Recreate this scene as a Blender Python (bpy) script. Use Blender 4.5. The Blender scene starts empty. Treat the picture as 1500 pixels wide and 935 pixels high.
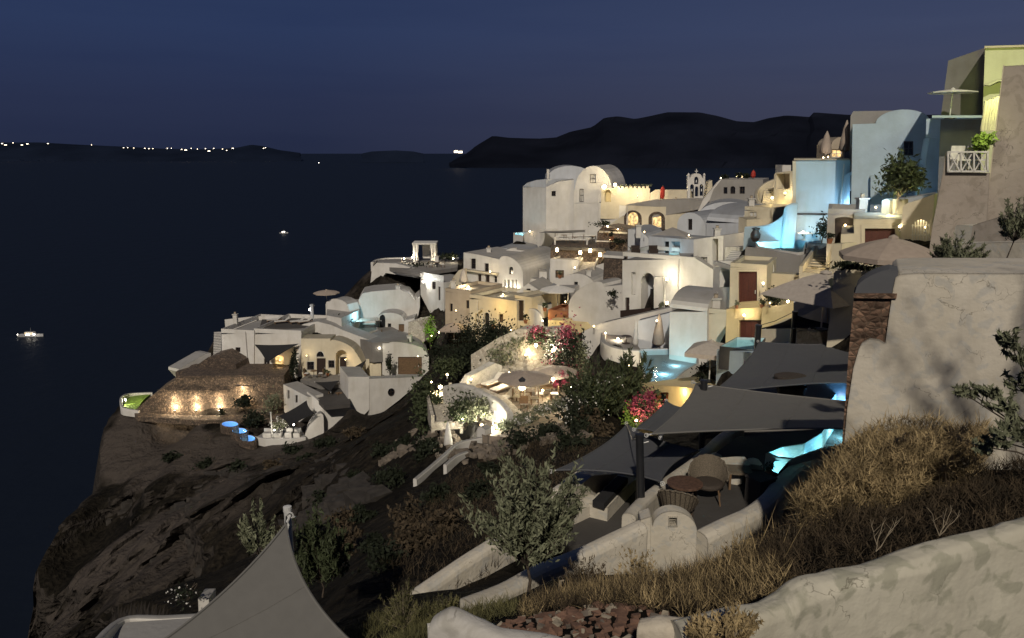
import bpy, math, random
import numpy as np
from mathutils import Vector, noise
from mathutils.geometry import tessellate_polygon
R = math.radians
rng = np.random.default_rng(7)
random.seed(11)
scene = bpy.context.scene
COL = scene.collection
# ------------------------------------------------------------------ camera geometry
F = 1128.0; TH = R(12.25); CT, ST = math.cos(TH), math.sin(TH)
SEA = -112.0
def ray(px, py):
    u = (px-750)/F; v = (467.5-py)/F
    return Vector((u, CT+v*ST, -ST+v*CT))
def at(px, py, Y):
    d = ray(px, py); return d*(Y/d.y)
def hp(px, py, z):
    d = ray(px, py); return d*(z/d.z)
def zY(py, Y):
    v = (467.5-py)/F; return Y*(v*CT-ST)/(CT+v*ST)
def arc(x0, y0, x1, y1, h, n=14):
    out = []
    for i in range(n+1):
        t = math.pi*i/n; k = (1-math.cos(t))/2
        out.append((x0+(x1-x0)*k, y0+(y1-y0)*k-h*math.sin(t)))
    return out
GROUND = []           # terrain control points (x, y, z)
def g(px, py, Y, dz=0.0):
    p = at(px, py, Y); GROUND.append((p.x, p.y, p.z+dz))
# ------------------------------------------------------------------ materials
MAT = {}
def nodes(name):
    m = bpy.data.materials.new(name); m.use_nodes = True
    nt = m.node_tree; b = nt.nodes['Principled BSDF']
    return m, nt, b
def stucco(name, c, rough=0.85, mott=0.18, dirt=0.0, bump=0.25, scale=1.0, bev=0.05, dirtc=None, roof=1.0):
    m, nt, b = nodes(name); N = nt.nodes.new; L = nt.links.new
    geo = N('ShaderNodeNewGeometry')
    mp = N('ShaderNodeMapping'); mp.inputs['Scale'].default_value = (scale,)*3; L(geo.outputs['Position'], mp.inputs[0])
    n1 = N('ShaderNodeTexNoise'); n1.inputs['Scale'].default_value = 0.55; n1.inputs['Detail'].default_value = 7; n1.inputs['Roughness'].default_value = 0.62
    n2 = N('ShaderNodeTexNoise'); n2.inputs['Scale'].default_value = 3.2; n2.inputs['Detail'].default_value = 6; n2.inputs['Distortion'].default_value = 0.6
    L(mp.outputs[0], n1.inputs['Vector']); L(mp.outputs[0], n2.inputs['Vector'])
    r1 = N('ShaderNodeValToRGB'); e = r1.color_ramp.elements
    e[0].position = 0.32; e[1].position = 0.68
    k = 1-mott
    e[0].color = (c[0]*k, c[1]*k*0.99, c[2]*k*0.97, 1); e[1].color = (*c, 1)
    L(n1.outputs['Fac'], r1.inputs[0])
    out = r1.outputs[0]
    if dirt > 0:
        r2 = N('ShaderNodeValToRGB'); f = r2.color_ramp.elements
        f[0].position = 0.53; f[0].color = (0, 0, 0, 1); f[1].position = 0.61; f[1].color = (dirt, dirt, dirt, 1)
        L(n2.outputs['Fac'], r2.inputs[0])
        mx = N('ShaderNodeMix'); mx.data_type = 'RGBA'
        L(r2.outputs[0], mx.inputs['Factor']); L(out, mx.inputs[6])
        d = dirtc or (c[0]*0.5, c[1]*0.49, c[2]*0.45)
        mx.inputs[7].default_value = (*d, 1); out = mx.outputs[2]
    if dirt > 0:   # hairline cracks in old plaster, only in patches
        vc = N('ShaderNodeTexVoronoi'); vc.feature = 'DISTANCE_TO_EDGE'; vc.inputs['Scale'].default_value = 0.9
        vd = N('ShaderNodeVectorMath'); vd.operation = 'MULTIPLY_ADD'; vd.inputs[1].default_value = (0.7,)*3; L(n2.outputs['Color'], vd.inputs[0]); L(mp.outputs[0], vd.inputs[2]); L(vd.outputs[0], vc.inputs['Vector'])
        rc = N('ShaderNodeMapRange'); rc.inputs['From Min'].default_value = 0.003; rc.inputs['From Max'].default_value = 0.009; rc.inputs['To Min'].default_value = 1; rc.inputs['To Max'].default_value = 0; L(vc.outputs['Distance'], rc.inputs['Value'])
        rm = N('ShaderNodeMapRange'); rm.inputs['From Min'].default_value = 0.50; rm.inputs['From Max'].default_value = 0.56; L(n1.outputs['Fac'], rm.inputs['Value'])
        mu = N('ShaderNodeMath'); mu.operation = 'MULTIPLY'; L(rc.outputs[0], mu.inputs[0]); L(rm.outputs[0], mu.inputs[1]); mv = N('ShaderNodeMath'); mv.operation = 'MULTIPLY'; mv.inputs[1].default_value = 0.65; L(mu.outputs[0], mv.inputs[0])
        mk = N('ShaderNodeMix'); mk.data_type = 'RGBA'; L(mv.outputs[0], mk.inputs['Factor']); L(out, mk.inputs[6]); mk.inputs[7].default_value = (c[0]*.25, c[1]*.24, c[2]*.22, 1); out = mk.outputs[2]
    # rain streaks: noise stretched down the wall
    mp2 = N('ShaderNodeMapping'); mp2.inputs['Scale'].default_value = (1.5*scale, 1.5*scale, 0.3*scale); L(geo.outputs['Position'], mp2.inputs[0])
    n4 = N('ShaderNodeTexNoise'); n4.inputs['Scale'].default_value = 1.0; n4.inputs['Detail'].default_value = 5; L(mp2.outputs[0], n4.inputs['Vector'])
    r4 = N('ShaderNodeValToRGB'); q = r4.color_ramp.elements
    q[0].position = 0.5; q[0].color = (1, 1, 1, 1); q[1].position = 0.74; q[1].color = (0.90, 0.89, 0.86, 1)
    L(n4.outputs['Fac'], r4.inputs[0])
    ml = N('ShaderNodeMix'); ml.data_type = 'RGBA'; ml.blend_type = 'MULTIPLY'; ml.inputs['Factor'].default_value = 1
    L(out, ml.inputs[6]); L(r4.outputs[0], ml.inputs[7])
    fin = ml.outputs[2]
    if roof < 1:   # flat tops and vault crowns: shade of upward faces put into the colour
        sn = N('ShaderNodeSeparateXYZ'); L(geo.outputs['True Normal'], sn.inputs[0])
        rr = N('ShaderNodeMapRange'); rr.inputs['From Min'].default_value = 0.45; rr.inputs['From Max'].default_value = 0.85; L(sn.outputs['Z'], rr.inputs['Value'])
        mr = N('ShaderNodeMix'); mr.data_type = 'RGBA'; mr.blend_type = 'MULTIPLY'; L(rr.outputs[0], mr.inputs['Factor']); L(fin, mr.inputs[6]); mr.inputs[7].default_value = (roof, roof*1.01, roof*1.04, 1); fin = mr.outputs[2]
    L(fin, b.inputs['Base Color']); b.inputs['Roughness'].default_value = rough
    b.inputs['Specular IOR Level'].default_value = 0.25
    n3 = N('ShaderNodeTexNoise'); n3.inputs['Scale'].default_value = 7; n3.inputs['Detail'].default_value = 5; L(mp.outputs[0], n3.inputs['Vector'])
    bp = N('ShaderNodeBump'); bp.inputs['Strength'].default_value = bump; bp.inputs['Distance'].default_value = 0.06
    L(n3.outputs['Fac'], bp.inputs['Height'])
    if bev > 0:
        bv = N('ShaderNodeBevel'); bv.samples = 3; bv.inputs['Radius'].default_value = bev; L(bv.outputs[0], bp.inputs['Normal'])
    L(bp.outputs[0], b.inputs['Normal'])
    MAT[name] = m
def plain(name, c, rough=0.7, metal=0.0, spec=0.4, mott=0.25, scale=6.0, bump=0.0, c2=None, sub=None):
    m, nt, b = nodes(name); N = nt.nodes.new; L = nt.links.new
    geo = N('ShaderNodeNewGeometry'); n1 = N('ShaderNodeTexNoise'); n1.inputs['Scale'].default_value = scale; n1.inputs['Detail'].default_value = 5
    L(geo.outputs['Position'], n1.inputs['Vector'])
    r1 = N('ShaderNodeValToRGB'); e = r1.color_ramp.elements; e[0].position = 0.35; e[1].position = 0.65
    c2 = c2 or tuple(x*(1-mott) for x in c)
    e[0].color = (*c2, 1); e[1].color = (*c, 1); L(n1.outputs['Fac'], r1.inputs[0]); L(r1.outputs[0], b.inputs['Base Color'])
    b.inputs['Roughness'].default_value = rough; b.inputs['Metallic'].default_value = metal; b.inputs['Specular IOR Level'].default_value = spec
    if bump:
        bp = N('ShaderNodeBump'); bp.inputs['Strength'].default_value = bump; bp.inputs['Distance'].default_value = 0.1
        L(n1.outputs['Fac'], bp.inputs['Height']); L(bp.outputs[0], b.inputs['Normal'])
    MAT[name] = m
def stone(name, c1, c2, mortar, scale=2.2, bump=0.8):
    m, nt, b = nodes(name); N = nt.nodes.new; L = nt.links.new
    geo = N('ShaderNodeNewGeometry'); n0 = N('ShaderNodeTexNoise'); n0.inputs['Scale'].default_value = 1.6; L(geo.outputs['Position'], n0.inputs['Vector'])
    vm = N('ShaderNodeVectorMath'); vm.operation = 'MULTIPLY_ADD'; vm.inputs[1].default_value = (0.35,)*3
    L(n0.outputs['Color'], vm.inputs[0]); L(geo.outputs['Position'], vm.inputs[2])
    v = N('ShaderNodeTexVoronoi'); v.inputs['Scale'].default_value = scale; L(vm.outputs[0], v.inputs['Vector'])
    ve = N('ShaderNodeTexVoronoi'); ve.feature = 'DISTANCE_TO_EDGE'; ve.inputs['Scale'].default_value = scale; L(vm.outputs[0], ve.inputs['Vector'])
    sp = N('ShaderNodeSeparateColor'); L(v.outputs['Color'], sp.inputs[0])
    r1 = N('ShaderNodeValToRGB'); e = r1.color_ramp.elements; e[0].color = (*c1, 1); e[1].color = (*c2, 1); L(sp.outputs[0], r1.inputs[0])
    r2 = N('ShaderNodeValToRGB'); f = r2.color_ramp.elements; f[0].position = 0.03; f[0].color = (1, 1, 1, 1); f[1].position = 0.09; f[1].color = (0, 0, 0, 1); L(ve.outputs['Distance'], r2.inputs[0])
    mx = N('ShaderNodeMix'); mx.data_type = 'RGBA'; L(r2.outputs[0], mx.inputs['Factor']); L(r1.outputs[0], mx.inputs[6]); mx.inputs[7].default_value = (*mortar, 1)
    L(mx.outputs[2], b.inputs['Base Color']); b.inputs['Roughness'].default_value = 0.9
    bp = N('ShaderNodeBump'); bp.inputs['Strength'].default_value = bump; bp.inputs['Distance'].default_value = 0.12; L(ve.outputs['Distance'], bp.inputs['Height']); L(bp.outputs[0], b.inputs['Normal'])
    MAT[name] = m
def emis(name, c, s):
    m, nt, b = nodes(name)
    b.inputs['Base Color'].default_value = (*c, 1); b.inputs['Emission Color'].default_value = (*c, 1); b.inputs['Emission Strength'].default_value = s
    MAT[name] = m
def lit_pane(name, c, s):   # a window with a lamp burning in the room behind: uneven glow, curtains
    m, nt, b = nodes(name); N = nt.nodes.new; L = nt.links.new
    geo = N('ShaderNodeNewGeometry'); n1 = N('ShaderNodeTexNoise'); n1.inputs['Scale'].default_value = 2.5; n1.inputs['Detail'].default_value = 3; L(geo.outputs['Position'], n1.inputs['Vector'])
    r1 = N('ShaderNodeValToRGB'); e = r1.color_ramp.elements; e[0].position = 0.35; e[0].color = (c[0]*.25, c[1]*.22, c[2]*.16, 1); e[1].position = 0.62; e[1].color = (*c, 1)
    L(n1.outputs['Fac'], r1.inputs[0]); L(r1.outputs[0], b.inputs['Emission Color']); b.inputs['Emission Strength'].default_value = s
    b.inputs['Base Color'].default_value = (.1, .1, .1, 1); b.inputs['Roughness'].default_value = .2
    MAT[name] = m
def water(name, tint, fac=0.12):
    m, nt, b = nodes(name); N = nt.nodes.new; L = nt.links.new
    nt.nodes.remove(b); out = nt.nodes['Material Output']
    tr = N('ShaderNodeBsdfTransparent'); tr.inputs[0].default_value = (*tint, 1)
    gl = N('ShaderNodeBsdfGlossy'); gl.inputs['Roughness'].default_value = 0.06
    n1 = N('ShaderNodeTexNoise'); n1.inputs['Scale'].default_value = 4; geo = N('ShaderNodeNewGeometry'); L(geo.outputs['Position'], n1.inputs['Vector'])
    bp = N('ShaderNodeBump'); bp.inputs['Strength'].default_value = 0.3; bp.inputs['Distance'].default_value = 0.05; L(n1.outputs['Fac'], bp.inputs['Height']); L(bp.outputs[0], gl.inputs['Normal'])
    mx = N('ShaderNodeMixShader'); mx.inputs[0].default_value = fac; L(tr.outputs[0], mx.inputs[1]); L(gl.outputs[0], mx.inputs[2]); L(mx.outputs[0], out.inputs[0])
    MAT[name] = m
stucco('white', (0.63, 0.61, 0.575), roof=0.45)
stucco('white_old', (0.56, 0.54, 0.50), dirt=0.5, mott=0.3)
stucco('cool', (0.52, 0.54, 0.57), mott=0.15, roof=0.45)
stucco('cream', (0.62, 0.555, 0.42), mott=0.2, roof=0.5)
stucco('yellow', (0.66, 0.54, 0.30), mott=0.2)
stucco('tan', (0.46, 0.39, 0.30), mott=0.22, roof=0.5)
stucco('greystucco', (0.30, 0.285, 0.265), mott=0.15)
stucco('taupe', (0.35, 0.305, 0.26), mott=0.22, dirt=0.35)
stucco('palegreen', (0.56, 0.57, 0.38), mott=0.15)
stucco('bluelit_wall', (0.40, 0.52, 0.60), mott=0.12)  # white walls with the blue light of the pool put into the colour
stucco('bluegrey', (0.43, 0.53, 0.60), mott=0.2)  # on the gable house, blue pool light is put into this colour
stucco('near_wall', (0.58, 0.535, 0.45), mott=0.25, dirt=0.6, bump=0.22, scale=1.6, bev=0.04, dirtc=(0.40, 0.395, 0.37))
stucco('fore_wall', (0.56, 0.53, 0.43), mott=0.28, dirt=0.7, bump=0.22, scale=1.5, bev=0.04, dirtc=(0.29, 0.285, 0.215))
stucco('fore_cap', (0.60, 0.54, 0.44), mott=0.22, dirt=0.3, bump=0.25, scale=2.5, bev=0.04)
stucco('floor_dark', (0.075, 0.07, 0.066), mott=0.3, bev=0)
stucco('floor_grey', (0.20, 0.19, 0.18), mott=0.25, bev=0)
stucco('floor_warm', (0.30, 0.24, 0.18), mott=0.3, bev=0, dirt=.3)
stone('stone', (0.055, 0.042, 0.031), (0.20, 0.145, 0.10), (0.05, 0.037, 0.028), 3.6)
stone('stone_dark', (0.05, 0.036, 0.028), (0.14, 0.10, 0.072), (0.035, 0.027, 0.022), 4.0)
stone('stone_light', (0.34, 0.30, 0.24), (0.60, 0.55, 0.46), (0.40, 0.36, 0.29), 4.2, .5)
stone('stone_pier', (0.06, 0.035, 0.022), (0.24, 0.145, 0.095), (0.11, 0.075, 0.05), 12.0, .6)
stone('paving', (0.16, 0.13, 0.10), (0.26, 0.21, 0.165), (0.10, 0.085, 0.07), 1.3, 0.3)
plain('wood_dark', (0.035, 0.022, 0.018), 0.5)
plain('wood_red', (0.085, 0.026, 0.018), 0.5, scale=9)
plain('wood_orange', (0.32, 0.10, 0.03), 0.5, scale=9)
plain('wood_white', (0.62, 0.60, 0.55), 0.6)
plain('wood', (0.16, 0.10, 0.055), 0.6)
plain('terracotta', (0.30, 0.12, 0.055), 0.7)
plain('glass_dark', (0.012, 0.014, 0.018), 0.12, spec=0.6)
plain('metal_dark', (0.02, 0.021, 0.024), 0.35, spec=0.6)
plain('metal_white', (0.6, 0.6, 0.58), 0.4)
plain('sail_dark', (0.086, 0.089, 0.097), 0.9, mott=0.08)
plain('sail_grey', (0.14, 0.136, 0.127), 0.85, mott=0.07)
plain('sail_black', (0.018, 0.018, 0.02), 0.9)
plain('canvas', (0.40, 0.355, 0.31), 0.9, mott=0.12)
plain('canvas_tan', (0.34, 0.28, 0.23), 0.9, mott=0.12)
plain('canvas_white', (0.62, 0.60, 0.56), 0.9, mott=0.1)
plain('cushion', (0.60, 0.58, 0.54), 0.9)
plain('wicker', (0.20, 0.165, 0.12), 0.75, scale=60, mott=0.6, bump=0.4)
plain('wicker_dark', (0.075, 0.058, 0.045), 0.7, scale=60, mott=0.6, bump=0.4)
plain('tabletop', (0.13, 0.075, 0.05), 0.55, scale=14, mott=0.5)
plain('pool_tile', (0.55, 0.75, 0.78), 0.6, mott=0.08)
plain('pool_blue', (0.30, 0.45, 0.68), 0.6, mott=0.1)
plain('red', (0.40, 0.03, 0.018), 0.6)
plain('leaf_dark', (0.020, 0.026, 0.014), 0.75, scale=3, mott=0.5, spec=.2)
plain('leaf_olive', (0.21, 0.22, 0.14), 0.75, scale=8, c2=(0.085, 0.095, 0.055), spec=.25)
plain('leaf_green', (0.062, 0.078, 0.036), 0.7, scale=4, mott=0.5, spec=.25)
plain('leaf_lime', (0.20, 0.30, 0.055), 0.7, scale=4, mott=0.4, spec=.25)
plain('petal', (0.36, 0.06, 0.11), 0.7, scale=2.5, c2=(0.16, 0.02, 0.045))
plain('bark', (0.085, 0.065, 0.048), 0.9, scale=20, mott=0.5, bump=.3)
plain('bark_pale', (0.30, 0.25, 0.18), 0.9, scale=20, mott=0.3)
plain('straw', (0.46, 0.35, 0.185), 0.85, scale=5, c2=(0.12, 0.09, 0.045), spec=.2)
plain('straw_dark', (0.085, 0.062, 0.038), 0.85, scale=5, c2=(0.025, 0.02, 0.013), spec=.2)
plain('straw_green', (0.15, 0.14, 0.06), 0.85, scale=5, c2=(0.055, 0.055, 0.025), spec=.2)
plain('rock', (0.20, 0.165, 0.13), 0.95, scale=3, mott=0.5, bump=.5)
plain('rock_dark', (0.05, 0.043, 0.037), 0.95, scale=2, mott=0.5, bump=.5)
plain('rock_pale', (0.42, 0.36, 0.27), 0.95, scale=5, mott=0.4, bump=.5)
plain('rock_red', (0.22, 0.125, 0.085), 0.95, scale=5, mott=0.5, bump=.5)
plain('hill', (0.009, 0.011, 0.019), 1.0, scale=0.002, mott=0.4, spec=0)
plain('hill_far', (0.011, 0.0165, 0.033), 1.0, scale=0.002, mott=0.3, spec=0)  # haze over the far islands put into the base colour
plain('hull', (0.5, 0.5, 0.5), 0.5)
emis('bulb', (1.0, 0.78, 0.42), 26)
emis('bulb_soft', (1.0, 0.74, 0.38), 9)
emis('bulb_white', (1.0, 0.93, 0.80), 14)
emis('bulb_far', (1.0, 0.84, 0.62), 6)
emis('bulb_blue', (0.35, 0.75, 1.0), 6)
lit_pane('lit', (1.0, 0.66, 0.26), 1.5)
lit_pane('lit_dim', (1.0, 0.62, 0.28), 0.45)
water('water', (0.80, 0.97, 1.0))
water('water_blue', (0.62, 0.84, 1.0))
# ------------------------------------------------------------------ mesh builder
class MB:
    def __init__(s): s.v = []; s.f = []
    def add(s, vs, fs):
        k = len(s.v); s.v += [tuple(x) for x in vs]; s.f += [tuple(i+k for i in f) for f in fs]; return s
    def prism(s, pts, vec):
        """closed polygon pts (3D) extruded by vec, caps tessellated"""
        n = len(pts); pts = [Vector(p) for p in pts]; vec = Vector(vec)
        tri = tessellate_polygon([pts])
        fs = [tuple(t) for t in tri]+[tuple(i+n for i in t) for t in tri]
        fs += [(i, (i+1) % n, (i+1) % n+n, i+n) for i in range(n)]
        return s.add(pts+[p+vec for p in pts], fs)
    def box(s, c, size, rz=0.0, ux=None):
        cx, cy, cz = c; a, b, h = [k/2 for k in size]
        if ux is not None: co, si = ux[0], ux[1]
        else: co, si = math.cos(rz), math.sin(rz)
        vs = []
        for dz in (-h, h):
            for dx, dy in ((-a, -b), (a, -b), (a, b), (-a, b)):
                vs.append((cx+dx*co-dy*si, cy+dx*si+dy*co, cz+dz))
        return s.add(vs, [(0, 3, 2, 1), (4, 5, 6, 7), (0, 1, 5, 4), (1, 2, 6, 5), (2, 3, 7, 6), (3, 0, 4, 7)])
    def tube(s, pts, r, n=8, r2=None):
        pts = [Vector(p) for p in pts]; m = len(pts); vs = []
        for i, p in enumerate(pts):
            d = (pts[min(i+1, m-1)]-pts[max(i-1, 0)])
            if d.length < 1e-9: d = Vector((0, 0, 1))
            d.normalize(); a = d.cross(Vector((0, 0, 1)) if abs(d.z) < .95 else Vector((1, 0, 0))).normalized(); b = d.cross(a)
            rr = r if r2 is None else r+(r2-r)*i/(m-1)
            vs += [p+(a*math.cos(2*math.pi*k/n)+b*math.sin(2*math.pi*k/n))*rr for k in range(n)]
        fs = [(i*n+k, i*n+(k+1) % n, (i+1)*n+(k+1) % n, (i+1)*n+k) for i in range(m-1) for k in range(n)]
        fs += [tuple(range(n-1, -1, -1)), tuple((m-1)*n+k for k in range(n))]
        return s.add(vs, fs)
    def lathe(s, c, prof, n=20, sx=1, sy=1, a0=0.0):
        c = Vector(c); vs = []; m = len(prof)
        for r, z in prof:
            for k in range(n):
                t = a0+2*math.pi*k/n; vs.append((c.x+r*math.cos(t)*sx, c.y+r*math.sin(t)*sy, c.z+z))
        fs = [(i*n+k, i*n+(k+1) % n, (i+1)*n+(k+1) % n, (i+1)*n+k) for i in range(m-1) for k in range(n)]
        fs += [tuple(range(n-1, -1, -1)), tuple((m-1)*n+k for k in range(n))]
        return s.add(vs, fs)
    def grid(s, P):
        m, n = len(P), len(P[0]); return s.add([p for r in P for p in r], [(i*n+j, i*n+j+1, (i+1)*n+j+1, (i+1)*n+j) for i in range(m-1) for j in range(n-1)])
ORG = {}
def fast_mesh(name, V, Fc):
    me = bpy.data.meshes.new(name); me.from_pydata(V, [], Fc); me.update(); return me
def obj(name, mb, mat, parent=None, smooth=False, np_mesh=None):
    V = np.asarray(mb.v, dtype=float)
    if parent is not None: o0 = ORG[parent.name]
    else: o0 = Vector(((V[:, 0].min()+V[:, 0].max())/2, (V[:, 1].min()+V[:, 1].max())/2, V[:, 2].min()))
    V = V-np.array(o0)
    me = fast_mesh(name, V.tolist(), mb.f)
    me.materials.append(MAT[mat])
    if smooth: me.polygons.foreach_set('use_smooth', [True]*len(me.polygons))
    o = bpy.data.objects.new(name, me); COL.objects.link(o)
    if parent is not None: o.parent = parent
    else: o.location = o0
    ORG[o.name] = o0
    return o
LABELS = {}
def tag(o, label, cat, group=None):
    if label in LABELS and not group: print('DUPLICATE LABEL', label)
    LABELS[label] = 1
    nw = len(label.split())
    if nw < 4 or nw > 16: print('LABEL LENGTH', nw, label)
    o['label'] = label; o['category'] = cat
    if group: o['group'] = group
    return o
def thing(name, label, cat, loc, group=None):
    o = bpy.data.objects.new(name, None); o.empty_display_size = 0.2; COL.objects.link(o)
    o.location = loc; ORG[o.name] = Vector(loc); return tag(o, label, cat, group)
def struct(name, mb, mat, kind='structure', smooth=False):
    o = obj(name, mb, mat, None, smooth); o['kind'] = kind; return o
def dup(root, loc, rz=0.0, label=None, group=None, scale=None):
    r = root.copy(); COL.objects.link(r); r.location = loc; r.rotation_euler = (0, 0, rz)
    if scale: r.scale = (scale,)*3
    ORG[r.name] = Vector(loc)
    if label: tag(r, label, root['category'], group or root.get('group'))
    if group: r['group'] = group
    for ch in list(root.children):
        if ch.type == 'LIGHT': continue
        c = ch.copy(); COL.objects.link(c); c.parent = r
        for gch in ch.children:
            d = gch.copy(); COL.objects.link(d); d.parent = c
    return r
def light(name, loc, power, color, parent=None, r=0.08, spot=None):
    ld = bpy.data.lights.new(name, 'SPOT' if spot else 'POINT'); ld.energy = power*1.7; ld.color = color; ld.shadow_soft_size = r
    o = bpy.data.objects.new(name, ld); COL.objects.link(o)
    if spot:
        ld.spot_size = R(spot[0]); ld.spot_blend = 0.8
        o.rotation_euler = Vector(spot[1]).to_track_quat('-Z', 'Y').to_euler()
    if parent: o.parent = parent; o.location = Vector(loc)-ORG[parent.name]
    else: o.location = loc
    return o
# ------------------------------------------------------------------ facades
class Fr:
    """a vertical plane through two base points seen in the photograph, each at its own distance"""
    def __init__(s, a, b, py):
        A, B = at(a[0], py, a[1]), at(b[0], py, b[1])
        s.o = Vector((A.x, A.y, 0)); d = Vector((B.x-A.x, B.y-A.y, 0)); s.L = d.length; s.u = d.normalized()
        n = Vector((s.u.y, -s.u.x, 0))
        if n.dot(s.o) > 0: n = -n
        s.n = n; s.bk = -n
    def sz(s, px, py):
        d = ray(px, py); t = s.o.dot(s.n)/d.dot(s.n); p = d*t
        return ((p-s.o).dot(s.u), p.z)
    def w(s, a, z, back=0.0):
        p = s.o+s.u*a+s.bk*back; return Vector((p.x, p.y, z))
def rect(x0, y0, x1, y1): return [(x0, y1), (x0, y0), (x1, y0), (x1, y1)]
def slab(mb, fr, out, depth, holes=(), base=0.0):
    zmin = min(z for _, z in out)
    o = [(a, z-(base if z < zmin+0.25 else 0)) for a, z in out]
    loops = [[Vector((a, z, 0)) for a, z in o]]+[[Vector((a, z, 0)) for a, z in h[0]] for h in holes]
    tri = tessellate_polygon(loops)
    flat = [p for l in loops for p in l]
    mb.add([fr.w(p.x, p.y) for p in flat], tri)
    n = len(o)
    mb.add([fr.w(a, z) for a, z in o]+[fr.w(a, z, depth) for a, z in o], [(i, (i+1) % n, (i+1) % n+n, i+n) for i in range(n)]+[tuple(i+n for i in t) for t in tessellate_polygon([[Vector((a, z, 0)) for a, z in o]])])
    for h, rv in holes:
        k = len(h); mb.add([fr.w(a, z) for a, z in h]+[fr.w(a, z, rv) for a, z in h], [(i, i+k, (i+1) % k+k, (i+1) % k) for i in range(k)])
def shrink(h, d):
    ca = sum(a for a, _ in h)/len(h); cz = sum(z for _, z in h)/len(h)
    wa = max(a for a, _ in h)-min(a for a, _ in h); wz = max(z for _, z in h)-min(z for _, z in h)
    ka = max(0.2, 1-2*d/wa); kz = max(0.2, 1-2*d/wz)
    return [(ca+(a-ca)*ka, cz+(z-cz)*kz) for a, z in h]
def ring(mb, fr, h0, h1, f0, f1):
    """frame between two similar loops, front at f0 and back at f1 (metres behind the wall face)"""
    n = len(h0); vs = [fr.w(a, z, f0) for a, z in h0]+[fr.w(a, z, f0) for a, z in h1]+[fr.w(a, z, f1) for a, z in h0]+[fr.w(a, z, f1) for a, z in h1]
    fs = []
    for i in range(n):
        j = (i+1) % n; fs += [(i, j, j+n, i+n), (i+2*n, i+3*n, j+3*n, j+2*n), (i, i+2*n, j+2*n, j), (i+n, j+n, j+3*n, i+3*n)]
    mb.add(vs, fs)
def opening(fr, o, parent, thick):
    kind, x0, y0, x1, y1 = o[:5]; opt = o[5] if len(o) > 5 else {}
    if opt.get('arch'): pts = [(x0, y1)]+arc(x0, y0+opt['arch'], x1, y0+opt['arch'], opt['arch'], 10)+[(x1, y1)]
    elif opt.get('round'):
        cx, cy, r1, r2 = (x0+x1)/2, (y0+y1)/2, (x1-x0)/2, (y1-y0)/2
        pts = [(cx+r1*math.cos(t*math.pi/9), cy+r2*math.sin(t*math.pi/9)) for t in range(18)]
    else: pts = rect(x0, y0, x1, y1)
    h = [fr.sz(*p) for p in pts]
    rv = opt.get('rv', min(0.18, thick*0.6))
    wd = max(a for a, _ in h)-min(a for a, _ in h); ht = max(z for _, z in h)-min(z for _, z in h)
    a0, a1 = min(a for a, _ in h), max(a for a, _ in h); z0, z1 = min(z for _, z in h), max(z for _, z in h)
    pm = opt.get('m')
    if kind == 'win':
        fw = min(0.07, wd*0.12); mb = MB(); ring(mb, fr, h, shrink(h, fw), rv-0.06, rv+0.002)
        if wd > 0.5:
            p = fr.w((a0+a1)/2, (z0+z1)/2-0*ht, rv-0.03); mb.box((p.x, p.y, p.z-ht*0.02), (0.05, 0.05, ht*0.88), ux=fr.u)
            if not opt.get('arch'): mb.box((p.x, p.y, p.z), (wd*0.9, 0.05, 0.05), ux=fr.u)
        w = obj('window', mb, opt.get('fm', 'wood_white' if (pm or '').startswith('lit') else 'wood_dark'), parent)
        pb = MB(); pb.prism([fr.w(a, z, rv+0.005) for a, z in h], -fr.n*0.02); obj('pane', pb, pm or 'glass_dark', w)
        if opt.get('sill'):
            sb = MB(); p = fr.w((a0+a1)/2, z0-0.05, -0.04); sb.box(p, (wd+0.2, 0.14, 0.08), ux=fr.u); obj('sill', sb, 'wood_white', w)
    elif kind == 'door':
        mb = MB(); mb.prism([fr.w(a, z, rv+0.01) for a, z in h], -fr.n*0.05)
        w = obj('door', mb, pm or 'wood_dark', parent)
        nb = max(2, int(wd/0.3)); pb = MB()
        if opt.get('planks', wd > 0.6) and not (pm or '').startswith('lit'):
            for i in range(nb):
                p = fr.w(a0+wd*(i+0.5)/nb, (z0+z1)/2, rv-0.005); pb.box((p.x, p.y, p.z), (wd/nb-0.025, 0.03, ht-0.16-(opt.get('arch') and 0.5 or 0)), ux=fr.u)
            obj('door_panel', pb, pm or 'wood_dark', w)
        if ht > 1.0:
            hb = MB(); p = fr.w(a0+wd*0.85, z0+ht*0.45, rv-0.06); hb.box(p, (0.05, 0.06, 0.22), ux=fr.u); obj('handle', hb, 'metal_white', w)
    elif kind == 'niche':
        mb = MB(); mb.prism([fr.w(a, z, rv+0.01) for a, z in h], -fr.n*0.03); w = obj('niche', mb, pm or 'floor_dark', parent)
    if opt.get('trim'):
        t = opt['trim']; tb = MB(); h2 = shrink(h, -t)
        ring(tb, fr, h2, h, -0.035, 0.003); obj('surround', tb, opt.get('tm', 'white'), parent)
    return (h, rv)
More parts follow.
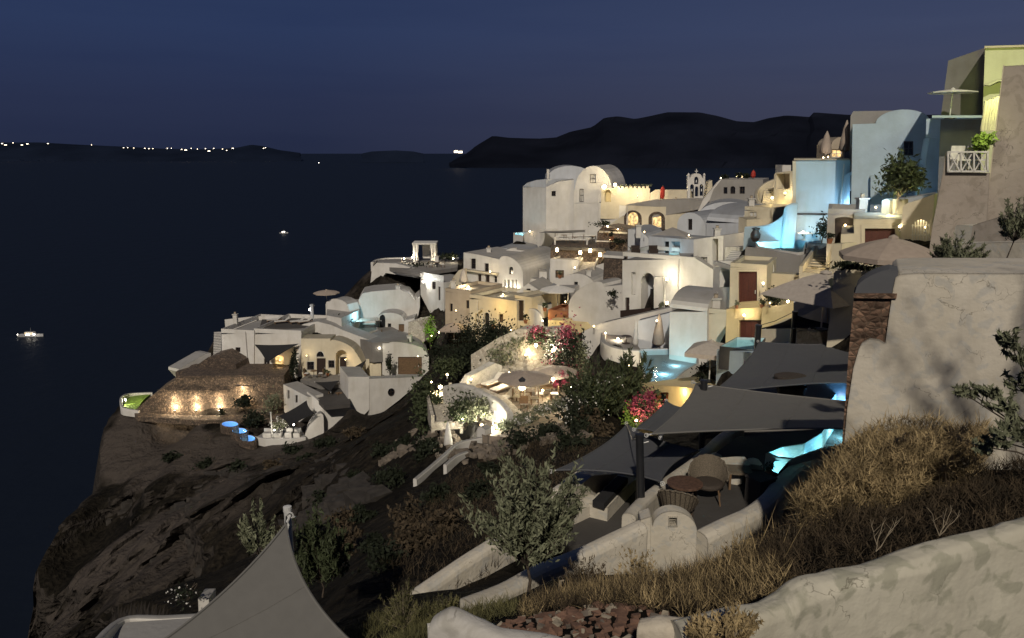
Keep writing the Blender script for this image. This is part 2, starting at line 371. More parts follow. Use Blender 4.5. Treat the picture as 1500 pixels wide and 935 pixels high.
def house(name, label, a, b, out, depth, mat='white', op=(), cat='house', group=None, parapet=0.0, vault=None, base=2.0, ground=True, gpy=None, front=0.0, gd=0.0, pmat=None, skew=0):
    ymax = max(y for _, y in out); fr = Fr(a, b, ymax)
    if skew:   # side walls running back along the camera ray, not square to the front
        q = Vector((fr.o.x, fr.o.y, 0)).normalized(); fr.bk = q/max(.3, q.dot(-fr.n))
    sz = [fr.sz(*p) for p in out]
    zlo = min(z for _, z in sz); ztop = max(z for _, z in sz)
    root = thing(name, label, cat, fr.w(fr.L/2, zlo, depth/2), group)
    holes = [opening(fr, o, root, depth) for o in op]
    body = list(sz)
    if parapet: body = [(s_, z-parapet if z > ztop-0.9 else z) for s_, z in sz]
    mb = MB(); slab(mb, fr, body, depth, holes, base); obj('wall', mb, mat, root)
    if parapet:
        aa = [s_ for s_, z in sz if z > ztop-0.9]; a0, a1 = min(aa), max(aa); pb = MB(); t = 0.22
        zt = [z for s_, z in sz if z > ztop-0.9]; zt = sum(zt)/len(zt)
        for (s0, s1, d0, d1) in ((a0, a1, 0.003, t), (a0, a1, depth-t, depth-0.003), (a0+.003, a0+t, t, depth-t), (a1-t, a1-.003, t, depth-t)):
            pb.prism([fr.w(s0, zt-parapet-0.02, d0), fr.w(s1, zt-parapet-0.02, d0), fr.w(s1, zt-parapet-0.02, d1), fr.w(s0, zt-parapet-0.02, d1)], (0, 0, parapet+0.02))
        obj('parapet', pb, pmat or mat, root)
    if vault:   # barrel roof lying along the facade: rise in metres
        aa = [s_ for s_, z in sz if z > ztop-0.9]; a0, a1 = min(aa), max(aa); n = 14; vb = MB()
        prof = [(depth/2*(1-math.cos(math.pi*i/n)), vault*math.sin(math.pi*i/n)) for i in range(n+1)]
        vb.prism([fr.w(a0+0.003, ztop-0.01+z, d) for d, z in prof], fr.u*(a1-a0-0.006)); obj('roof', vb, mat, root)
    if ground:
        for s_, d in ((0.0, 0.0), (fr.L, 0.0), (fr.L/2, depth/2), (0, depth), (fr.L, depth)):
            p = fr.w(s_, 0, d); GROUND.append((p.x, p.y, zlo-0.7+gd))
    root['_'] = 0; del root['_']
    return root, fr
def block(mb, fr, pts, back, depth):
    """polygon of picture points on the facade plane, standing proud (back<0) or behind"""
    mb.prism([fr.w(*fr.sz(*p), back) for p in pts], fr.bk*depth); return mb
def ribbon(name, label, path, thick, mat='white', cat='wall', group=None, rnd=True, base=0.6, parent=None, ground=False):
    """wall along points (px, py_base, py_top, Y)"""
    P = []
    for px, pb, pt, Y in path:
        q = at(px, pb, Y); P.append((q.x, q.y, q.z, zY(pt, Y)))
        if ground: GROUND.append((q.x, q.y, q.z-0.2))
    # refine
    Q = []
    for i in range(len(P)-1):
        p0, p1, p2, p3 = P[max(i-1, 0)], P[i], P[i+1], P[min(i+2, len(P)-1)]
        for k in range(5):
            t = k/5; Q.append(tuple(0.5*((2*b)+(c-a)*t+(2*a-5*b+4*c-d)*t*t+(3*b-a-3*c+d)*t**3) for a, b, c, d in zip(p0, p1, p2, p3)))
    Q.append(P[-1]); rows = []
    for i, (x, y, zb, zt) in enumerate(Q):
        x0, y0 = Q[max(i-1, 0)][:2]; x1, y1 = Q[min(i+1, len(Q)-1)][:2]
        d = Vector((x1-x0, y1-y0, 0)).normalized(); n = Vector((d.y, -d.x, 0))*thick/2
        c = Vector((x, y, 0)); h = min(thick*0.35, (zt-zb)*0.5)
        prof = [(-1, zb-base), (-1, zt-h)]+([(-0.85, zt-h*0.4), (-0.5, zt-h*0.08), (0, zt), (0.5, zt-h*0.08), (0.85, zt-h*0.4)] if rnd else [(-1, zt), (1, zt)])+[(1, zt-h), (1, zb-base)]
        rows.append([(c+n*k)+Vector((0, 0, z)) for k, z in prof])
    mb = MB(); mb.grid(rows); m = len(rows[0])
    for r in (rows[0], rows[-1]): mb.add(r, [tuple(range(m))])
    o = obj(name, mb, mat, parent, smooth=False)
    if parent is None: tag(o, label, cat, group)
    return o
def deck(name, label, pts, z, thick=0.3, mat='floor_grey', cat='terrace', group=None, ground=True, parent=None):
    P = [hp(x, y, z) for x, y in pts]; mb = MB(); mb.prism(P, (0, 0, -thick))
    o = obj(name, mb, mat, parent)
    if parent is None: tag(o, label, cat, group)
    if ground:
        for p in P: GROUND.append((p.x, p.y, z-thick*0.9-0.1))
    return o
def pool(label, pts, z, d=1.1, lights=(), mat='water', tile='pool_tile', wall='white', name='swimming_pool', wh=None, rim=0.25):
    P = [hp(x, y, z) for x, y in pts]; c = sum(P, Vector())/len(P)
    root = thing(name, label, 'pool', (c.x, c.y, z-d))
    mb = MB(); n = len(P); D = Vector((0, 0, -d)); out = [p+(p-c).normalized()*rim for p in P]
    up = Vector((0, 0, 0.06))
    vs = [p+up for p in P]+[p+D for p in P]+[p+up for p in out]+[p+D*1.5 for p in out]
    fs = [(i, i+n, (i+1) % n+n, (i+1) % n) for i in range(n)]+[(i, (i+1) % n, (i+1) % n+2*n, i+2*n) for i in range(n)]+[(i+2*n, (i+1) % n+2*n, (i+1) % n+3*n, i+3*n) for i in range(n)]
    fs += [tuple(i+n for i in t) for t in tessellate_polygon([P])]
    inner = MB(); inner.add(vs[:n]+vs[n:2*n], [(i, i+n, (i+1) % n+n, (i+1) % n) for i in range(n)]+[tuple(i+n for i in t) for t in tessellate_polygon([P])]); obj('basin', inner, tile, root)
    o2 = MB(); o2.add(vs[:n]+vs[2*n:], [(i, (i+1) % n, (i+1) % n+n, i+n) for i in range(n)]+[(i+n, (i+1) % n+n, (i+1) % n+2*n, i+2*n) for i in range(n)]); obj('pool_rim', o2, wall, root)
    wb = MB(); wb.add([p+(c-p)*0.002-Vector((0, 0, 0.05)) for p in P], tessellate_polygon([P])); obj('water', wb, mat, root)
    for q in out: GROUND.append((q.x, q.y, z-d-0.3))
    for (lx, ly, pw, col) in lights:
        q = hp(lx, ly, z); light('pool_light', (q.x, q.y, z-d*0.45), pw, col, root, 0.15)
    return root
def sail(name, label, corners, mat, sag=0.05, pinch=0.09, cat='shade sail', group=None, n=22):
    C = [at(*c) for c in corners]
    if len(C) == 3: C = C+[C[2]]
    cen = sum(C, Vector())/4; rows = []
    for i in range(n+1):
        v = i/n; row = []
        for j in range(n+1):
            u = j/n
            p = C[0]*(1-u)*(1-v)+C[1]*u*(1-v)+C[2]*u*v+C[3]*(1-u)*v
            bu, bv = 4*u*(1-u), 4*v*(1-v)
            e = Vector()
            # edges curve inwards
            e += ((C[3]+C[2])/2-(C[0]+C[1])/2)*pinch*bu*(1-v)**2
            e += ((C[0]+C[1])/2-(C[3]+C[2])/2)*pinch*bu*v**2
            e += ((C[1]+C[2])/2-(C[0]+C[3])/2)*pinch*bv*(1-u)**2
            e += ((C[0]+C[3])/2-(C[1]+C[2])/2)*pinch*bv*u**2
            size = (C[0]-C[2]).length
            wr = 0.0
            for q_, (cu, cv) in enumerate(((0, 0), (1, 0), (1, 1), (0, 1))):   # folds that run out of the corners
                du, dv = u-cu, v-cv; dd = math.hypot(du, dv); wr += math.sin(math.atan2(dv, du)*18+q_)*dd*max(0, 1-dd*1.5)**2
            row.append(p+e+Vector((0, 0, -sag*size*bu*bv*0.5+wr*0.035*size*.5)))
        rows.append(row)
    mb = MB(); mb.grid(rows); mb.grid([[p-Vector((0, 0, 0.015)) for p in r] for r in rows])
    k = n+1
    root = thing(name, label, cat, cen, group)
    o = obj('cloth', mb, mat, root, smooth=True)
    hb = MB()
    for e in (rows[0], rows[-1], [r[0] for r in rows], [r[-1] for r in rows]):
        if (e[0]-e[-1]).length > 0.05: hb.tube(e, 0.022, 5)
    obj('hem', hb, mat, root)
    sb = MB()
    for k_ in (round(n*.33), round(n*.66)): sb.tube([r[k_]+Vector((0, 0, .004)) for r in rows], 0.009, 4)
    obj('seam', sb, mat, root)
    for k_, c_ in enumerate(C[:len(corners)]):
        o_ = (c_-cen).normalized(); rb = MB(); rb.tube([c_+o_*.02, c_+o_*.16], 0.02, 6); rb.tube([c_+o_*.16+Vector((.05*math.cos(t*.9), 0, .05*math.sin(t*.9))) for t in range(8)], 0.012, 5); obj('corner_ring', rb, 'metal_white', root)
    return root
def umbrella(label, px, py, Y, r, h, mat='canvas', rise=0.25, val=0.16, n=8, group=None, closed=False, rz=0.2, sides=None, name='parasol', pole=True, polem='wood_white'):
    top = at(px, py, Y); root = thing(name, label, 'parasol', (top.x, top.y, top.z-h), group)
    if closed:
        mb = MB(); mb.lathe((top.x, top.y, top.z-h*0.78), [(r*0.5, 0), (r*1.0, h*0.06), (r*0.8, h*0.3), (r*0.45, h*0.6), (0.03, h*0.78)], 10); obj('canopy', mb, mat, root, True)
    else:
        mb = MB(); segs = []
        for i in range(7):
            t = i/6; segs.append([top+Vector((r*t*math.cos(rz+2*math.pi*k/n)*(1 if k % 1 == 0 else 1), r*t*math.sin(rz+2*math.pi*k/n), -rise*r*2*(0.55*t+0.45*t*t)*0.5)) for k in range(n)])
        vs = [p for s_ in segs for p in s_]
        mids = []
        fs = [(i*n+k, i*n+(k+1) % n, (i+1)*n+(k+1) % n, (i+1)*n+k) for i in range(6) for k in range(n)]
        mb.add(vs, fs); last = segs[-1]
        mb.add(last+[p-Vector((0, 0, val)) for p in last], [(k, (k+1) % n, (k+1) % n+n, k+n) for k in range(n)])
        mb.add([p-Vector((0, 0, .02)) for p in vs], fs)
        obj('canopy', mb, mat, root)
        rb = MB()
        for k in range(n): rb.tube([top-Vector((0, 0, 0.04)), segs[3][k]-Vector((0, 0, 0.05)), last[k]-Vector((0, 0, 0.05))], 0.015, 5)
        obj('ribs', rb, polem, root)
        vb = MB(); vb.lathe((top.x, top.y, top.z), [(r*0.1, -0.03), (r*0.09, 0.03), (0.02, 0.10)], 8); obj('finial', vb, mat, root)
    if pole:
        pb = MB(); pb.tube([(top.x, top.y, top.z-h), (top.x, top.y, top.z)], 0.035, 8); obj('pole', pb, polem, root)
        bb = MB(); bb.lathe((top.x, top.y, top.z-h), [(0.28, 0), (0.28, 0.05), (0.06, 0.09)], 12); obj('base', bb, 'metal_dark', root)
    return root
def post(name, label, px, pb, pt, Y, r=0.06, mat='metal_dark', cat='post', group=None, lean=0):
    b = at(px, pb, Y); z = zY(pt, Y); mb = MB(); mb.tube([(b.x, b.y, b.z), (b.x+lean, b.y, z)], r, 12)
    root = thing(name, label, cat, b, group); obj('pole', mb, mat, root)
    cb = MB(); cb.lathe((b.x+lean, b.y, z), [(r*1.15, -0.06), (r*1.15, 0.02), (r*0.5, 0.03)], 12); obj('cap', cb, mat, root)
    fb = MB(); fb.lathe(b, [(r*2, 0), (r*2, 0.02), (r*1.1, 0.03)], 12); obj('base_plate', fb, mat, root)
    hb = MB(); hb.tube([(b.x+lean+r, b.y-r, z-0.15), (b.x+lean+r*2.2, b.y-r, z-0.12)], 0.012, 6); obj('eye_bolt', hb, 'metal_white', root)
    return root
WARM = (1.0, 0.70, 0.34); WARM2 = (1.0, 0.80, 0.52); CYAN = (0.34, 0.80, 1.0); BLUE = (0.15, 0.45, 1.0)
def lamp(label, px, py, Y, power, col=WARM, r=0.11, kind='ball', bulb='bulb', name='lamp', group='lamps lit among the houses', fwd=0.25, drop=0.0):
    p = at(px, py, Y); root = thing(name, label, 'lamp', (p.x, p.y, p.z-0.25-drop), group)
    b = MB()
    if kind == 'ball':
        r *= .72
        b.lathe(p, [(r*0.35, -r*0.95), (r*0.85, -r*0.55), (r, 0), (r*0.85, r*0.55), (r*0.3, r*0.95)], 10); obj('bulb', b, bulb, root, True)
        m = MB(); m.lathe((p.x, p.y, p.z-0.25-drop), [(0.07, 0), (0.06, 0.04), (0.025, 0.07), (0.025, 0.16+drop)], 8); obj('holder', m, 'metal_dark', root)
    else:   # lantern
        b.lathe(p, [(r*0.6, -r), (r*0.75, 0), (r*0.6, r)], 8); obj('bulb', b, bulb, root, True)
        m = MB(); m.lathe((p.x, p.y, p.z-0.25), [(r, 0), (r, 0.03)], 6); m.lathe((p.x, p.y, p.z+r), [(r*1.2, 0), (0.02, r)], 6)
        for k in range(6):
            t = k*math.pi/3; m.tube([(p.x+r*math.cos(t), p.y+r*math.sin(t), p.z-0.24), (p.x+r*math.cos(t), p.y+r*math.sin(t), p.z+r)], 0.01, 4)
        obj('lantern_frame', m, 'metal_dark', root)
    if power: light('lamp_light', (p.x, p.y-fwd*0.6, p.z+0.10), power, col, root, r*0.8)
    return root
# ------------------------------------------------------------------ plants
def leafcloud(mb, c, rad, n, size, clumps=12, elong=2.2, seed=0, hollow=0.3):
    rg = np.random.default_rng(seed); cc = rg.normal(size=(clumps, 3)); cc /= np.linalg.norm(cc, axis=1)[:, None]
    cc *= (rg.uniform(hollow, 1.0, size=(clumps, 1)))*0.78
    k = rg.integers(0, clumps, n); pos = cc[k]+rg.normal(size=(n, 3))*rg.uniform(0.10, 0.30, size=(clumps, 1))[k]
    pos = pos*np.array(rad)+np.array(c)
    a = rg.normal(size=(n, 3)); a /= np.linalg.norm(a, axis=1)[:, None]; b = np.cross(a, rg.normal(size=(n, 3))); b /= np.linalg.norm(b, axis=1)[:, None]
    s_ = size*rg.uniform(0.6, 1.3, size=(n, 1)); a = a*s_*elong/2; b = b*s_/2
    V = np.stack([pos-a, pos+b, pos+a, pos-b], 1).reshape(-1, 3)
    k0 = len(mb.v); mb.v += V.tolist(); mb.f += (np.arange(4*n).reshape(-1, 4)+k0).tolist()
def strands(mb, P, L, w, lean=0.5, seed=0, up=1.0, bend=0.4):
    rg = np.random.default_rng(seed); n = len(P); P = np.asarray(P)
    d = rg.normal(size=(n, 3))*lean; d[:, 2] = np.abs(d[:, 2])*0.4+up; d /= np.linalg.norm(d, axis=1)[:, None]
    l = L*rg.uniform(0.4, 1.15, size=(n, 1)); s = rg.normal(size=(n, 3)); s[:, 2] = 0; s /= np.linalg.norm(s, axis=1)[:, None]; s *= w/2
    e = rg.normal(size=(n, 3))*bend*l; m = P+d*l*0.55+e*0.15; t = P+d*l+e*0.5
    V = np.stack([P-s, P+s, m+s*0.7, m-s*0.7, t], 1).reshape(-1, 3); k0 = len(mb.v); mb.v += V.tolist()
    i = np.arange(n)*5+k0; mb.f += np.stack([i, i+1, i+2, i+3], 1).tolist()+np.stack([i+3, i+2, i+4], 1).tolist()
def bush(label, px, py, Y, rw, rh, n=900, mat='leaf_green', leaf=0.09, name='shrub', cat='shrub', group='shrubs on the slope', seed=0, flowers=None, rd=None, stem=True, clumps=14):
    """px, py: middle of the crown"""
    c = at(px, py, Y); root = thing(name, label, cat, (c.x, c.y, c.z-rh*1.05), group)
    if stem:
        tb = MB(); rg = random.Random(seed)
        for k in range(5): tb.tube([(c.x+rg.uniform(-.05, .05), c.y, c.z-rh*1.05), (c.x+rg.uniform(-.3, .3)*rw, c.y+rg.uniform(-.3, .3)*rw, c.z-rh*.3), (c.x+rg.uniform(-.7, .7)*rw, c.y+rg.uniform(-.6, .6)*rw, c.z+rh*rg.uniform(.1, .7))], 0.035*rw, 5, 0.008)
        obj('stems', tb, 'bark', root)
    mb = MB(); leafcloud(mb, c, (rw, rd or rw, rh), n, leaf, clumps, 2.0, seed+5); obj('foliage', mb, mat, root)
    if flowers:
        fb = MB(); leafcloud(fb, (c.x, c.y-0.1, c.z), (rw*1.05, (rd or rw)*1.05, rh*1.02), flowers[0], leaf*1.0, max(6, clumps//2), 1.2, seed+9, .6); obj('blossom', fb, flowers[1], root)
    return root
def tree(label, px, pyb, pyt, Y, rw, n=1500, leaf=0.08, mat='leaf_olive', trunk_h=0.35, seed=0, name='olive_tree', group=None, bark='bark', tr=0.06, clumps=22, elong=3.0, lean=0.0):
    b = at(px, pyb, Y); H = zY(pyt, Y)-b.z; rg = random.Random(seed); root = thing(name, label, 'tree', b, group)
    tb = MB(); top = Vector((b.x+lean*H, b.y, b.z+H*trunk_h)); tb.tube([b, b+(top-b)*0.5+Vector((0.03*H, 0, 0)), top], tr, 8, tr*0.7)
    c = Vector((b.x+lean*H*1.6, b.y, b.z+H*(trunk_h+1)/2)); hh = H*(1-trunk_h)/2
    ends = []
    for k in range(11):
        t = rg.uniform(0, 6.28); e = c+Vector((rw*rg.uniform(.3, .85)*math.cos(t), rw*rg.uniform(.3, .85)*math.sin(t), hh*rg.uniform(-.5, .9)))
        tb.tube([top, top*0.5+e*0.5+Vector((0, 0, -0.06*H)), e], tr*0.5, 5, 0.006)
        for q in range(3):
            e2 = e+Vector((rg.uniform(-.3, .3)*rw, rg.uniform(-.3, .3)*rw, rg.uniform(-.05, .35)*hh)); tb.tube([top*0.4+e*0.6, e2], 0.008*max(1, tr*12), 4, 0.003)
    obj('trunk', tb, bark, root)
    mb = MB(); leafcloud(mb, c, (rw, rw, hh), n, leaf, clumps, elong, seed+3, 0.25); obj('crown', mb, mat, root)
    return root
def sprigs(lb, tb, base, c, rad, nb, nl, leaf, seed, elong=3.6, up=.5, br=.006):
    """branches that run from base out to an uneven envelope and carry leaves along their outer part"""
    rg = np.random.default_rng(seed); base = np.array(base); c = np.array(c); rad = np.array(rad); V = []
    for k in range(nb):
        d = rg.normal(size=3); d[2] = abs(d[2])*.9-.25; d /= np.linalg.norm(d); lobe = .62+.5*(.5+.5*math.sin(3*math.atan2(d[1], d[0])+seed+2*d[2]))*rg.uniform(.6, 1.0)
        end = c+d*rad*lobe; mid = base*.45+end*.55+np.array([0, 0, -.08])*rad[2]
        ts = np.linspace(0, 1, 6)[:, None]; pts = base*(1-ts)**2+2*mid*ts*(1-ts)+end*ts**2
        pts[-1] += rg.normal(size=3)*.06*rad; pts[-1][2] += up*.12*rad[2]
        tb.tube([Vector(p) for p in pts], br*1.6, 4, br*.35)
        t = rg.uniform(.38, 1.03, size=(nl, 1)); P = base*(1-t)**2+2*mid*t*(1-t)+end*t**2
        ax = (end-mid); ax /= np.linalg.norm(ax)+1e-9
        off = rg.normal(size=(nl, 3))*rad*.055*(1.5-t); P = P+off
        a = ax*.7+rg.normal(size=(nl, 3))*.6+np.array([0, 0, .25]); a /= np.linalg.norm(a, axis=1)[:, None]
        b = np.cross(a, rg.normal(size=(nl, 3))); b /= np.linalg.norm(b, axis=1)[:, None]
        s_ = leaf*rg.uniform(.55, 1.3, size=(nl, 1)); a = a*s_*elong/2; b = b*s_/2
        V.append(np.stack([P-a, P+b, P+a, P-b], 1).reshape(-1, 3))
    V = np.concatenate(V); k0 = len(lb.v); lb.v += V.tolist(); lb.f += (np.arange(len(V)).reshape(-1, 4)+k0).tolist()
def sprigtree(label, px, pyb, pyt, Y, rw, nb, nl, leaf, mat='leaf_olive', th=.25, seed=0, name='olive_tree', tr=.025, lean=0.0, bark='bark', elong=3.6):
    b = at(px, pyb, Y); H = zY(pyt, Y)-b.z; root = thing(name, label, 'tree', b); tb = MB(); lb = MB()
    top = Vector((b.x+lean*H, b.y, b.z+H*th)); tb.tube([b-Vector((0, 0, .1)), b*.5+top*.5+Vector((.02*H, 0, 0)), top], tr, 8, tr*.6)
    c = Vector((b.x+lean*H*1.5, b.y, b.z+H*(th*.75+.42))); sprigs(lb, tb, top, c, (rw, rw, H*(1-th)*.62), nb, nl, leaf, seed, elong, br=tr*.28)
    obj('trunk', tb, bark, root); obj('crown', lb, mat, root); return root
# ================================================================== camera, sky, light
cam = bpy.data.cameras.new('camera'); cam.sensor_width = 36; cam.lens = 36*F/1500; cam.clip_end = 60000; cam.clip_start = 0.1
co = bpy.data.objects.new('camera', cam); COL.objects.link(co); co.rotation_euler = (R(90-12.25), 0, 0); scene.camera = co
w = bpy.data.worlds.new('World'); scene.world = w; w.use_nodes = True; nt = w.node_tree; bg = nt.nodes['Background']
N = nt.nodes.new; L = nt.links.new
SUN_DIR = Vector((0.10, 0.76, -0.58)).normalized()
sky = N('ShaderNodeTexSky'); sky.sky_type = 'NISHITA'; sky.sun_disc = False
sky.sun_elevation = R(-4.0); sky.sun_rotation = R(60); sky.altitude = 120; sky.air_density = 1.0; sky.dust_density = 1.5; sky.ozone_density = 3.0
tc = N('ShaderNodeTexCoord'); sep = N('ShaderNodeSeparateXYZ'); L(tc.outputs['Generated'], sep.inputs[0])
rmp = N('ShaderNodeValToRGB'); e = rmp.color_ramp.elements
e[0].position = 0.0; e[0].color = (0.017, 0.023, 0.052, 1)
e[1].position = 1.0; e[1].color = (0.006, 0.010, 0.030, 1)
for p_, c_ in ((0.06, (0.020, 0.028, 0.066, 1)), (0.14, (0.022, 0.036, 0.090, 1)), (0.30, (0.018, 0.033, 0.086, 1))):
    q = e.new(p_); q.color = c_
L(sep.outputs['Z'], rmp.inputs[0])
# the afterglow: a mauve band low in the sky to the right
ax = N('ShaderNodeMapRange'); ax.inputs['From Min'].default_value = -0.25; ax.inputs['From Max'].default_value = 0.62; L(sep.outputs['X'], ax.inputs['Value'])
r2 = N('ShaderNodeValToRGB'); f = r2.color_ramp.elements
f[0].position = 0; f[0].color = (0.030, 0.026, 0.026, 1); f[1].position = 0.34; f[1].color = (0, 0, 0, 1)
q = f.new(0.10); q.color = (0.027, 0.025, 0.024, 1)
L(sep.outputs['Z'], r2.inputs[0])
mm = N('ShaderNodeMix'); mm.data_type = 'RGBA'; mm.blend_type = 'MULTIPLY'; mm.inputs['Factor'].default_value = 1
L(r2.outputs[0], mm.inputs[6]); L(ax.outputs[0], mm.inputs[7])
ad = N('ShaderNodeMix'); ad.data_type = 'RGBA'; ad.blend_type = 'ADD'; ad.inputs['Factor'].default_value = 1
L(rmp.outputs[0], ad.inputs[6]); L(mm.outputs[2], ad.inputs[7])
# thin cloud bars
mp = N('ShaderNodeMapping'); mp.inputs['Scale'].default_value = (2.2, 2.2, 26); L(tc.outputs['Generated'], mp.inputs[0])
cn = N('ShaderNodeTexNoise'); cn.inputs['Scale'].default_value = 1.4; cn.inputs['Detail'].default_value = 5; L(mp.outputs[0], cn.inputs['Vector'])
cr = N('ShaderNodeValToRGB'); h = cr.color_ramp.elements; h[0].position = 0.45; h[0].color = (1, 1, 1, 1); h[1].position = 0.72; h[1].color = (0.92, 0.93, 0.96, 1)
L(cn.outputs['Fac'], cr.inputs[0])
mc = N('ShaderNodeMix'); mc.data_type = 'RGBA'; mc.blend_type = 'MULTIPLY'; mc.inputs['Factor'].default_value = 1
L(ad.outputs[2], mc.inputs[6]); L(cr.outputs[0], mc.inputs[7])
sk = N('ShaderNodeMix'); sk.data_type = 'RGBA'; sk.blend_type = 'ADD'; sk.inputs['Factor'].default_value = 0.04
L(mc.outputs[2], sk.inputs[6]); L(sky.outputs[0], sk.inputs[7])
L(sk.outputs[2], bg.inputs[0]); bg.inputs[1].default_value = 1.0
sl = bpy.data.lights.new('sun', 'SUN'); sl.energy = 2.35; sl.angle = R(0.9); sl.color = (1.0, 0.90, 0.76)
so = bpy.data.objects.new('sun', sl); COL.objects.link(so); so.rotation_euler = SUN_DIR.to_track_quat('-Z', 'Y').to_euler()
vs = scene.view_settings; vs.view_transform = 'Standard'; vs.look = 'None'; vs.gamma = 1; vs.exposure = 0.12; vs.use_curve_mapping = False
cy = scene.cycles; cy.use_denoising = True; cy.max_bounces = 6; cy.diffuse_bounces = 3; cy.glossy_bounces = 2; cy.transmission_bounces = 3; cy.transparent_max_bounces = 8
cy.caustics_reflective = False; cy.caustics_refractive = False; cy.sample_clamp_indirect = 3.0; cy.use_light_tree = True
# ================================================================== sea and far land
m, nt2, b_ = nodes('sea'); N2 = nt2.nodes.new; L2 = nt2.links.new
b_.inputs['Base Color'].default_value = (0.0085, 0.0125, 0.021, 1); b_.inputs['Roughness'].default_value = 0.55; b_.inputs['IOR'].default_value = 1.33; b_.inputs['Specular IOR Level'].default_value = 0.14
gg = N2('ShaderNodeNewGeometry'); nn = N2('ShaderNodeTexNoise'); nn.inputs['Scale'].default_value = 0.06; nn.inputs['Detail'].default_value = 8; L2(gg.outputs['Position'], nn.inputs['Vector'])
bb = N2('ShaderNodeBump'); bb.inputs['Strength'].default_value = 0.5; bb.inputs['Distance'].default_value = 2.0; L2(nn.outputs['Fac'], bb.inputs['Height']); L2(bb.outputs[0], b_.inputs['Normal'])
MAT['sea'] = m
mb = MB(); k = 14; S = 50000
xs = [-S, -20000, -8000, -3000, -1000, 0, 1000, 3000, 8000, 20000, S]; ys = [-3000, -500, 200, 800, 2000, 5000, 12000, 25000, S]
mb.grid([[Vector((x, y, SEA)) for x in xs] for y in ys]); struct('sea', mb, 'sea')
def ridge(name, prof, Y0, Y1, shore, mat, depth=2500, rough=40):
    """prof: (px, py) skyline at distance Y1; the foot at sea level at distance Y0(px)"""
    rows = []; nx = 150; x0, x1 = prof[0][0], prof[-1][0]
    for i in range(nx+1):
        px = x0+(x1-x0)*i/nx
        py = np.interp(px, [p[0] for p in prof], [p[1] for p in prof])
        top = at(px, py, Y1); foot = Vector((top.x*Y0/Y1, Y0, SEA-5)); col = []
        for j in range(11):
            t = j/10; p = foot.lerp(top, t); p.z = foot.z+(top.z-foot.z)*(t**0.8)
            nz = noise.fractal(Vector((p.x/600, p.y/500, 3)), 1.0, 2.0, 5)
            if 0 < j < 10: p.y += nz*rough*6; p.z += nz*rough*(1-t)*1.2
            if j == 10: p.z += nz*rough*0.22
            col.append(p)
        back = Vector((top.x*(Y1+depth)/Y1, Y1+depth, SEA-5)); col += [top.lerp(back, .3)-Vector((0, 0, 8)), back]
        rows.append(col)
    mb = MB(); mb.grid(rows); return struct(name, mb, mat)
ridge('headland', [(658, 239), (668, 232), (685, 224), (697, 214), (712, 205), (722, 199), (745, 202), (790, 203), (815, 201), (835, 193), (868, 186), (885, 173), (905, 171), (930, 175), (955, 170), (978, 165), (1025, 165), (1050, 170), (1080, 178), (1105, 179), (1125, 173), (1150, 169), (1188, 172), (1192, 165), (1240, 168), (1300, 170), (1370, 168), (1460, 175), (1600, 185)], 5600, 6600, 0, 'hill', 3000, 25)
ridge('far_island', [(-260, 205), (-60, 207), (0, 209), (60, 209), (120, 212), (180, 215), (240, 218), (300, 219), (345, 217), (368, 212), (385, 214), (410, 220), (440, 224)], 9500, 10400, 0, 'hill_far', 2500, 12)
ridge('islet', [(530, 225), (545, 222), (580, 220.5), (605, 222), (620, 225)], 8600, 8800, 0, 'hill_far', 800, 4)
# far shore lights: little lit houses
def lit_house(px, py, Y, wd, h, label, group, s='bulb_far'):
    p = at(px, py, Y); root = thing('lit_house', label, 'house', (p.x, p.y, p.z-h/2), group)
    mb = MB(); mb.box((p.x, p.y+3, p.z), (wd, 5, h)); mb.box((p.x+wd*.2, p.y+3, p.z+h*.62), (wd*.5, 4, h*.3)); obj('wall', mb, 'white', root)
    gb = MB(); gb.box((p.x, p.y+0.3, p.z), (wd*0.86, 0.5, h*0.7)); obj('window', gb, s, root)
FARS = [(3, 210, 40), (8, 212, 60), (19, 209, 24), (32, 212, 50), (40, 210.5, 50), (70, 210, 30), (181, 216, 22), (187, 216, 18), (196, 216.5, 18), (212, 217, 26), (218, 217.5, 26), (224, 217.5, 18), (245, 217, 18), (251, 217, 14), (266, 218.5, 26), (272, 219.5, 60), (280, 217, 18), (289, 218, 16), (301, 217.5, 22), (306, 221, 60), (313, 217, 24), (326, 218, 20), (332, 220, 20), (341, 217, 42), (386, 217, 26), (389, 216, 18), (134, 212, 14)]
for i, (x, y, wd) in enumerate(FARS): lit_house(x, y+.5, 9300, wd*0.55, 7, 'tiny lit white house on the far island shore at left', 'lit houses along the far island')
for i, (x, y, wd) in enumerate(((668, 222.5, 30), (674, 223, 34))): lit_house(x, y, 5500, wd, 16, ('bright lit house at the tip of the dark headland, left one', 'bright lit house at the tip of the dark headland, right one')[i], 'lit houses on the headland tip')
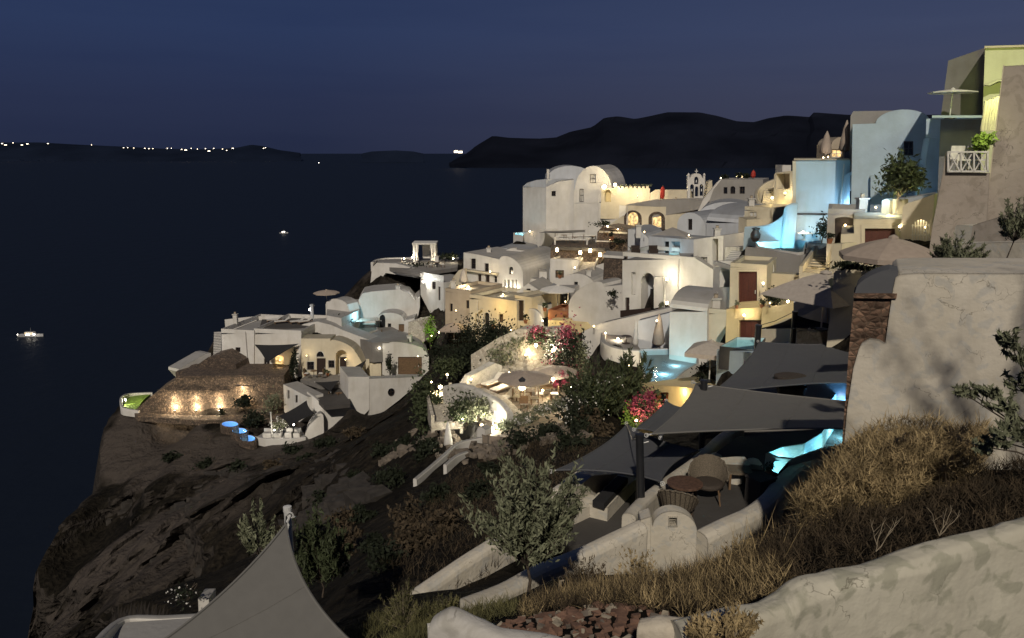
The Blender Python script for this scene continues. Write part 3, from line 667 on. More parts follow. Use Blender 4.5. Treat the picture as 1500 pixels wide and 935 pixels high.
# boats
def boat(label, px, py, Lm, lights, h=2.2):
    d = ray(px, py); p = d*(SEA/d.z); root = thing('motor_boat', label, 'boat', (p.x, p.y, SEA))
    mb = MB(); n = 14; rows = []
    for i in range(n+1):
        t = i/n; wv = 2.0*math.sin(math.pi*min(1, (1-t)*1.6)/2)*(Lm/15)+0.05; zt = SEA+1.2+0.5*t*t
        x = p.x-Lm/2+Lm*t
        rows.append([Vector((x, p.y-wv, zt)), Vector((x-.2, p.y-wv*.7, SEA-.3)), Vector((x-.2, p.y+wv*.7, SEA-.3)), Vector((x, p.y+wv, zt)), Vector((x, p.y-wv, zt))])
    mb.grid(rows); mb.add(rows[0][:4], [(0, 1, 2, 3)]); obj('hull', mb, 'hull', root)
    db = MB(); db.grid([[r[0]-Vector((0, 0, .15)), r[3]-Vector((0, 0, .15))] for r in rows]); obj('deck', db, 'wood', root)
    cb = MB(); cb.prism([(p.x-Lm*.22, p.y-1.2, SEA+1), (p.x-Lm*.22, p.y-1.2, SEA+3), (p.x+Lm*.12, p.y-1.2, SEA+3), (p.x+Lm*.2, p.y-1.2, SEA+1)], (0, 2.4, 0)); obj('cabin', cb, 'white', root)
    wb = MB()
    for k in range(4): wb.box((p.x-Lm*.18+k*Lm*.09, p.y-1.24, SEA+2.2), (Lm*.06, 0.05, .6))
    obj('window', wb, 'lit', root)
    mm_ = MB(); mm_.tube([(p.x, p.y, SEA+3), (p.x, p.y, SEA+5.5)], .05, 6); obj('mast', mm_, 'metal_white', root)
    for dx, dz, r in lights:
        lb = MB(); lb.lathe((p.x+dx, p.y-2.3, SEA+dz), [(r*.4, -r), (r, 0), (r*.4, r)], 8); obj('boat_light', lb, 'bulb_white', root)
    light('deck_light', (p.x, p.y-3.5, SEA+2.5), 12, (1, .95, .85), root, .3)
    return root
boat('white motor boat with a lit deck, nearest on the dark sea at left', 46, 493, 15, ((-1.6, 1.6, .3), (-.8, 1.6, .32), (0, 1.6, .3), (2.8, 1.9, .38), (3.5, 1.9, .38), (-7, 1.7, .25)))
boat('small boat with two white lights in the middle of the sea', 416, 342, 12, ((-1.6, 2, .5), (1.4, 2.6, .55)))
boat('distant boat with one light below the horizon', 467, 239, 20, ((0, 3, 2.2),))

# ================================================================== promontory at left
CORB = dict(arch=0)
r, f = house('house', 'white cliff-top house with one small square window and a black triangle sail', (324, 92), (372, 91), [(324, 551), (324, 484), (372, 482), (372, 551)], 9, 'white', [('win', 345, 509, 352, 516)], parapet=0.5)
r, f = house('house', 'white house with a lit glass door behind the black triangle sail', (372, 91.2), (441, 90), [(372, 551), (372, 484), (441, 482), (441, 551)], 9, 'white', [('door', 402.5, 521, 415.5, 550, dict(m='lit', planks=False)), ('win', 387, 525, 395, 537), ], parapet=0.5)
sail('shade_sail', 'black triangle shade sail over the lit glass door', [(373, 505, 90.5), (437, 504, 89.5), (391, 531, 86)], 'sail_black', pinch=0.05)
light('door_glow', at(409, 537, 89.2), 12, WARM, r, .3)
lamp('wall lamp inside the house behind the black triangle sail', 410, 528, 89.6, 10, WARM, .06, bulb='bulb_soft')
# lit stairs climbing the left flank
def steps(label, px0, py0, px1, py1, Y0, Y1, wd, n, mat='white', name='staircase', group=None, rail=True):
    a, b = at(px0, py0, Y0), at(px1, py1, Y1); root = thing(name, label, 'stairs', a, group)
    d = Vector((b.x-a.x, b.y-a.y, 0)); L_ = d.length; u = d.normalized(); nrm = Vector((-u.y, u.x, 0)); mb = MB(); rs = (b.z-a.z)/n
    for i in range(n):
        p0 = a+u*(L_*i/n); p1 = a+u*(L_*(i+1)/n); z = a.z+rs*(i+1)
        pts = [p0-nrm*wd/2, p0+nrm*wd/2, p1+nrm*wd/2, p1-nrm*wd/2]
        mb.prism([(p.x, p.y, z) for p in pts], (0, 0, -max(0.5, abs(rs)*2)))
    obj('steps', mb, mat, root)
    if rail:
        for sd in (-1, 1):
            q0, q1 = a+nrm*sd*(wd/2+.1), b+nrm*sd*(wd/2+.1); pb = MB(); e_ = nrm*0.1
            pb.add([(q0+e_)+Vector((0, 0, -.8)), (q0-e_)+Vector((0, 0, -.8)), (q1-e_)+Vector((0, 0, -.8)), (q1+e_)+Vector((0, 0, -.8)), (q0+e_)+Vector((0, 0, .45)), (q0-e_)+Vector((0, 0, .45)), (q1-e_)+Vector((0, 0, .5)), (q1+e_)+Vector((0, 0, .5))],
                   [(0, 1, 2, 3), (4, 7, 6, 5), (0, 4, 5, 1), (1, 5, 6, 2), (2, 6, 7, 3), (3, 7, 4, 0)]); obj('side_wall', pb, mat, root)
    for p in (a, b): GROUND.append((p.x, p.y, p.z-0.5))
    return root
steps('white lit stairs climbing the outer flank of the leftmost house', 318, 524, 319, 486, 91, 97, 0.9, 16, rail=False)
light('stair_light', at(317, 500, 90), 10, (1, .95, .85), bpy.data.objects['staircase'], .2)
deck('roof_terrace', 'grey roof terrace with sun loungers above the leftmost houses', [(380, 480), (384, 468), (458, 467), (450, 481)], zY(470, 97), 0.3, 'floor_dark')
ribbon('parapet_wall', 'low white parapet at the back of the leftmost roof terrace', [(330, 474, 468, 100), (382, 470, 463, 100), (458, 470, 462, 100)], .25, base=1)
# dark stone mound and the white gable wall beside it
mb = MB(); r_ = thing('stone_roof', 'dark stone hipped mound left of the leftmost white house', 'roof', at(318, 551, 90)); f_ = Fr((280, 89), (352, 88), 552)
mb.prism([f_.w(*f_.sz(*p)) for p in [(281, 553), (287, 536), (304, 524), (320, 520), (345, 534), (350, 553)]], -f_.n*4); obj('roof_body', mb, 'stone_dark', r_)
r, f = house('outbuilding', 'small white lean-to wall running down left of the stone mound', (262, 88), (300, 91), [(262, 545), (262, 541), (302, 518), (309, 517), (309, 530), (285, 548)], 2, 'white', parapet=0)
r, f = house('outbuilding', 'small stone hut with a flat top at the outer end of the stone wall', (257, 87.3), (284, 87.3), [(257, 556), (257, 545), (285, 544), (285, 556)], 2.5, 'stone_dark')
# long stone retaining wall with uplights
mb = MB(); r_ = thing('stone_wall', 'long brown stone retaining wall washed by four uplights', 'wall', at(310, 606, 86)); f_ = Fr((192, 84.5), (418, 86), 606)
mb.prism([f_.w(*f_.sz(*p)) for p in [(196, 603), (222, 580), (252, 560), (262, 552), (300, 551), (416, 551), (418, 608), (360, 611), (290, 612), (240, 609)]], -f_.n*5); obj('wall', mb, 'stone', r_)
tb = MB(); tb.prism([f_.w(*f_.sz(*p), -0.06) for p in [(262, 553.5), (262, 550.5), (416, 549.8), (416, 552.5)]], -f_.n*5.1); obj('coping', tb, 'stone_dark', r_)
for i, (x, lab) in enumerate(((258, 'first'), (289, 'second'), (323, 'third'), (358, 'fourth'))):
    p = f_.w(*f_.sz(x, 602 if i < 3 else 586), -0.45); root = thing('uplight', lab+' uplight from the left along the brown stone wall', 'lamp', p, 'uplights along the stone wall')
    b = MB(); b.lathe(p, [(.10, 0), (.12, .1), (.10, .2)], 8); obj('housing', b, 'metal_dark', root); b = MB(); b.lathe((p.x, p.y, p.z+.2), [(.09, 0), (.09, .02)], 8); obj('bulb', b, 'bulb_soft', root)
    light('lamp_light', (p.x, p.y+.1, p.z+.45), 130, (1, .78, .50), root, .07); light('lamp_light', (p.x, p.y+.05, p.z+1.5), 60, (1, .78, .50), root, .07)
    nb = MB(); q = f_.w(*f_.sz(x, 572 if i < 3 else 566), -0.03); nb.box(q, (2.1, .25, .12), ux=f_.u); o = obj('stone_ledge', nb, 'stone', r_)
zl = zY(607, 84)
deck('ledge', 'narrow stone ledge in front of the long brown stone wall', [(196, 604), (290, 609), (420, 606), (420, 614), (290, 616), (200, 610)], zl, .6, 'stone')
# round garden end with lit lawn
zg = zY(600, 85)
deck('lawn', 'small bright green lawn at the outer tip of the cliff', [(181, 598), (184, 583), (195, 577), (222, 576), (210, 586), (200, 600)], zY(592, 87), .4, 'leaf_lime', 'lawn')
ribbon('curved_wall', 'low white curved wall around the lit lawn at the cliff tip', [(204, 604, 601, 84.5), (182, 601, 597, 84.8), (178, 596, 588, 86), (180, 588, 580, 88), (192, 583, 576, 90), (224, 582, 574.5, 91)], .3, ground=True)
lamp('lawn lamp at the outer tip of the cliff', 184, 586, 87, 60, (1, .95, .6), .14, bulb='bulb_white')
light('lawn_glow', at(206, 578, 88)+Vector((0, 0, .5)), 25, (1, 1, .45), bpy.data.objects['lamp.001'] if 'lamp.001' in bpy.data.objects else None, .3)
bush('dark round clipped bush in front of the fourth uplight', 358, 590, 84, 1.25, .85, 700, 'leaf_dark', .16, seed=1, group=None)
bush('wide dark bush below the round clipped bush', 374, 612, 81.5, 1.8, 1.1, 900, 'leaf_dark', .18, seed=2, group=None)
bush('pale shrub lit on the stone wall beside the white diagonal wall', 400, 590, 84, 1.3, 1.6, 600, 'leaf_olive', .13, seed=3, group=None)
bush('small dark shrub at the foot of the third uplight', 325, 604, 84, .45, .7, 220, 'leaf_dark', .12, seed=4, group=None)
# three small round blue lit pools stepping down
for i, (x, y, rx, ry) in enumerate(((337, 622, 12, 4), (351, 632, 11, 4), (363, 643, 11, 4.5))):
    z = zY(y, 80-i*1.3); pts = [(x+rx*math.cos(t*math.pi/7), y+ry*math.sin(t*math.pi/7)) for t in range(14)]
    pool('upper middle lower'.split()[i]+' of three small blue lit pools stepping down the cliff', pts, z, .6, [(x, y, 20, (.5, .75, 1)), ], 'water_blue', 'pool_blue', 'stone_dark', 'plunge_pool', rim=.2)
# white deck with post and black sail
zd = zY(640, 78)
deck('terrace', 'small white lit terrace at the bottom of the promontory', [(376, 640), (395, 629), (440, 626), (448, 640), (425, 645), (395, 645)], zd, .4, 'white')
ribbon('curved_wall', 'thin white curved rim around the lit terrace at the promontory foot', [(374, 643, 639, 78), (395, 647, 642.5, 76.7), (425, 647, 642.5, 76.5), (447, 645, 640, 77)], .25)
sail('shade_sail', 'black shade sail beside the lit terrace at the promontory foot', [(408, 610, 77), (449, 587, 79), (461, 606, 78), (424, 625, 75.5)], 'sail_black', pinch=.06)
post('post', 'thin pale post holding the black sail at the promontory foot', 399, 640, 604, 77.5, .06, 'wood_white')
bush('white flowering bush lit beneath the black sail', 410, 622, 78, .9, .8, 400, 'leaf_olive', .12, seed=6, group=None, flowers=(150, 'canvas_white'))
for i, (x, y) in enumerate(((392, 636), (406, 634), (424, 632), (434, 634))):
    p = at(x, y, 78); root = thing('planter_block', ['leftmost', 'second', 'third', 'rightmost'][i]+' of four white seat blocks on the lit terrace', 'seat', (p.x, p.y, zd), 'seat blocks on the lit terrace')
    b = MB(); b.box((p.x, p.y, zd+.25), (.9, .6, .5)); obj('seat', b, 'white', root); b = MB(); b.box((p.x, p.y+.35, zd+.55), (.9, .15, .6)); obj('backrest', b, 'white', root)
lamp('bright lamp over the white terrace at the promontory foot', 430, 622, 77.5, 45, (1, .93, .8), .12, bulb='bulb_white')
lamp('low lamp among the seat blocks on the promontory foot', 402, 630, 77, 22, (1, .93, .8), .08, bulb='bulb_white')
# blocks at right of it
r, f = house('house', 'tall plain white block with a slim corner pier on the promontory edge', (475, 80), (541, 82), [(472, 644), (475, 597), (510, 592), (510, 552), (541, 552), (541, 600), (520, 622), (480, 640)], 4.5, 'white', [], gd=-1.5)
r, f = house('retaining_wall', 'white retaining wall with one round dark window above the gully', (541, 82), (626, 86), [(541, 618), (541, 555), (626, 552), (613, 562), (585, 586), (560, 605)], 1.2, 'white', [('win', 568, 569, 579, 581, dict(round=1))], cat='wall', gd=-1)
r, f = house('shell_wall', 'small white shell-shaped wall beside the lit terrace', (446, 78.5), (475, 79), [(447, 643), (447, 636)]+arc(448, 636, 474, 612, 14, 8)[2:]+[(474, 643)], .8, 'white', cat='wall')
r, f = house('stair_wall', 'white diagonal wall with a dark top running down beside the stone wall', (415, 85.5), (452, 81), [(415, 590), (415, 563), (452, 582), (454, 606), (430, 600)], 1.8, 'white', [('win', 421, 572, 424, 584), ('win', 432, 579, 436, 590)], cat='wall')
zt = zY(573, 84)
deck('sunken_terrace', 'dark sunken terrace with outdoor chairs between white walls', [(455, 575), (470, 566), (512, 566), (513, 592), (475, 596)], zt, .4, 'floor_dark')
ribbon('parapet_wall', 'white parapet along the front of the sunken terrace', [(452, 582, 573, 82), (462, 592, 581, 81), (476, 604, 594, 80.3)], .35)
sail('shade_sail', 'small black sail stretched over the sunken terrace chairs', [(462, 560, 85), (497, 558, 85), (484, 574, 82)], 'sail_black', pinch=.06)
sail('shade_sail', 'small black sail right of the L-shaped arcade house door', [(498, 549, 86.5), (536, 528, 89), (527, 550, 86)], 'sail_black', pinch=.04)
zt2 = zY(556, 87)
deck('terrace', 'cream front terrace before the house with the fanlight door', [(440, 556), (450, 549), (528, 549), (520, 562), (470, 566)], zt2, .4, 'floor_grey')
# house with the fanlight
r, f = house('house', 'cream house with a dark double door under a round fanlight', (441, 89.5), (530, 89), [(441, 552), (441, 496), (484, 496)]+arc(484, 500, 520, 515, 6, 8)+[(524, 521), (531, 533), (531, 552)], 2.2, 'cream',
  [('door', 464, 525, 477, 551), ('win', 450, 530, 460, 542, dict(trim=.06)), ('win', 481, 528, 490, 539, dict(trim=.06)), ('win', 463.5, 515, 474.5, 523, dict(arch=7, trim=.08)), ('niche', 492, 513, 508, 550, dict(arch=8, rv=1.0, m='cream'))], gd=-.2)
p = at(500, 548, 88.6); b = MB(); fr_ = f; o_ = [fr_.sz(x_, y_) for x_, y_ in rect(495, 526, 504, 550)]; b.prism([fr_.w(a_, z_, .9) for a_, z_ in o_], fr_.n*.06); obj('door', b, 'wood_dark', r)
lamp('wall lamp in the arched niche of the cream fanlight house', 506, 527, 88.4, 14, WARM, .09, bulb='bulb_soft')
lamp('small ground lamp before the cream fanlight house', 418, 554, 87, 6, WARM, .07, bulb='bulb_soft')
for i, (x, y, rw, rh, lab) in enumerate(((432, 530, .38, 2.1, 'tall thin dark cypress at the corner of the glass-door house'), (427, 537, .35, 1.4, 'short thin cypress beside the tall cypress'), (570, 532, .42, 1.6, 'dark cypress in front of the low vaulted house'))):
    bush(lab, x, y, 88.3, rw, rh, 420, 'leaf_dark', .14, 'cypress', 'tree', None, 20+i)
for i, (x, lab) in enumerate(((381, 'left'), (391, 'right'))):
    pass
# band walls sweeping down
r, f = house('roof_wall', 'long smooth white wall sweeping down between the terraces', (428, 95), (557, 90.5), [(431, 483), (444, 475), (464, 471), (485, 476), (503, 484), (530, 494), (557, 504), (557, 531), (540, 527), (523, 519), (505, 505), (490, 497), (468, 495), (444, 495)], 2.2, 'white', cat='wall', ground=False)
lamp('lamp on the corner of the long sweeping white wall', 556, 511, 90, 14, (1, .9, .7), .1, bulb='bulb_white')
r, f = house('passage_wall', 'warm lit low wall with square openings beside the low vaulted house', (530, 90.3), (558, 90), [(530, 549), (530, 530), (536, 530), (536, 526), (541, 526), (541, 532), (558, 533), (558, 549)], .4, 'cream', cat='wall')
lamp('lamp low behind the warm lit passage wall', 546, 524, 91.5, 28, WARM, .08, bulb='bulb_soft')
r, f = house('vaulted_house', 'low grey-white vaulted house with a brown timber gate', (560, 90), (628, 91), [(560, 549), (560, 503)]+arc(570, 503, 622, 513, 5, 10)+[(628, 520), (628, 549)], 6, 'white', [('door', 583, 523, 618, 549, dict(m='wood')), ('niche', 567, 519, 573, 540, dict(arch=5))])
# cave house with pool
zc = zY(487, 95)
deck('pool_terrace', 'paved terrace around the bright cyan pool of the cave house', [(498, 488), (515, 474), (560, 472), (600, 492), (598, 498), (545, 502)], zc, 2.5, 'floor_grey', ground=False)
pool('bright cyan lit pool beneath the cave house canopy', [(509, 484), (514, 475), (549, 474), (552, 483), (535, 489), (518, 489)], zc+.1, .55, [(516, 480, 260, CYAN), (532, 481, 260, CYAN), (545, 480, 260, CYAN)], rim=.2)
deck('roof_terrace', 'white roof terrace left of the cave dome', [(478, 462), (480, 446), (500, 440), (530, 438), (525, 455), (500, 466)], zY(448, 101), 2.2, 'white')
r, f = house('curved_house', 'rounded white side wall left of the blue lit cave terrace', (477, 99), (512, 97), [(477, 466)]+arc(477, 446, 510, 450, 10, 8)+[(512, 457), (500, 462), (492, 468)], 2, 'white')
r, f = house('cave_house', 'large sculpted white cave dome behind the cyan pool', (524, 100), (616, 101), [(524, 470), (525, 440), (531, 430), (545, 427), (585, 424), (600, 430), (608, 440), (615, 434), (615, 450), (606, 469)], 5, 'white')
r, f = house('cave_house', 'white cave facade with a tall arched blue door', (548, 98), (607, 98), [(548, 499), (550, 472)]+arc(550, 470, 592, 470, 12, 10)+[(607, 466), (607, 499)], 3, 'white', [('door', 556, 461, 564.5, 497, dict(arch=6, m='glass_dark', trim=.1)), ('win', 568, 474, 573, 486), ('door', 584, 475, 592, 496, dict(m='wood')), ('niche', 534, 0, 0, 0) ][:3])
sail('awning', 'pale canvas awning shading the cyan pool', [(522, 467, 98), (553, 465, 98), (557, 470, 96), (518, 472, 96)], 'canvas_tan', pinch=.03, cat='awning')
light('cave_glow', at(525, 462, 96.5), 110, CYAN, r, .5)
lamp('lamp beside the plant at the foot of the cave facade', 579, 492, 96, 16, (1, .9, .6), .1, bulb='bulb_white')
umbrella('open beige parasol alone against the sea', 478, 425, 99, 1.7, 3.6, 'canvas_tan', rise=.2, val=.12)
lamp('small white lamp against the sea beside the lone parasol', 453, 454, 99, 8, (1, .95, .9), .13, bulb='bulb_white')
post('figure_post', 'short pale finial post beside the lone parasol', 458, 474, 446, 99, .22, 'cool')
bush('dark shrubs edging the terrace of the cyan pool', 503, 468, 95.5, 1.4, .8, 500, 'leaf_dark', .15, seed=31, group=None)
# plateau with parapet and pergola
r, f = house('terrace_wall', 'thick white terrace wall above the brown scrub bank', (537, 108), (614, 106), [(540, 412), (545, 392), (552, 385), (580, 386), (614, 395), (614, 408), (590, 404), (565, 400)], 1, 'white', cat='wall')
deck('plateau_terrace', 'flat top terrace behind the thick white terrace wall', [(550, 388), (556, 380), (672, 378), (670, 392), (615, 400)], zY(386, 111), .5, 'floor_grey')
ribbon('parapet_wall', 'low white parapet with lamps on the outer edge of the top terrace', [(545, 392, 384, 110), (556, 385, 379, 115), (590, 384, 377, 116), (672, 382, 377, 117)], .35)
p0 = at(606, 381, 112); root = thing('pergola', 'white square pergola with tied curtains standing against the sea', 'pergola', p0)
zt_, zb_ = zY(358, 112), zY(383, 112); X0, X1 = at(607, 383, 112).x, at(637, 383, 112).x
for i, (x, y) in enumerate(((X0, 112), (X1, 112), (X0, 114.6), (X1, 114.6))):
    b = MB(); b.box((x, y, (zt_+zb_)/2), (.32, .32, zt_-zb_)); obj('pillar', b, 'wood_white', root)
b = MB(); b.box(((X0+X1)/2, 113.3, zt_+.08), (X1-X0+.5, 3.1, .22)); obj('roof', b, 'wood_white', root)
for x in (X0+.42, X1-.42):
    b = MB(); b.lathe((x, 112.1, zb_+.1), [(.22, 0), (.12, (zt_-zb_)*.4), (.3, zt_-zb_-.12)], 9); obj('curtain', b, 'canvas_white', root)
b = MB(); b.box(((X0+X1)/2, 114.6, (zt_+zb_)/2), (1.2, .12, zt_-zb_-.2)); obj('back_panel', b, 'canvas_white', root)
lamp('lamp at the left foot of the white pergola', 604, 377, 111.5, 60, (1, .9, .7), .16, bulb='bulb_white')
lamp('lamp on the parapet at the left end of the top terrace', 592, 379, 111, 26, (1, .85, .6), .13)
lamp('lamp at the right foot of the white pergola', 640, 380, 111.3, 50, (1, .85, .6), .16)
lamp('lamp at the right end of the top terrace parapet', 664, 379, 112, 30, (1, .85, .6), .13)
lamp('lamp on the dark flower bed of the top terrace', 584, 391, 107, 40, (1, .9, .7), .15, bulb='bulb_white')
bush('low dark hedge behind the top terrace lamp', 655, 376, 113.5, 2.2, .7, 400, 'leaf_dark', .2, seed=33, group=None, stem=False)
bush('low dark hedge in the middle of the top terrace', 615, 391, 108.5, 3.5, .5, 500, 'leaf_dark', .2, seed=34, group=None, stem=False)
r, f = house('house', 'brightly lit white house with glass railing on its roof', (616, 103), (650, 99), [(616, 432), (616, 407), (650, 414), (650, 446), (632, 442)], 5, 'white', [('win', 633, 413, 638, 424), ('win', 642, 420, 645, 440)])
ribbon('railing', 'glass and steel railing on the roof of the brightly lit house', [(616, 407, 398, 103), (632, 410, 401, 101.2), (650, 414, 404, 99)], .06, 'metal_white', rnd=False, base=0)
lamp('very bright lamp on the wall of the house with the glass railing', 620, 413, 101.5, 150, (1, .95, .85), .2, bulb='bulb_white')
bush('tall green creeper lit by a green lamp', 630, 482, 92, 1.0, 2.4, 900, 'leaf_lime', .13, 'creeper', 'shrub', None, 41)
lamp('green garden lamp at the foot of the tall creeper', 632, 492, 90.5, 40, (.55, 1, .25), .09, bulb='bulb_soft')
r, f = house('stone_house', 'pale rubble stone wall right of the cave facade', (597, 96), (620, 95), [(597, 500), (598, 472), (612, 470), (622, 486), (622, 500)], 3, 'stone_light')
umbrella('square tan thatch parasol beside the yellow lit corner', 665, 473, 80, 1.9, 1.9, 'canvas_tan', rise=.32, val=.15, n=4, rz=.6)
lamp('lamp under the tan thatch parasol', 643, 487, 81, 14, WARM, .1)
# loungers on roofs
def lounger_proto(px, py, Y, label, rz, group):
    p = at(px, py, Y); root = thing('sun_lounger', label, 'sun lounger', p, group)
    b = MB(); b.box((p.x, p.y, p.z+.28), (1.9, .62, .06)); obj('frame', b, 'wood', root)
    b = MB(); b.box((p.x-.25, p.y, p.z+.35), (1.35, .58, .09)); obj('mattress', b, 'cushion', root)
    b = MB(); b.add([(p.x+.42, p.y-.29, p.z+.32), (p.x+.42, p.y+.29, p.z+.32), (p.x+.98, p.y+.29, p.z+.72), (p.x+.98, p.y-.29, p.z+.72), (p.x+.42, p.y-.29, p.z+.40), (p.x+.42, p.y+.29, p.z+.40), (p.x+.94, p.y+.29, p.z+.80), (p.x+.94, p.y-.29, p.z+.80)], [(0, 1, 2, 3), (4, 7, 6, 5), (0, 4, 5, 1), (1, 5, 6, 2), (2, 6, 7, 3), (3, 7, 4, 0)]); obj('backrest', b, 'cushion', root)
    for sx in (-.85, .85):
        for sy in (-.26, .26):
            b = MB(); b.box((p.x+sx, p.y+sy, p.z+.13), (.06, .06, .26)); obj('leg', b, 'wood', root)
    root.rotation_euler.z = rz; return root
zr = zY(476, 95)
L0 = lounger_proto(402, 474, 96.3, 'leftmost sun lounger on the roof terrace of the cliff-top houses', .4, 'sun loungers on the roof terrace')
L0.location.z = zY(470, 97)
for i, (x, y, lab) in enumerate(((413, 474, 'second sun lounger from the left on the roof terrace'), (436, 474, 'third sun lounger from the left on the roof terrace'), (447, 474, 'rightmost sun lounger on the cliff-top roof terrace'))):
    q = hp(x, y, zY(470, 97)); dup(L0, q, .4+.1*i, lab)
# ================================================================== middle of the village
r, f = house('long_house', 'long cream two-storey house with small balcony doors below the gable', (679, 93), (731, 90), [(679, 429), (679, 370), (700, 373), (731, 380), (731, 429)], 7, 'white',
  [('win', 690, 379, 697, 394, dict(trim=.08)), ('win', 710, 386, 716, 399, dict(trim=.08)), ('door', 700, 402, 705, 424), ('door', 711, 403, 717, 427), ('win', 724, 405, 728, 414)], gd=-.3)
b = MB(); q0, q1 = f.sz(679, 372), f.sz(731, 384); q2 = f.w(q0[0], q0[1], 0); block(b, f, [(680, 396), (680, 393.5), (731, 400), (731, 402.5)], -.45, .45); obj('balcony_slab', b, 'cream', r)
r, f = house('vaulted_house', 'white vaulted gable house with an arched window and lit columns below', (731, 90), (767, 88.5), [(731, 432)]+arc(731, 383, 766, 400, 14, 14)+[(767, 432)], 11, 'white', [('win', 746, 391, 751.5, 402, dict(arch=3)), ('niche', 738, 410, 757, 432, dict(rv=.8, m='white'))], gd=-.2)
for i, x in enumerate((742, 748, 754)):
    b = MB(); block(b, f, rect(x-1.3, 410, x+1.3, 432), -.003, .3); obj('column', b, 'wood_white', r)
lamp('lamp behind the left lit column of the vaulted gable house', 742, 420, 89, 20, (1, .9, .7), .09, fwd=0)
lamp('lamp behind the right lit column of the vaulted gable house', 754, 424, 88.6, 20, (1, .9, .7), .09, fwd=0)
r, f = house('roof_vault', 'wide grey barrel vault roof behind the lit gable house', (742, 97), (806, 95), [(700, 398)]+arc(700, 384, 806, 398, 26, 16)+[(806, 418)], 9, 'cool', gd=-.5)
r, f = house('roof_wall', 'curled white roof wall on top of the wide grey vault', (728, 96), (775, 96), [(728, 380)]+arc(728, 378, 757, 366, 6, 8)+[(775, 368), (768, 378), (745, 381)], 1.6, 'white', cat='wall', ground=False)
umbrella('folded parasol glowing beside the cream two-storey house', 679, 393, 88, .55, 2.2, 'canvas', closed=True)
lamp('very bright lamp at the foot of the glowing folded parasol', 686, 421, 86, 110, (1, .86, .6), .18)
r, f = house('house', 'lit cream parapet curve left of the two-storey house', (655, 90), (680, 89), [(655, 428), (657, 420), (664, 406), (672, 396), (679, 394), (680, 428)], .8, 'cream', cat='wall')
r, f = house('house', 'tan cube house with two small windows above the thatch parasol', (652, 84), (689, 82), [(652, 478), (652, 423), (689, 426), (689, 478)], 6, 'tan', [('win', 659, 445, 663, 456), ('win', 683, 440, 687, 452)], parapet=.35)
r, f = house('house', 'yellow lit house with a dark arched double door', (688, 82), (757, 78), [(680, 493), (680, 474), (688, 474), (688, 434), (704, 434), (757, 438), (757, 484), (730, 487)], 6, 'cream', [('door', 709.5, 458, 717, 479, dict(arch=4, m='glass_dark', trim=.12)), ('win', 731, 460, 737, 472, dict(m='wood')), ('win', 697, 462, 701, 473)], parapet=.35)
b = MB(); block(b, f, [(693, 487), (693, 459), (697, 456), (707, 452), (707, 455), (699, 460), (699, 487)], -.3, .3); obj('buttress', b, 'cream', r)
r, f = house('house', 'cream block with one very tall narrow dark door', (754, 78.5), (779, 77), [(754, 474), (754, 434), (779, 434), (779, 474)], 5, 'cream', [('door', 758, 440, 767.5, 470, dict(trim=.08))], parapet=.3)
lamp('lamp on the terrace above the yellow house', 737, 432, 83, 30, (1, .88, .6), .09)
light('yellow_glow', at(722, 452, 78.0), 75, (1, .66, .2), r, .4)
light('yellow_glow', at(745, 470, 76), 50, (1, .68, .2), r, .3)
light('yellow_glow', at(684, 470, 79.5), 18, (1, .75, .3), r, .3)
lamp('small lamp at the tip of the dark tree below the yellow house', 749, 484, 73, 12, (1, .9, .3), .08)
ribbon('curved_wall', 'round white stair wall right of the tall narrow door', [(776, 481, 452, 76.5), (785, 484, 453, 75.5), (793, 486, 462, 75), (796, 487, 476, 75)], .3)
r, f = house('gable_house', 'small white gabled house with one dark window', (757, 85), (792, 84), [(757, 437), (757, 427), (774, 415), (792, 427), (792, 437)], 5, 'white', [('win', 771, 423, 777, 434)], gd=.2)
r, f = house('gable_house', 'tiny bluish gabled annex beside the dark windowed gable', (788, 83.5), (811, 83), [(788, 441), (790, 430), (799, 423), (811, 430), (811, 441)], 4, 'cool', [('win', 799.5, 429, 803, 434)])
r, f = house('wall_block', 'white stepped wall between the gable house and stairs', (772, 90), (808, 90), [(772, 424), (778, 408), (790, 410), (790, 398), (801, 398), (801, 410), (808, 416), (808, 428)], 2, 'white', cat='wall')
pool('small blue lit pool beside the open white parasol', [(783, 446), (789, 441), (805, 441), (807, 446), (797, 449)], zY(444, 79), .8, [(795, 444, 50, BLUE)], 'water_blue', 'pool_blue', rim=.12)
umbrella('open white parasol over the dark doors above the terracotta counter', 817, 418, 78, 1.9, 2.5, 'canvas_white', rise=.25, val=.1, n=8)
r, f = house('house', 'low dark-doored room behind the open white parasol', (804, 81), (833, 80), [(804, 455), (804, 424), (833, 424), (833, 455)], 4, 'white', [('door', 807, 430, 813, 449, dict(m='glass_dark')), ('door', 815, 430, 831, 451, dict(m='glass_dark'))])
r, f = house('bar_counter', 'terracotta fronted counter terrace on a yellow lit wall', (803, 76), (832, 75), [(803, 484), (803, 453), (832, 457), (832, 484)], 3.5, 'terracotta', [('win', 825, 461, 831, 469)], cat='terrace', parapet=.3)
r, f = house('wall_block', 'yellow lit base wall beneath the terracotta counter', (801, 74.5), (857, 72), [(801, 486), (803, 469), (826, 470), (828, 474), (850, 476), (857, 484), (850, 488)], 1.5, 'yellow', [('win', 821, 474, 826, 482)], cat='wall')
light('yellow_glow', at(812, 474, 72.8), 22, (1, .75, .3), r, .3)
light('yellow_glow', at(800, 462, 76), 18, (1, .75, .3), r, .3)
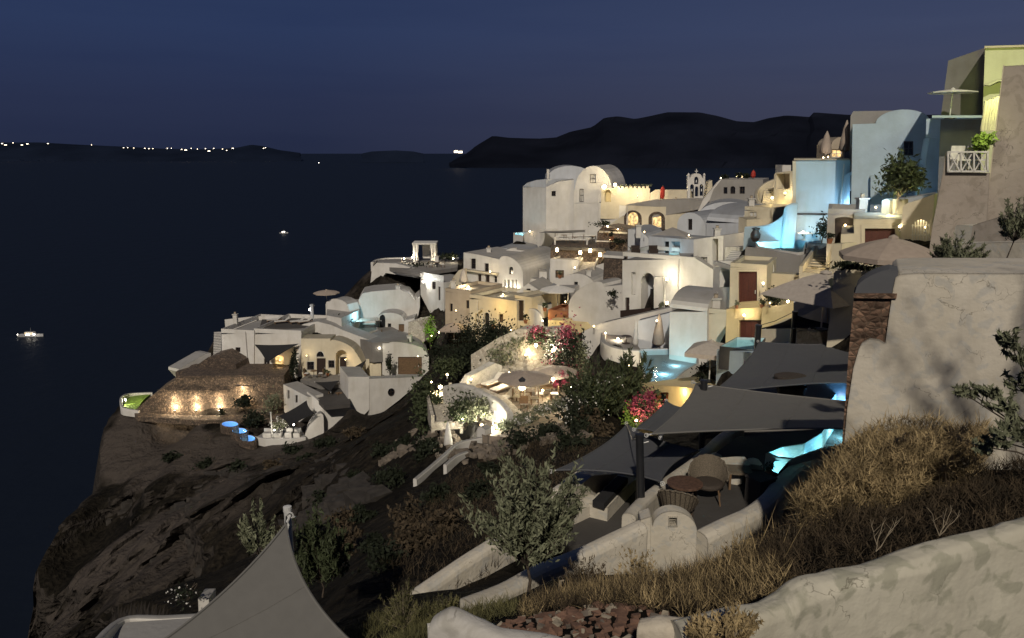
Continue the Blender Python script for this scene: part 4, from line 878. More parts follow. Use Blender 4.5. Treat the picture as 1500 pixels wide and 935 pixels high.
# vaulted whites
r, f = house('vaulted_house', 'low white vaulted house with a small dark window right of centre', (816, 84), (873, 82), [(816, 430)]+arc(816, 424, 873, 424, 23, 16)+[(873, 430)], 8, 'white', [('win', 841, 413, 846.5, 422)], gd=.3)
r, f = house('big_vault', 'large smooth white curved wall like a whale back', (833, 75), (913, 71), [(833, 481)]+arc(833, 446, 885, 420, 16, 10)+[(913, 417), (913, 478), (880, 481)], 5, 'white', gd=-.3)
r, f = house('stone_pillar', 'tall dark rubble stone pier beside the large white house', (883, 75.5), (913, 75), [(882, 430), (885, 375), (913, 377), (912, 431)], 3, 'stone_dark')
b = MB(); block(b, f, [(883, 377), (883, 373), (914, 375), (914, 379)], -.12, 3.2); obj('cap', b, 'white', r)
bush('small weed clump hanging from the bottom of the rubble pier', 897, 431, 70.3, .8, .35, 180, 'leaf_dark', .12, seed=51, group=None, stem=False)
r, f = house('house', 'cream house with one brown shuttered window under the lantern wall', (806, 90), (838, 89), [(806, 424), (806, 379), (838, 381), (838, 424)], 5, 'white', [('win', 813.5, 396, 826, 407, dict(m='wood'))], parapet=.3)
r, f = house('lantern_wall', 'dark rubble terrace wall hung with four bright lanterns', (806, 93), (886, 92), [(806, 384), (807, 360), (886, 362), (886, 396), (868, 398), (850, 398)], 3, 'stone_dark', cat='wall')
for i, (x, y, pw) in enumerate(((816, 366, 55), (850, 370, 50), (864.5, 367, 40), (879, 373, 60))):
    lamp(['leftmost', 'second', 'third', 'rightmost'][i]+' of the four lanterns on the dark rubble terrace wall', x, y, 91.3, pw, (1, .78, .46), .22, 'lantern', fwd=.5)
steps('small lit stairs rising to the lantern wall', 858, 398, 864, 384, 86, 91, 1.6, 9, 'stone_light')
r, f = house('wall_block', 'white stub wall left of the lantern stairs', (838, 89), (850, 89), [(838, 394), (838, 381), (848, 381), (850, 396)], 1, 'white', cat='wall')
r, f = house('wall_block', 'white stub wall right of the lantern stairs', (870, 88), (886, 87), [(870, 404), (870, 390), (886, 385), (886, 410)], 2, 'white', cat='wall')
# pergola above lanterns
p0 = at(840, 361, 95); root = thing('pergola', 'long low white pergola above the four lanterns', 'pergola', p0)
za = zY(346, 95)
for (xa, ya, Ya, xb, yb, Yb) in ((813, 347, 97, 873, 346, 97), (813, 351, 94, 860, 352, 94), (813, 347, 97, 813, 351, 94), (873, 346, 97, 860, 352, 94)):
    b = MB(); b.tube([at(xa, ya, Ya), at(xb, yb, Yb)], .12, 4); obj('beam', b, 'wood_white', root)
for x, Y, yb in ((813, 94, 361), (860, 94, 390), (873, 97, 361)):
    q = at(x, 352, Y); b = MB(); b.box((q.x, q.y, (za+zY(yb, Y))/2), (.2, .2, za-zY(yb, Y))); obj('post', b, 'wood_white', root)
deck('dark_terrace', 'dark dining terrace behind the lantern wall', [(807, 361), (812, 350), (905, 350), (918, 362), (886, 364)], zY(358, 95), .4, 'floor_dark')
# terrace seat with lamp
r, f = house('garden_terrace', 'dark stepped garden terrace with seats and one lamp', (874, 92), (920, 90), [(874, 362), (875, 340), (882, 332), (920, 338), (920, 366)], 5, 'stone_dark', cat='terrace')
b = MB(); block(b, f, [(874, 354), (874, 352.5), (906, 353), (906, 355)], -.1, .6); obj('ledge', b, 'white', r)
b = MB(); block(b, f, [(878, 341), (878, 338), (919, 340), (919, 343)], -.1, .6); obj('ledge', b, 'cream', r)
lamp('lamp on the dark stepped garden terrace', 890, 332, 92, 30, (1, .8, .5), .15)
lamp('tiny candle lamp on the lower ledge of the dark stepped garden', 894, 351, 90, 6, WARM, .07)
bush('scrubby dark plant on the stepped garden terrace', 884, 328, 93, 1.3, .5, 300, 'leaf_dark', .14, seed=52, group=None, stem=False)
bush('dark plant spilling over the lower ledge of the stepped garden', 908, 352, 90, 1.0, .5, 300, 'leaf_dark', .14, seed=53, group=None, stem=False)
# ---------------- large white house on the point (captain's house)
Yc = 104
r, f = house('mansion', 'tall white mansion block with one small square window on the sea edge', (766, 108), (800, Yc), [(766, 352), (766, 273), (800, 275), (800, 352)], 8, 'white', gd=-.5)
r, f = house('mansion', 'slim white mansion bay with one tiny framed window', (800, Yc), (841, Yc), [(800, 352), (800, 274), (818, 266), (841, 263), (841, 352)], 9, 'white', [('win', 808, 280, 814, 287.5, dict(trim=.1))], gd=-.5)
b = MB(); fa = Fr((764, 108), (802, Yc), 352); fm = f
pts = [(766, 274), (770, 269), (782, 265), (800, 264), (818, 265), (800, 274.5)]
b.prism([fa.w(*fa.sz(*p_), -.0+.01) for p_ in [(766, 273.5), (772, 268), (785, 264), (800, 262.5), (800, 275)]], -fa.n*8); obj('roof', b, 'cool', r)
r, f = house('mansion', 'white arched mansion gable with two white shuttered windows', (841, Yc-.5), (898, Yc-2), [(841, 352), (841, 281)]+arc(842, 281, 897, 283, 39, 18)[1:-1]+[(898, 290), (898, 352)], 12, 'white', [('win', 864, 255.5, 873, 268, dict(m='wood_white', trim=.08)), ('win', 849, 277, 855, 296, dict(m='wood_white', trim=.08))], gd=-.5)
b = MB(); block(b, f, rect(840.5, 297, 876, 298), -.05, .06); obj('string_course', b, 'white', r)
r, f = house('barrel_roof', 'wide grey barrel roof behind the arched mansion gable', (802, Yc+3), (872, Yc+3), [(802, 275)]+arc(802, 262, 872, 264, 20, 16)+[(872, 275)], 8, 'cool', ground=False)
r, f = house('chimney', 'small white chimney at the left of the wide barrel roof', (801, Yc+2), (805, Yc+2), rect(801, 248, 804.5, 262), .6, 'white', cat='chimney', ground=False, base=1)
r, f = house('mansion_wall', 'broad grey-white lower wall below the arched mansion gable', (876, Yc-2.5), (920, Yc-4), [(876, 352), (876, 297), (920, 302), (920, 352)], 6, 'white', gd=-.5)
b = MB(); block(b, f, [(892, 333), (892, 331), (914, 316), (919, 316), (919, 333)], -1.0, 1.0); obj('seat', b, 'cream', r)
r, f = house('sea_wall', 'low white sea wall stub with a small cyan lit pool left of the mansion', (752, 106), (770, 104), [(752, 362), (752, 341), (768, 341), (792, 337), (792, 362)], 3, 'white', cat='wall')
pool('tiny cyan lit pool corner left of the mansion', [(754, 344), (756, 341.5), (767, 341.5), (766, 346)], zY(343, 104), .5, [(760, 343, 30, CYAN)], rim=.1)
lamp('small warm lamp on the wall of the mansion at its left foot', 776, 339, 103, 8, WARM, .12)
post('post', 'thin white pole leaning before the mansion wall', 789, 362, 337, 100, .07, 'wood_white', lean=-1.0)
sail('shade_sail', 'long grey canvas stretched along the mansion foot', [(798, 339, 102), (858, 337, 100), (858, 340, 97), (790, 341, 99)], 'sail_grey', pinch=.03)
# terrace wall with lamps
r, f = house('terrace_wall', 'brightly lit cream terrace wall with an arched gateway and stubby battlements', (884, 101), (952, 99.5), [(880, 298), (881, 276), (897, 276), (904, 274), (904, 270)]+[q_ for i in range(8) for q_ in ((904+i*6, 273), (908+i*6, 273), (908+i*6, 276), (910+i*6, 276))]+[(952, 279), (952, 298)], .7, 'cream', [('niche', 886, 278, 895, 296, dict(arch=5, rv=.5, m='yellow'))], cat='wall')
r, f = house('terrace_wall', 'plain cream terrace wall between the battlements and the bell tower', (952, 99.5), (1012, 97), [(952, 298), (952, 283), (960, 278), (1012, 278), (1012, 298)], .7, 'cream', cat='wall')
lamp('very bright left lamp above the arched gateway of the terrace', 885, 274, 100, 330, (1, .82, .5), .35)
lamp('very bright right lamp above the arched gateway of the terrace', 901, 271, 100, 330, (1, .82, .5), .28)
lamp('terrace lamp low behind the middle of the battlements', 934, 287, 98.0, 150, (1, .82, .5), .05, bulb='bulb_soft')
for i in range(8):
    bush('low plant pot shrub on the lit battlements', 911+i*6, 272, 100.5, .28, .22, 60, 'leaf_olive', .09, 'potted_plant', 'plant', 'plants along the lit battlements', 60+i, stem=False)
r_ = thing('folded_parasol', 'folded red parasol standing against the plain cream terrace wall', 'parasol', at(970, 294, 98)); b = MB(); q = at(970, 294, 98)
b.lathe(q, [(.22, .25), (.3, .6), (.28, 1.4), (.1, 1.75)], 8); obj('canopy', b, 'red', r_); b = MB(); b.tube([q, q+Vector((0, 0, 1.9))], .04, 6); obj('pole', b, 'wood', r_)
r_ = thing('folded_parasol', 'folded red parasol on the roof terrace above the arched-window house', 'parasol', at(1103, 262, 90)); b = MB(); q = at(1103, 262, 90)
b.lathe(q, [(.15, .1), (.28, .3), (.24, .7), (.08, .95)], 8); obj('canopy', b, 'red', r_); b = MB(); b.tube([q, q+Vector((0, 0, 1.05))], .03, 6); obj('pole', b, 'wood', r_)
# belfry
Yb = 97; fb_ = Fr((1007, Yb), (1033, Yb), 292); root = thing('bell_tower', 'white three-bell belfry with a cross against the dark headland', 'belfry', at(1020, 292, Yb))
mbx = MB(); out = [fb_.sz(*p_) for p_ in [(1007, 294), (1007, 258), (1010, 258), (1010, 262)]+arc(1012, 259, 1028, 259, 5, 8)+[(1030, 262), (1030, 258), (1033, 258), (1033, 290)]]
holes = []
for (x0, y0, x1, y1, ar) in ((1011, 270, 1016.5, 290, 4), (1017, 259, 1023, 270, 4), (1018, 273, 1023, 288, 4), (1025, 270, 1030, 287, 4)):
    holes.append(([fb_.sz(*p_) for p_ in [(x0, y1)]+arc(x0, y0+ar, x1, y0+ar, ar, 7)+[(x1, y1)]], .6))
def slab_open(mb, fr, out, depth, holes):
    loops = [[Vector((a, z, 0)) for a, z in out]]+[[Vector((a, z, 0)) for a, z in h_[0]] for h_ in holes]; tri = tessellate_polygon(loops); flat = [p_ for l_ in loops for p_ in l_]
    mb.add([fr.w(p_.x, p_.y) for p_ in flat], tri); mb.add([fr.w(p_.x, p_.y, depth) for p_ in flat], tri); n = len(out)
    for l_ in loops:
        n = len(l_); mb.add([fr.w(p_.x, p_.y) for p_ in l_]+[fr.w(p_.x, p_.y, depth) for p_ in l_], [(i, (i+1) % n, (i+1) % n+n, i+n) for i in range(n)])
slab_open(mbx, fb_, out, .6, holes); obj('wall', mbx, 'white', root)
for x, y in ((1020, 264), (1013.7, 277), (1027.5, 277)):
    q = at(x, y, Yb+.3); b = MB(); b.lathe((q.x, q.y, q.z-.28), [(.22, 0), (.15, .15), (.1, .3), (.02, .36)], 9); obj('bell', b, 'metal_dark', root)
q = at(1020, 254, Yb+.3); b = MB(); b.box((q.x, q.y, q.z+.15), (.09, .09, .75)); b.box((q.x, q.y, q.z+.25), (.4, .08, .09)); obj('cross', b, 'wood_white', root)
for x in (1008.5, 1031.5):
    q = at(x, 258, Yb+.3); b = MB(); b.lathe(q, [(.14, 0), (.18, .12), (.05, .35)], 8); obj('finial', b, 'white', root)
# arched window wall
r, f = house('arcade_house', 'tan wall with two glowing arched windows ringed in dark stone', (917, 97.5), (1016, 94), [(917, 338), (917, 301), (960, 303), (1016, 303), (1016, 338)], 6, 'cream',
   [('win', 919, 311, 935, 336, dict(arch=8, m='lit', trim=.45, tm='stone_dark')), ('win', 955, 313, 969, 334, dict(arch=7, m='lit', trim=.45, tm='stone_dark'))], gd=-.4)
q_ = f.w(*f.sz(945, 326), -2.2); light('arcade_glow', q_, 30, WARM2, r, .3)
r, f = house('roof_slope', 'long grey flat roof edge above the glowing arched windows', (917, 98), (1060, 92), [(917, 303), (917, 300), (950, 294), (1010, 292), (1040, 296), (1040, 304)], 3.5, 'greystucco', cat='roof', ground=False)
# vaults in the middle
r, f = house('vaulted_house', 'plain grey-white half-vault house behind the pyramid canopy', (920, 80), (951, 79), [(920, 378), (920, 336)]+arc(922, 340, 950, 352, 8, 10)[3:]+[(951, 378)], 6, 'cool', gd=-.3)
r, f = house('blue_niche_house', 'white house with a bluish courtyard window and tiny pool', (950, 76), (1018, 72), [(950, 376), (950, 346), (997, 350), (1018, 351), (1018, 376)], 4, 'cool', [('door', 973, 354, 980, 372, dict(m='glass_dark')), ('niche', 983, 354, 996, 373, dict(rv=.6, m='cool'))])
q_ = f.w(*f.sz(989, 370), -.5); light('niche_glow', q_, 14, CYAN, r, .2)
pool('tiny cyan pool edge on top of the large white house', [(979, 374.5), (981, 371), (995, 371), (995, 374.5)], zY(373, 71), .4, [(988, 373, 16, CYAN)], rim=.08)
for x, lab in ((931, 'left'), (957, 'right')):
    b = MB(); p_ = at(x, 371, 71.5); b.box((p_.x, p_.y, p_.z+.2), (.8, .5, .4)); b.box((p_.x, p_.y+.25, p_.z+.5), (.8, .08, .4)); o = obj('garden_chair', b, 'wood_dark'); tag(o, 'dark '+lab+' garden chair on the roof edge of the large white house', 'chair')
mbc = MB(); root = thing('canopy_roof', 'dark pyramid canopy roof beside the rounded gable', 'canopy', at(983, 350, 77)); c0 = at(985, 333, 78)
base_ = [at(950, 347, 77), at(1008, 348, 75), at(1018, 345, 80), at(965, 342, 82)]
mbc.add([c0]+base_+[p_-Vector((0, 0, .15)) for p_ in base_], [(0, 1, 2), (0, 2, 3), (0, 3, 4), (0, 4, 1), (1, 5, 6, 2), (2, 6, 7, 3), (3, 7, 8, 4), (4, 8, 5, 1)]); obj('roof', mbc, 'greystucco', root)
for p_ in base_:
    b = MB(); b.tube([p_+(c0-p_)*.05-Vector((0, 0, 2)), p_+(c0-p_)*.05-Vector((0, 0, .1))], .06, 6); obj('post', b, 'wood_dark', root)
r, f = house('rounded_house', 'blue-grey house with a big rounded gable and one dark window', (991, 80), (1035, 78), [(991, 352)]+arc(992, 330, 1034, 335, 21, 16)+[(1035, 352)], 9, 'cool', [('win', 1008, 321, 1014, 337)])
r, f = house('long_wall', 'long plain blue-grey wall right of the rounded gable', (1035, 78), (1084, 75), [(1035, 356), (1035, 327), (1084, 327), (1084, 356)], 9, 'cool', vault=1.6)
r, f = house('house', 'grey rooftop house with three small dark windows in a row', (1053, 90), (1118, 88), [(1030, 300), (1045, 278), (1057, 263), (1118, 263), (1118, 300)], 6, 'greystucco', [('win', 1060, 274.5, 1065.5, 284), ('win', 1070, 273, 1077, 284, dict(arch=3)), ('win', 1083.5, 273.5, 1091, 284)], ground=False)
r, f = house('roof_vault', 'white swooping roof wall rising from the bell tower', (1010, 92), (1060, 91), [(1014, 306), (1030, 292), (1048, 270), (1056, 262), (1060, 263), (1052, 280), (1032, 302)], 2.5, 'white', cat='roof', ground=False)
r, f = house('roof_vault', 'broad grey vault roof in front of the three-window rooftop house', (1022, 84), (1120, 82), [(1022, 326)]+arc(1022, 318, 1118, 322, 24, 18)+[(1118, 330)], 8, 'cool', gd=-.3)
for i, (x, y, pw) in enumerate(((1056, 261, 3), (1079, 258, 0), (1087, 259, 3))):
    lamp(['left', 'middle', 'right'][i]+' of three tiny lamps along the topmost roof edge', x, y, 93, pw, (1, .9, .8), .12, bulb='bulb_soft')
for i, (x, y) in enumerate(((1062, 259), (1083, 257), (1095, 258))):
    bush(['left', 'middle', 'right'][i]+' small dark shrub along the topmost roof edge', x, y, 92, .55, .4, 120, 'leaf_dark', .14, seed=70+i, group=None, stem=False)
r, f = house('roof_parapet', 'little lit white turret wall right of the bell tower', (1034, 95), (1044, 95), [(1034, 288), (1036, 276), (1038, 266), (1043, 264), (1044, 280)], 1.2, 'cream', cat='wall', ground=False)
ribbon('curved_wall', 'yellow lit curving stair wall left of the yellow tower', [(1131, 304, 262, 84), (1118, 300, 268, 83.5), (1109, 296, 277, 83), (1107, 298, 284, 81.5), (1112, 303, 295, 80), (1128, 308, 301, 79)], .35, 'cream')
lamp('lamp on the stairs inside the yellow lit curving wall', 1131, 290, 80.5, 45, (1, .8, .4), .14)
steps('pale steps inside the yellow lit curving wall', 1126, 303, 1130, 272, 80, 84, 1.4, 12, 'cream', rail=False)
r, f = house('yellow_tower', 'narrow yellow tower house with a dark recessed balcony', (1134, 75), (1164, 73), [(1134, 326), (1134, 256), (1137, 253), (1164, 250), (1164, 326)], 6, 'cream', [('niche', 1137, 254.5, 1157, 277, dict(rv=1.2, m='tan'))], parapet=.0)
light('tower_glow', at(1140, 300, 74), 40, (1, .8, .35), r, .3)
r, f = house('chimney_block', 'small white block on top of the yellow tower house', (1146, 78), (1159, 78), rect(1146, 242, 1159, 252), 2, 'white', cat='chimney', ground=False, base=.5)
r, f = house('cube_house', 'small cream cube house with a square framed plaque', (1091, 71), (1133, 69), [(1091, 334), (1091, 304), (1133, 303), (1133, 334)], 5, 'cream', [('win', 1097, 310, 1109, 325, dict(m='wood_white', fm='cream', rv=.08)), ('door', 1128, 308, 1131, 320)], parapet=.3)
r, f = house('wall_block', 'cream pilaster block left of the blue pool wall', (1082, 70), (1094, 69), [(1082, 362), (1082, 318), (1094, 322), (1094, 362)], 3, 'cream', cat='wall')
# cream tall section and large white house
r, f = house('large_white_house', 'large plain white house with a deep round-arched recess', (912, 70.5), (1066, 65), [(912, 376), (1000, 374), (1018, 372), (1052, 400), (1066, 402), (1066, 490), (912, 490)], 6, 'white',
   [('niche', 925, 399, 931, 432, dict(rv=.25, m='white')), ('niche', 939, 400, 959, 458, dict(arch=14, rv=1.6, m='cool')), ('door', 916, 436, 922, 455, dict(m='wood_dark'))], parapet=.35, gd=-2.2)
b = MB(); q = f.w(*f.sz(948, 432), 1.3); b.box((q.x, q.y, q.z), (.5, .08, .7), ux=f.u); o = obj('window', b, 'glass_dark', r)
b = MB(); block(b, f, [(914, 463), (914, 453), (958, 449), (958, 459)], -.8, .05); obj('railing', b, 'wood_dark', r)
b = MB(); block(b, f, [(960, 456), (960, 405), (973, 405), (975, 453)], -.35, .35); obj('pilaster', b, 'white', r)
lamp('bright wall lamp beside the deep round-arched recess', 977, 409, 67.3, 75, (1, .88, .62), .17, drop=.1)
lamp('bright floodlight at the wall foot right of the round-arched recess', 977, 444, 65.5, 110, (1, .90, .68), .17)
post('lamp_post', 'thin white pole between the two bright lamps of the large white house', 973, 452, 412, 66.6, .05, 'wood_white')
r, f = house('cream_house', 'tall cream house front with one shuttered window and lit corner door', (1016, 68), (1060, 66), [(1016, 404), (1016, 351), (1058, 345), (1060, 345), (1060, 420), (1045, 418)], 5, 'white', [('win', 1023, 377, 1036, 391, dict(m='wood_white', trim=.08)), ('niche', 1044, 350, 1052, 390, dict(rv=.8, m='cream'))], pmat='white', ground=False, base=5)
light('cream_glow', at(1034, 362, 64.5), 30, (1, .92, .6), r, .3)
light('cream_glow', at(1048, 398, 64.0), 25, (1, .92, .6), r, .3)
r, f = house('stair_wall', 'rough white stair block between the cream house and the pool', (1060, 66), (1090, 64), [(1060, 392), (1062, 362), (1090, 362), (1090, 386)], 2.5, 'white_old', [('door', 1058.5, 354, 1066, 366, dict(m='wood'))][:0], cat='wall', gd=-3, base=5)
b = MB(); p_ = at(1076, 372, 64.4)
steps('short pale steps in front of the rough white stair block', 1072, 386, 1084, 368, 62.5, 64.3, 1.4, 7, 'white', rail=False)
# ---------------- white ramp, curved seat, cyan wall pool
r, f = house('ramp_wall', 'long white wall climbing from the curved seat to the floodlight', (853, 61), (985, 57), [(853, 512), (853, 486), (880, 474), (985, 450), (985, 512)], 1.2, 'white', cat='wall', gd=-.2)
r, f = house('ramp_wall', 'plain bluish wall behind the two folded parasols', (935, 56), (983, 55), [(935, 512), (935, 470), (983, 458), (983, 512)], .8, 'cool', cat='wall')
ribbon('curved_bench', 'curved white bench wall around a small lit table', [(884, 494, 487, 57), (884, 508, 498, 54), (895, 520, 506, 52), (915, 528, 511, 51), (937, 532, 512, 50.5)], .4, ground=True)
deck('terrace', 'small round lit terrace inside the curved white bench', [(886, 505), (888, 490), (925, 492), (938, 512), (905, 516)], zY(508, 53.5), .4, 'floor_grey')
lamp('warm lamp by the white wall inside the curved bench', 905, 497, 55.5, 55, (1, .85, .62), .13)
lamp('small warm lamp on the step below the curved bench', 923, 536, 49, 25, (1, .85, .55), .12)
lamp('tiny orange lamp on the left end of the curved bench', 887, 488, 56.5, 5, (1, .6, .3), .07)
umbrella('tall folded grey-beige parasol left of the grey cube house', 966, 459, 53, .45, 3.0, 'canvas_tan', closed=True)
umbrella('slim folded white parasol on the curved bench terrace', 932, 469, 54, .22, 2.4, 'canvas_white', closed=True)
for i, (x, y, lab) in enumerate(((918, 498, 'person in dark clothes sitting inside the curved white bench'),)):
    pass
p_ = at(917, 503, 54.5); b = MB(); b.lathe(p_, [(.3, 0), (.3, .05), (.05, .08), (.05, .5), (.35, .52), (.35, .56)], 12); o = obj('side_table', b, 'wood_dark'); tag(o, 'small dark round table inside the curved white bench', 'table')
zq = zY(556, 44.5)
pool('wide teal glowing pool between the curved bench and the yellow wall', [(938, 513), (1021, 511), (1020, 534), (1000, 545), (985, 560), (952, 560), (943, 545)], zq, .38, [(990, 528, 30, (.45, .8, .9)), (955, 555, 60, (.4, .82, .95)), (972, 540, 45, (.4, .8, .95))], tile='cool', rim=.18)
r, f = house('grey_cube_house', 'plain grey cube house with a low vault on top', (981, 50.5), (1036, 49), [(981, 530), (981, 457), (1036, 457), (1036, 530)], 5, 'white', vault=1.1, gd=-.3)
r, f = house('cream_cube', 'cream cube wall joined to the grey cube house', (1036, 49.3), (1066, 48.8), [(1036, 530), (1036, 454), (1066, 452), (1066, 530)], 5, 'cream', parapet=.3)
umbrella('square grey-beige parasol beside the cyan pool', 1042, 500, 38, 1.55, 2.1, 'canvas', rise=.30, val=.22, n=4, rz=.35)
bush('dark bushy plant under the square parasol by the cyan pool', 1042, 549, 38.5, .9, .8, 600, 'leaf_dark', .1, seed=80, group=None)
lamp('hot white lamp on the curved step by the cyan pool', 997, 561, 41, 26, (1, .85, .65), .12)
# cube with glass pool on top
r, f = house('cube_block', 'blue-grey plastered cube with a glass pool on top', (1050, 36), (1106, 33.5), [(1050, 578), (1050, 512), (1106, 518), (1106, 580)], 4.5, 'bluegrey', ground=True, gd=-.3)
pool('glass-edged dim pool on top of the blue-grey cube', [(1056, 509), (1080, 496), (1120, 497), (1106, 515)], zY(511, 35.5)+.05, .7, [(1095, 508, 8, CYAN)], tile='pool_tile', wall='metal_dark', rim=.08)
# yellow wall with orange door
r, f = house('yellow_house', 'bright yellow wall with an orange plank door behind pink flowers', (930, 41), (1017, 36), [(930, 622), (938, 562), (952, 563), (1017, 569), (1008, 592), (980, 622)], 3.5, 'yellow', [('door', 949, 575, 979, 612, dict(m='wood_orange'))], gd=-.3)
light('yellow_glow', at(1000, 575, 36.8), 22, (1, .75, .35), r, .2)
lamp('warm lamp between the yellow wall and the black sail pole', 1017, 592, 32, 30, (1, .8, .5), .1)
light('yellow_glow', at(968, 595, 36.5), 40, (1, .72, .3), r, .3)
b = MB(); q = f.w(*f.sz(973, 590), -.05); b.box(q, (.35, .05, .9), ux=f.u); obj('door_window', b, 'glass_dark', r)
# ---------------- walled garden in the centre
zgd = zY(600, 46)
deck('garden_terrace', 'warm paved garden terrace with parasols in the village centre', [(707, 640), (690, 578), (700, 560), (780, 553), (860, 556), (850, 600), (790, 640)], zgd, .5, 'paving')
r, f = house('garden_wall', 'rough white garden wall lit from below behind the magenta blossom', (690, 58), (850, 54), [(690, 580), (690, 520), (730, 495), (760, 482), (790, 484), (815, 482), (838, 500), (850, 540), (850, 585)], 1.4, 'stone_light', cat='wall', gd=-.2)
r, f = house('garden_wall', 'sloping white garden wall left of the warm paved terrace', (672, 50), (712, 52), [(672, 580), (690, 551), (726, 532), (735, 535), (735, 568), (700, 575)], .6, 'white_old', cat='wall')
ribbon('garden_wall', 'bright lit front wall curving down around the paved garden terrace', [(652, 588, 565, 47), (680, 600, 562, 46), (712, 612, 575, 44.5), (735, 625, 588, 43.5), (747, 636, 604, 42.5)], .45, 'white_old', ground=False, base=1.5)
r, f = house('garden_bank', 'pale plastered bank below the curved garden wall', (655, 47), (745, 43), [(655, 622), (655, 574), (690, 575), (722, 590), (745, 612), (748, 640), (700, 640)], 1.2, 'stone_light', cat='wall', gd=-.3)
# the garden lights
for i, (x, y, Y, pw, col, rr, lab) in enumerate(((785, 506, 53, 110, (1, .9, .68), .22, 'bright lamp under the pink blossom at the top of the garden wall'), (810, 514, 53, 110, (1, .9, .68), .22, 'bright lamp in the white flowers right of the pink blossom'),
    (746, 548, 50, 120, (1, .78, .46), .26, 'big warm glowing lamp behind the central garden parasol'), (810, 556, 48, 80, (1, .9, .66), .2, 'bright lamp right of the central garden parasol'), (838, 567, 46, 60, (1, .85, .5), .18, 'warm lamp by the right steps of the paved garden'),
    (706, 624, 42.5, 120, (1, .93, .72), .2, 'bright lamp at the low gate below the garden bank'), (722, 628, 42.3, 60, (1, .93, .72), .14, 'second lamp beside the low garden gate'), (645, 567, 49, 110, (1, .85, .45), .24, 'yellow lamp at the top of the garden staircase'),
    (655, 549, 52, 35, (1, .92, .75), .13, 'small white lamp above the garden staircase lamp'), (678, 614, 43.5, 20, (1, .95, .8), .08, 'tiny lamp in the shrubs of the garden bank'))):
    lamp(lab, x, y, Y, pw*1.3, col, rr*.75)
lamp('square white lantern under the central garden parasol', 765, 565, 45.5, 30, (1, .88, .6), .28, 'lantern')
umbrella('large tan parasol in the middle of the garden terrace', 769, 545, 46.5, 1.75, 3.0, 'canvas_tan', rise=.22, val=.1, n=8)
umbrella('second tan parasol behind on the garden terrace', 812, 537, 50, 1.6, 2.6, 'canvas_tan', rise=.22, val=.1, n=8)
steps('lit pale garden staircase climbing between shrubs', 655, 618, 641, 572, 43.5, 49.5, 1.5, 15, 'stone_light')
umbrella('slim folded white parasol at the foot of the garden staircase', 656, 618, 42, .28, 2.0, 'canvas_white', closed=True)
r, f = house('gate_wall', 'small white gate pillar lit beside the garden gate lamp', (699, 42), (711, 41.5), [(699, 650), (699, 628), (703, 624), (711, 630), (710, 652)], .5, 'white', cat='wall', gd=-.1)
def handrail(label, path, h=.9, r=.045, mat='metal_white', group=None):
    pts = [at(*q) for q in path]; root = thing('handrail', label, 'railing', pts[0], group); b = MB(); b.tube([p_+Vector((0, 0, h)) for p_ in pts], r, 6); obj('rail', b, mat, root)
    for a_, c_ in zip(pts[:-1], pts[1:]):
        for k in range(3):
            p_ = a_.lerp(c_, k/3); b = MB(); b.tube([p_-Vector((0, 0, .2)), p_+Vector((0, 0, h))], r*.7, 5); obj('baluster', b, mat, root)
ribbon('path_wall', 'long thin white path wall dropping down the dark slope', [(608, 707, 701, 36), (630, 690, 683, 37.5), (652, 671, 664, 39), (672, 656, 648, 40.5), (705, 647, 640, 41.5)], .22, 'white', base=.4)
ribbon('path_wall', 'short parallel white path wall below the long thin one', [(652, 686, 680, 36.5), (668, 672, 667, 37.6), (684, 667, 661, 38.5)], .2, 'white', base=.4)
# garden furniture
def table_set(px, py, Y, lab):
    p_ = hp(px, py, zgd); root = thing('garden_table', lab, 'table', p_); b = MB(); b.box((p_.x, p_.y, p_.z+.73), (.8, .8, .05)); obj('tabletop', b, 'wood', root)
    for dx in (-.35, .35):
        for dy in (-.35, .35): b = MB(); b.box((p_.x+dx, p_.y+dy, p_.z+.36), (.05, .05, .7)); obj('leg', b, 'wood', root)
def chair(px, py, z, lab, rz, mat='wood', group=None):
    p_ = hp(px, py, z); root = thing('garden_chair', lab, 'chair', p_, group); b = MB(); b.box((p_.x, p_.y, p_.z+.44), (.5, .5, .05)); obj('seat', b, 'cushion', root)
    b = MB(); b.box((p_.x, p_.y+.25, p_.z+.72), (.5, .04, .5)); obj('backrest', b, mat, root)
    for dx in (-.22, .22):
        for dy in (-.22, .22): b = MB(); b.box((p_.x+dx, p_.y+dy, p_.z+.22), (.04, .04, .43)); obj('leg', b, mat, root)
    root.rotation_euler.z = rz; return root
table_set(770, 588, 0, 'square wooden table under the central garden parasol')
table_set(800, 582, 0, 'square wooden table near the right garden steps')
ch = chair(757, 590, zgd, 'garden chair left of the table under the central parasol', 1.4)
for x, y, rz, lab in ((783, 592, -1.5, 'garden chair right of the table under the central parasol'), (768, 600, 3.1, 'garden chair on the near side of the central garden table'), (790, 586, 1.5, 'garden chair left of the right-hand garden table'), (812, 586, -1.5, 'garden chair right of the right-hand garden table'), (772, 577, 0, 'garden chair on the far side of the central garden table')): dup(ch, hp(x, y, zgd), rz, lab)
gl = lounger_proto(722, 566, 50, 'wooden sun lounger nearest the garden wall', .9, None); gl.location = hp(722, 566, zgd)
dup(gl, hp(735, 574, zgd), .9, 'wooden sun lounger beside the big warm garden lamp'); dup(gl, hp(738, 590, zgd), .7, 'wooden sun lounger near the curved front wall of the garden')
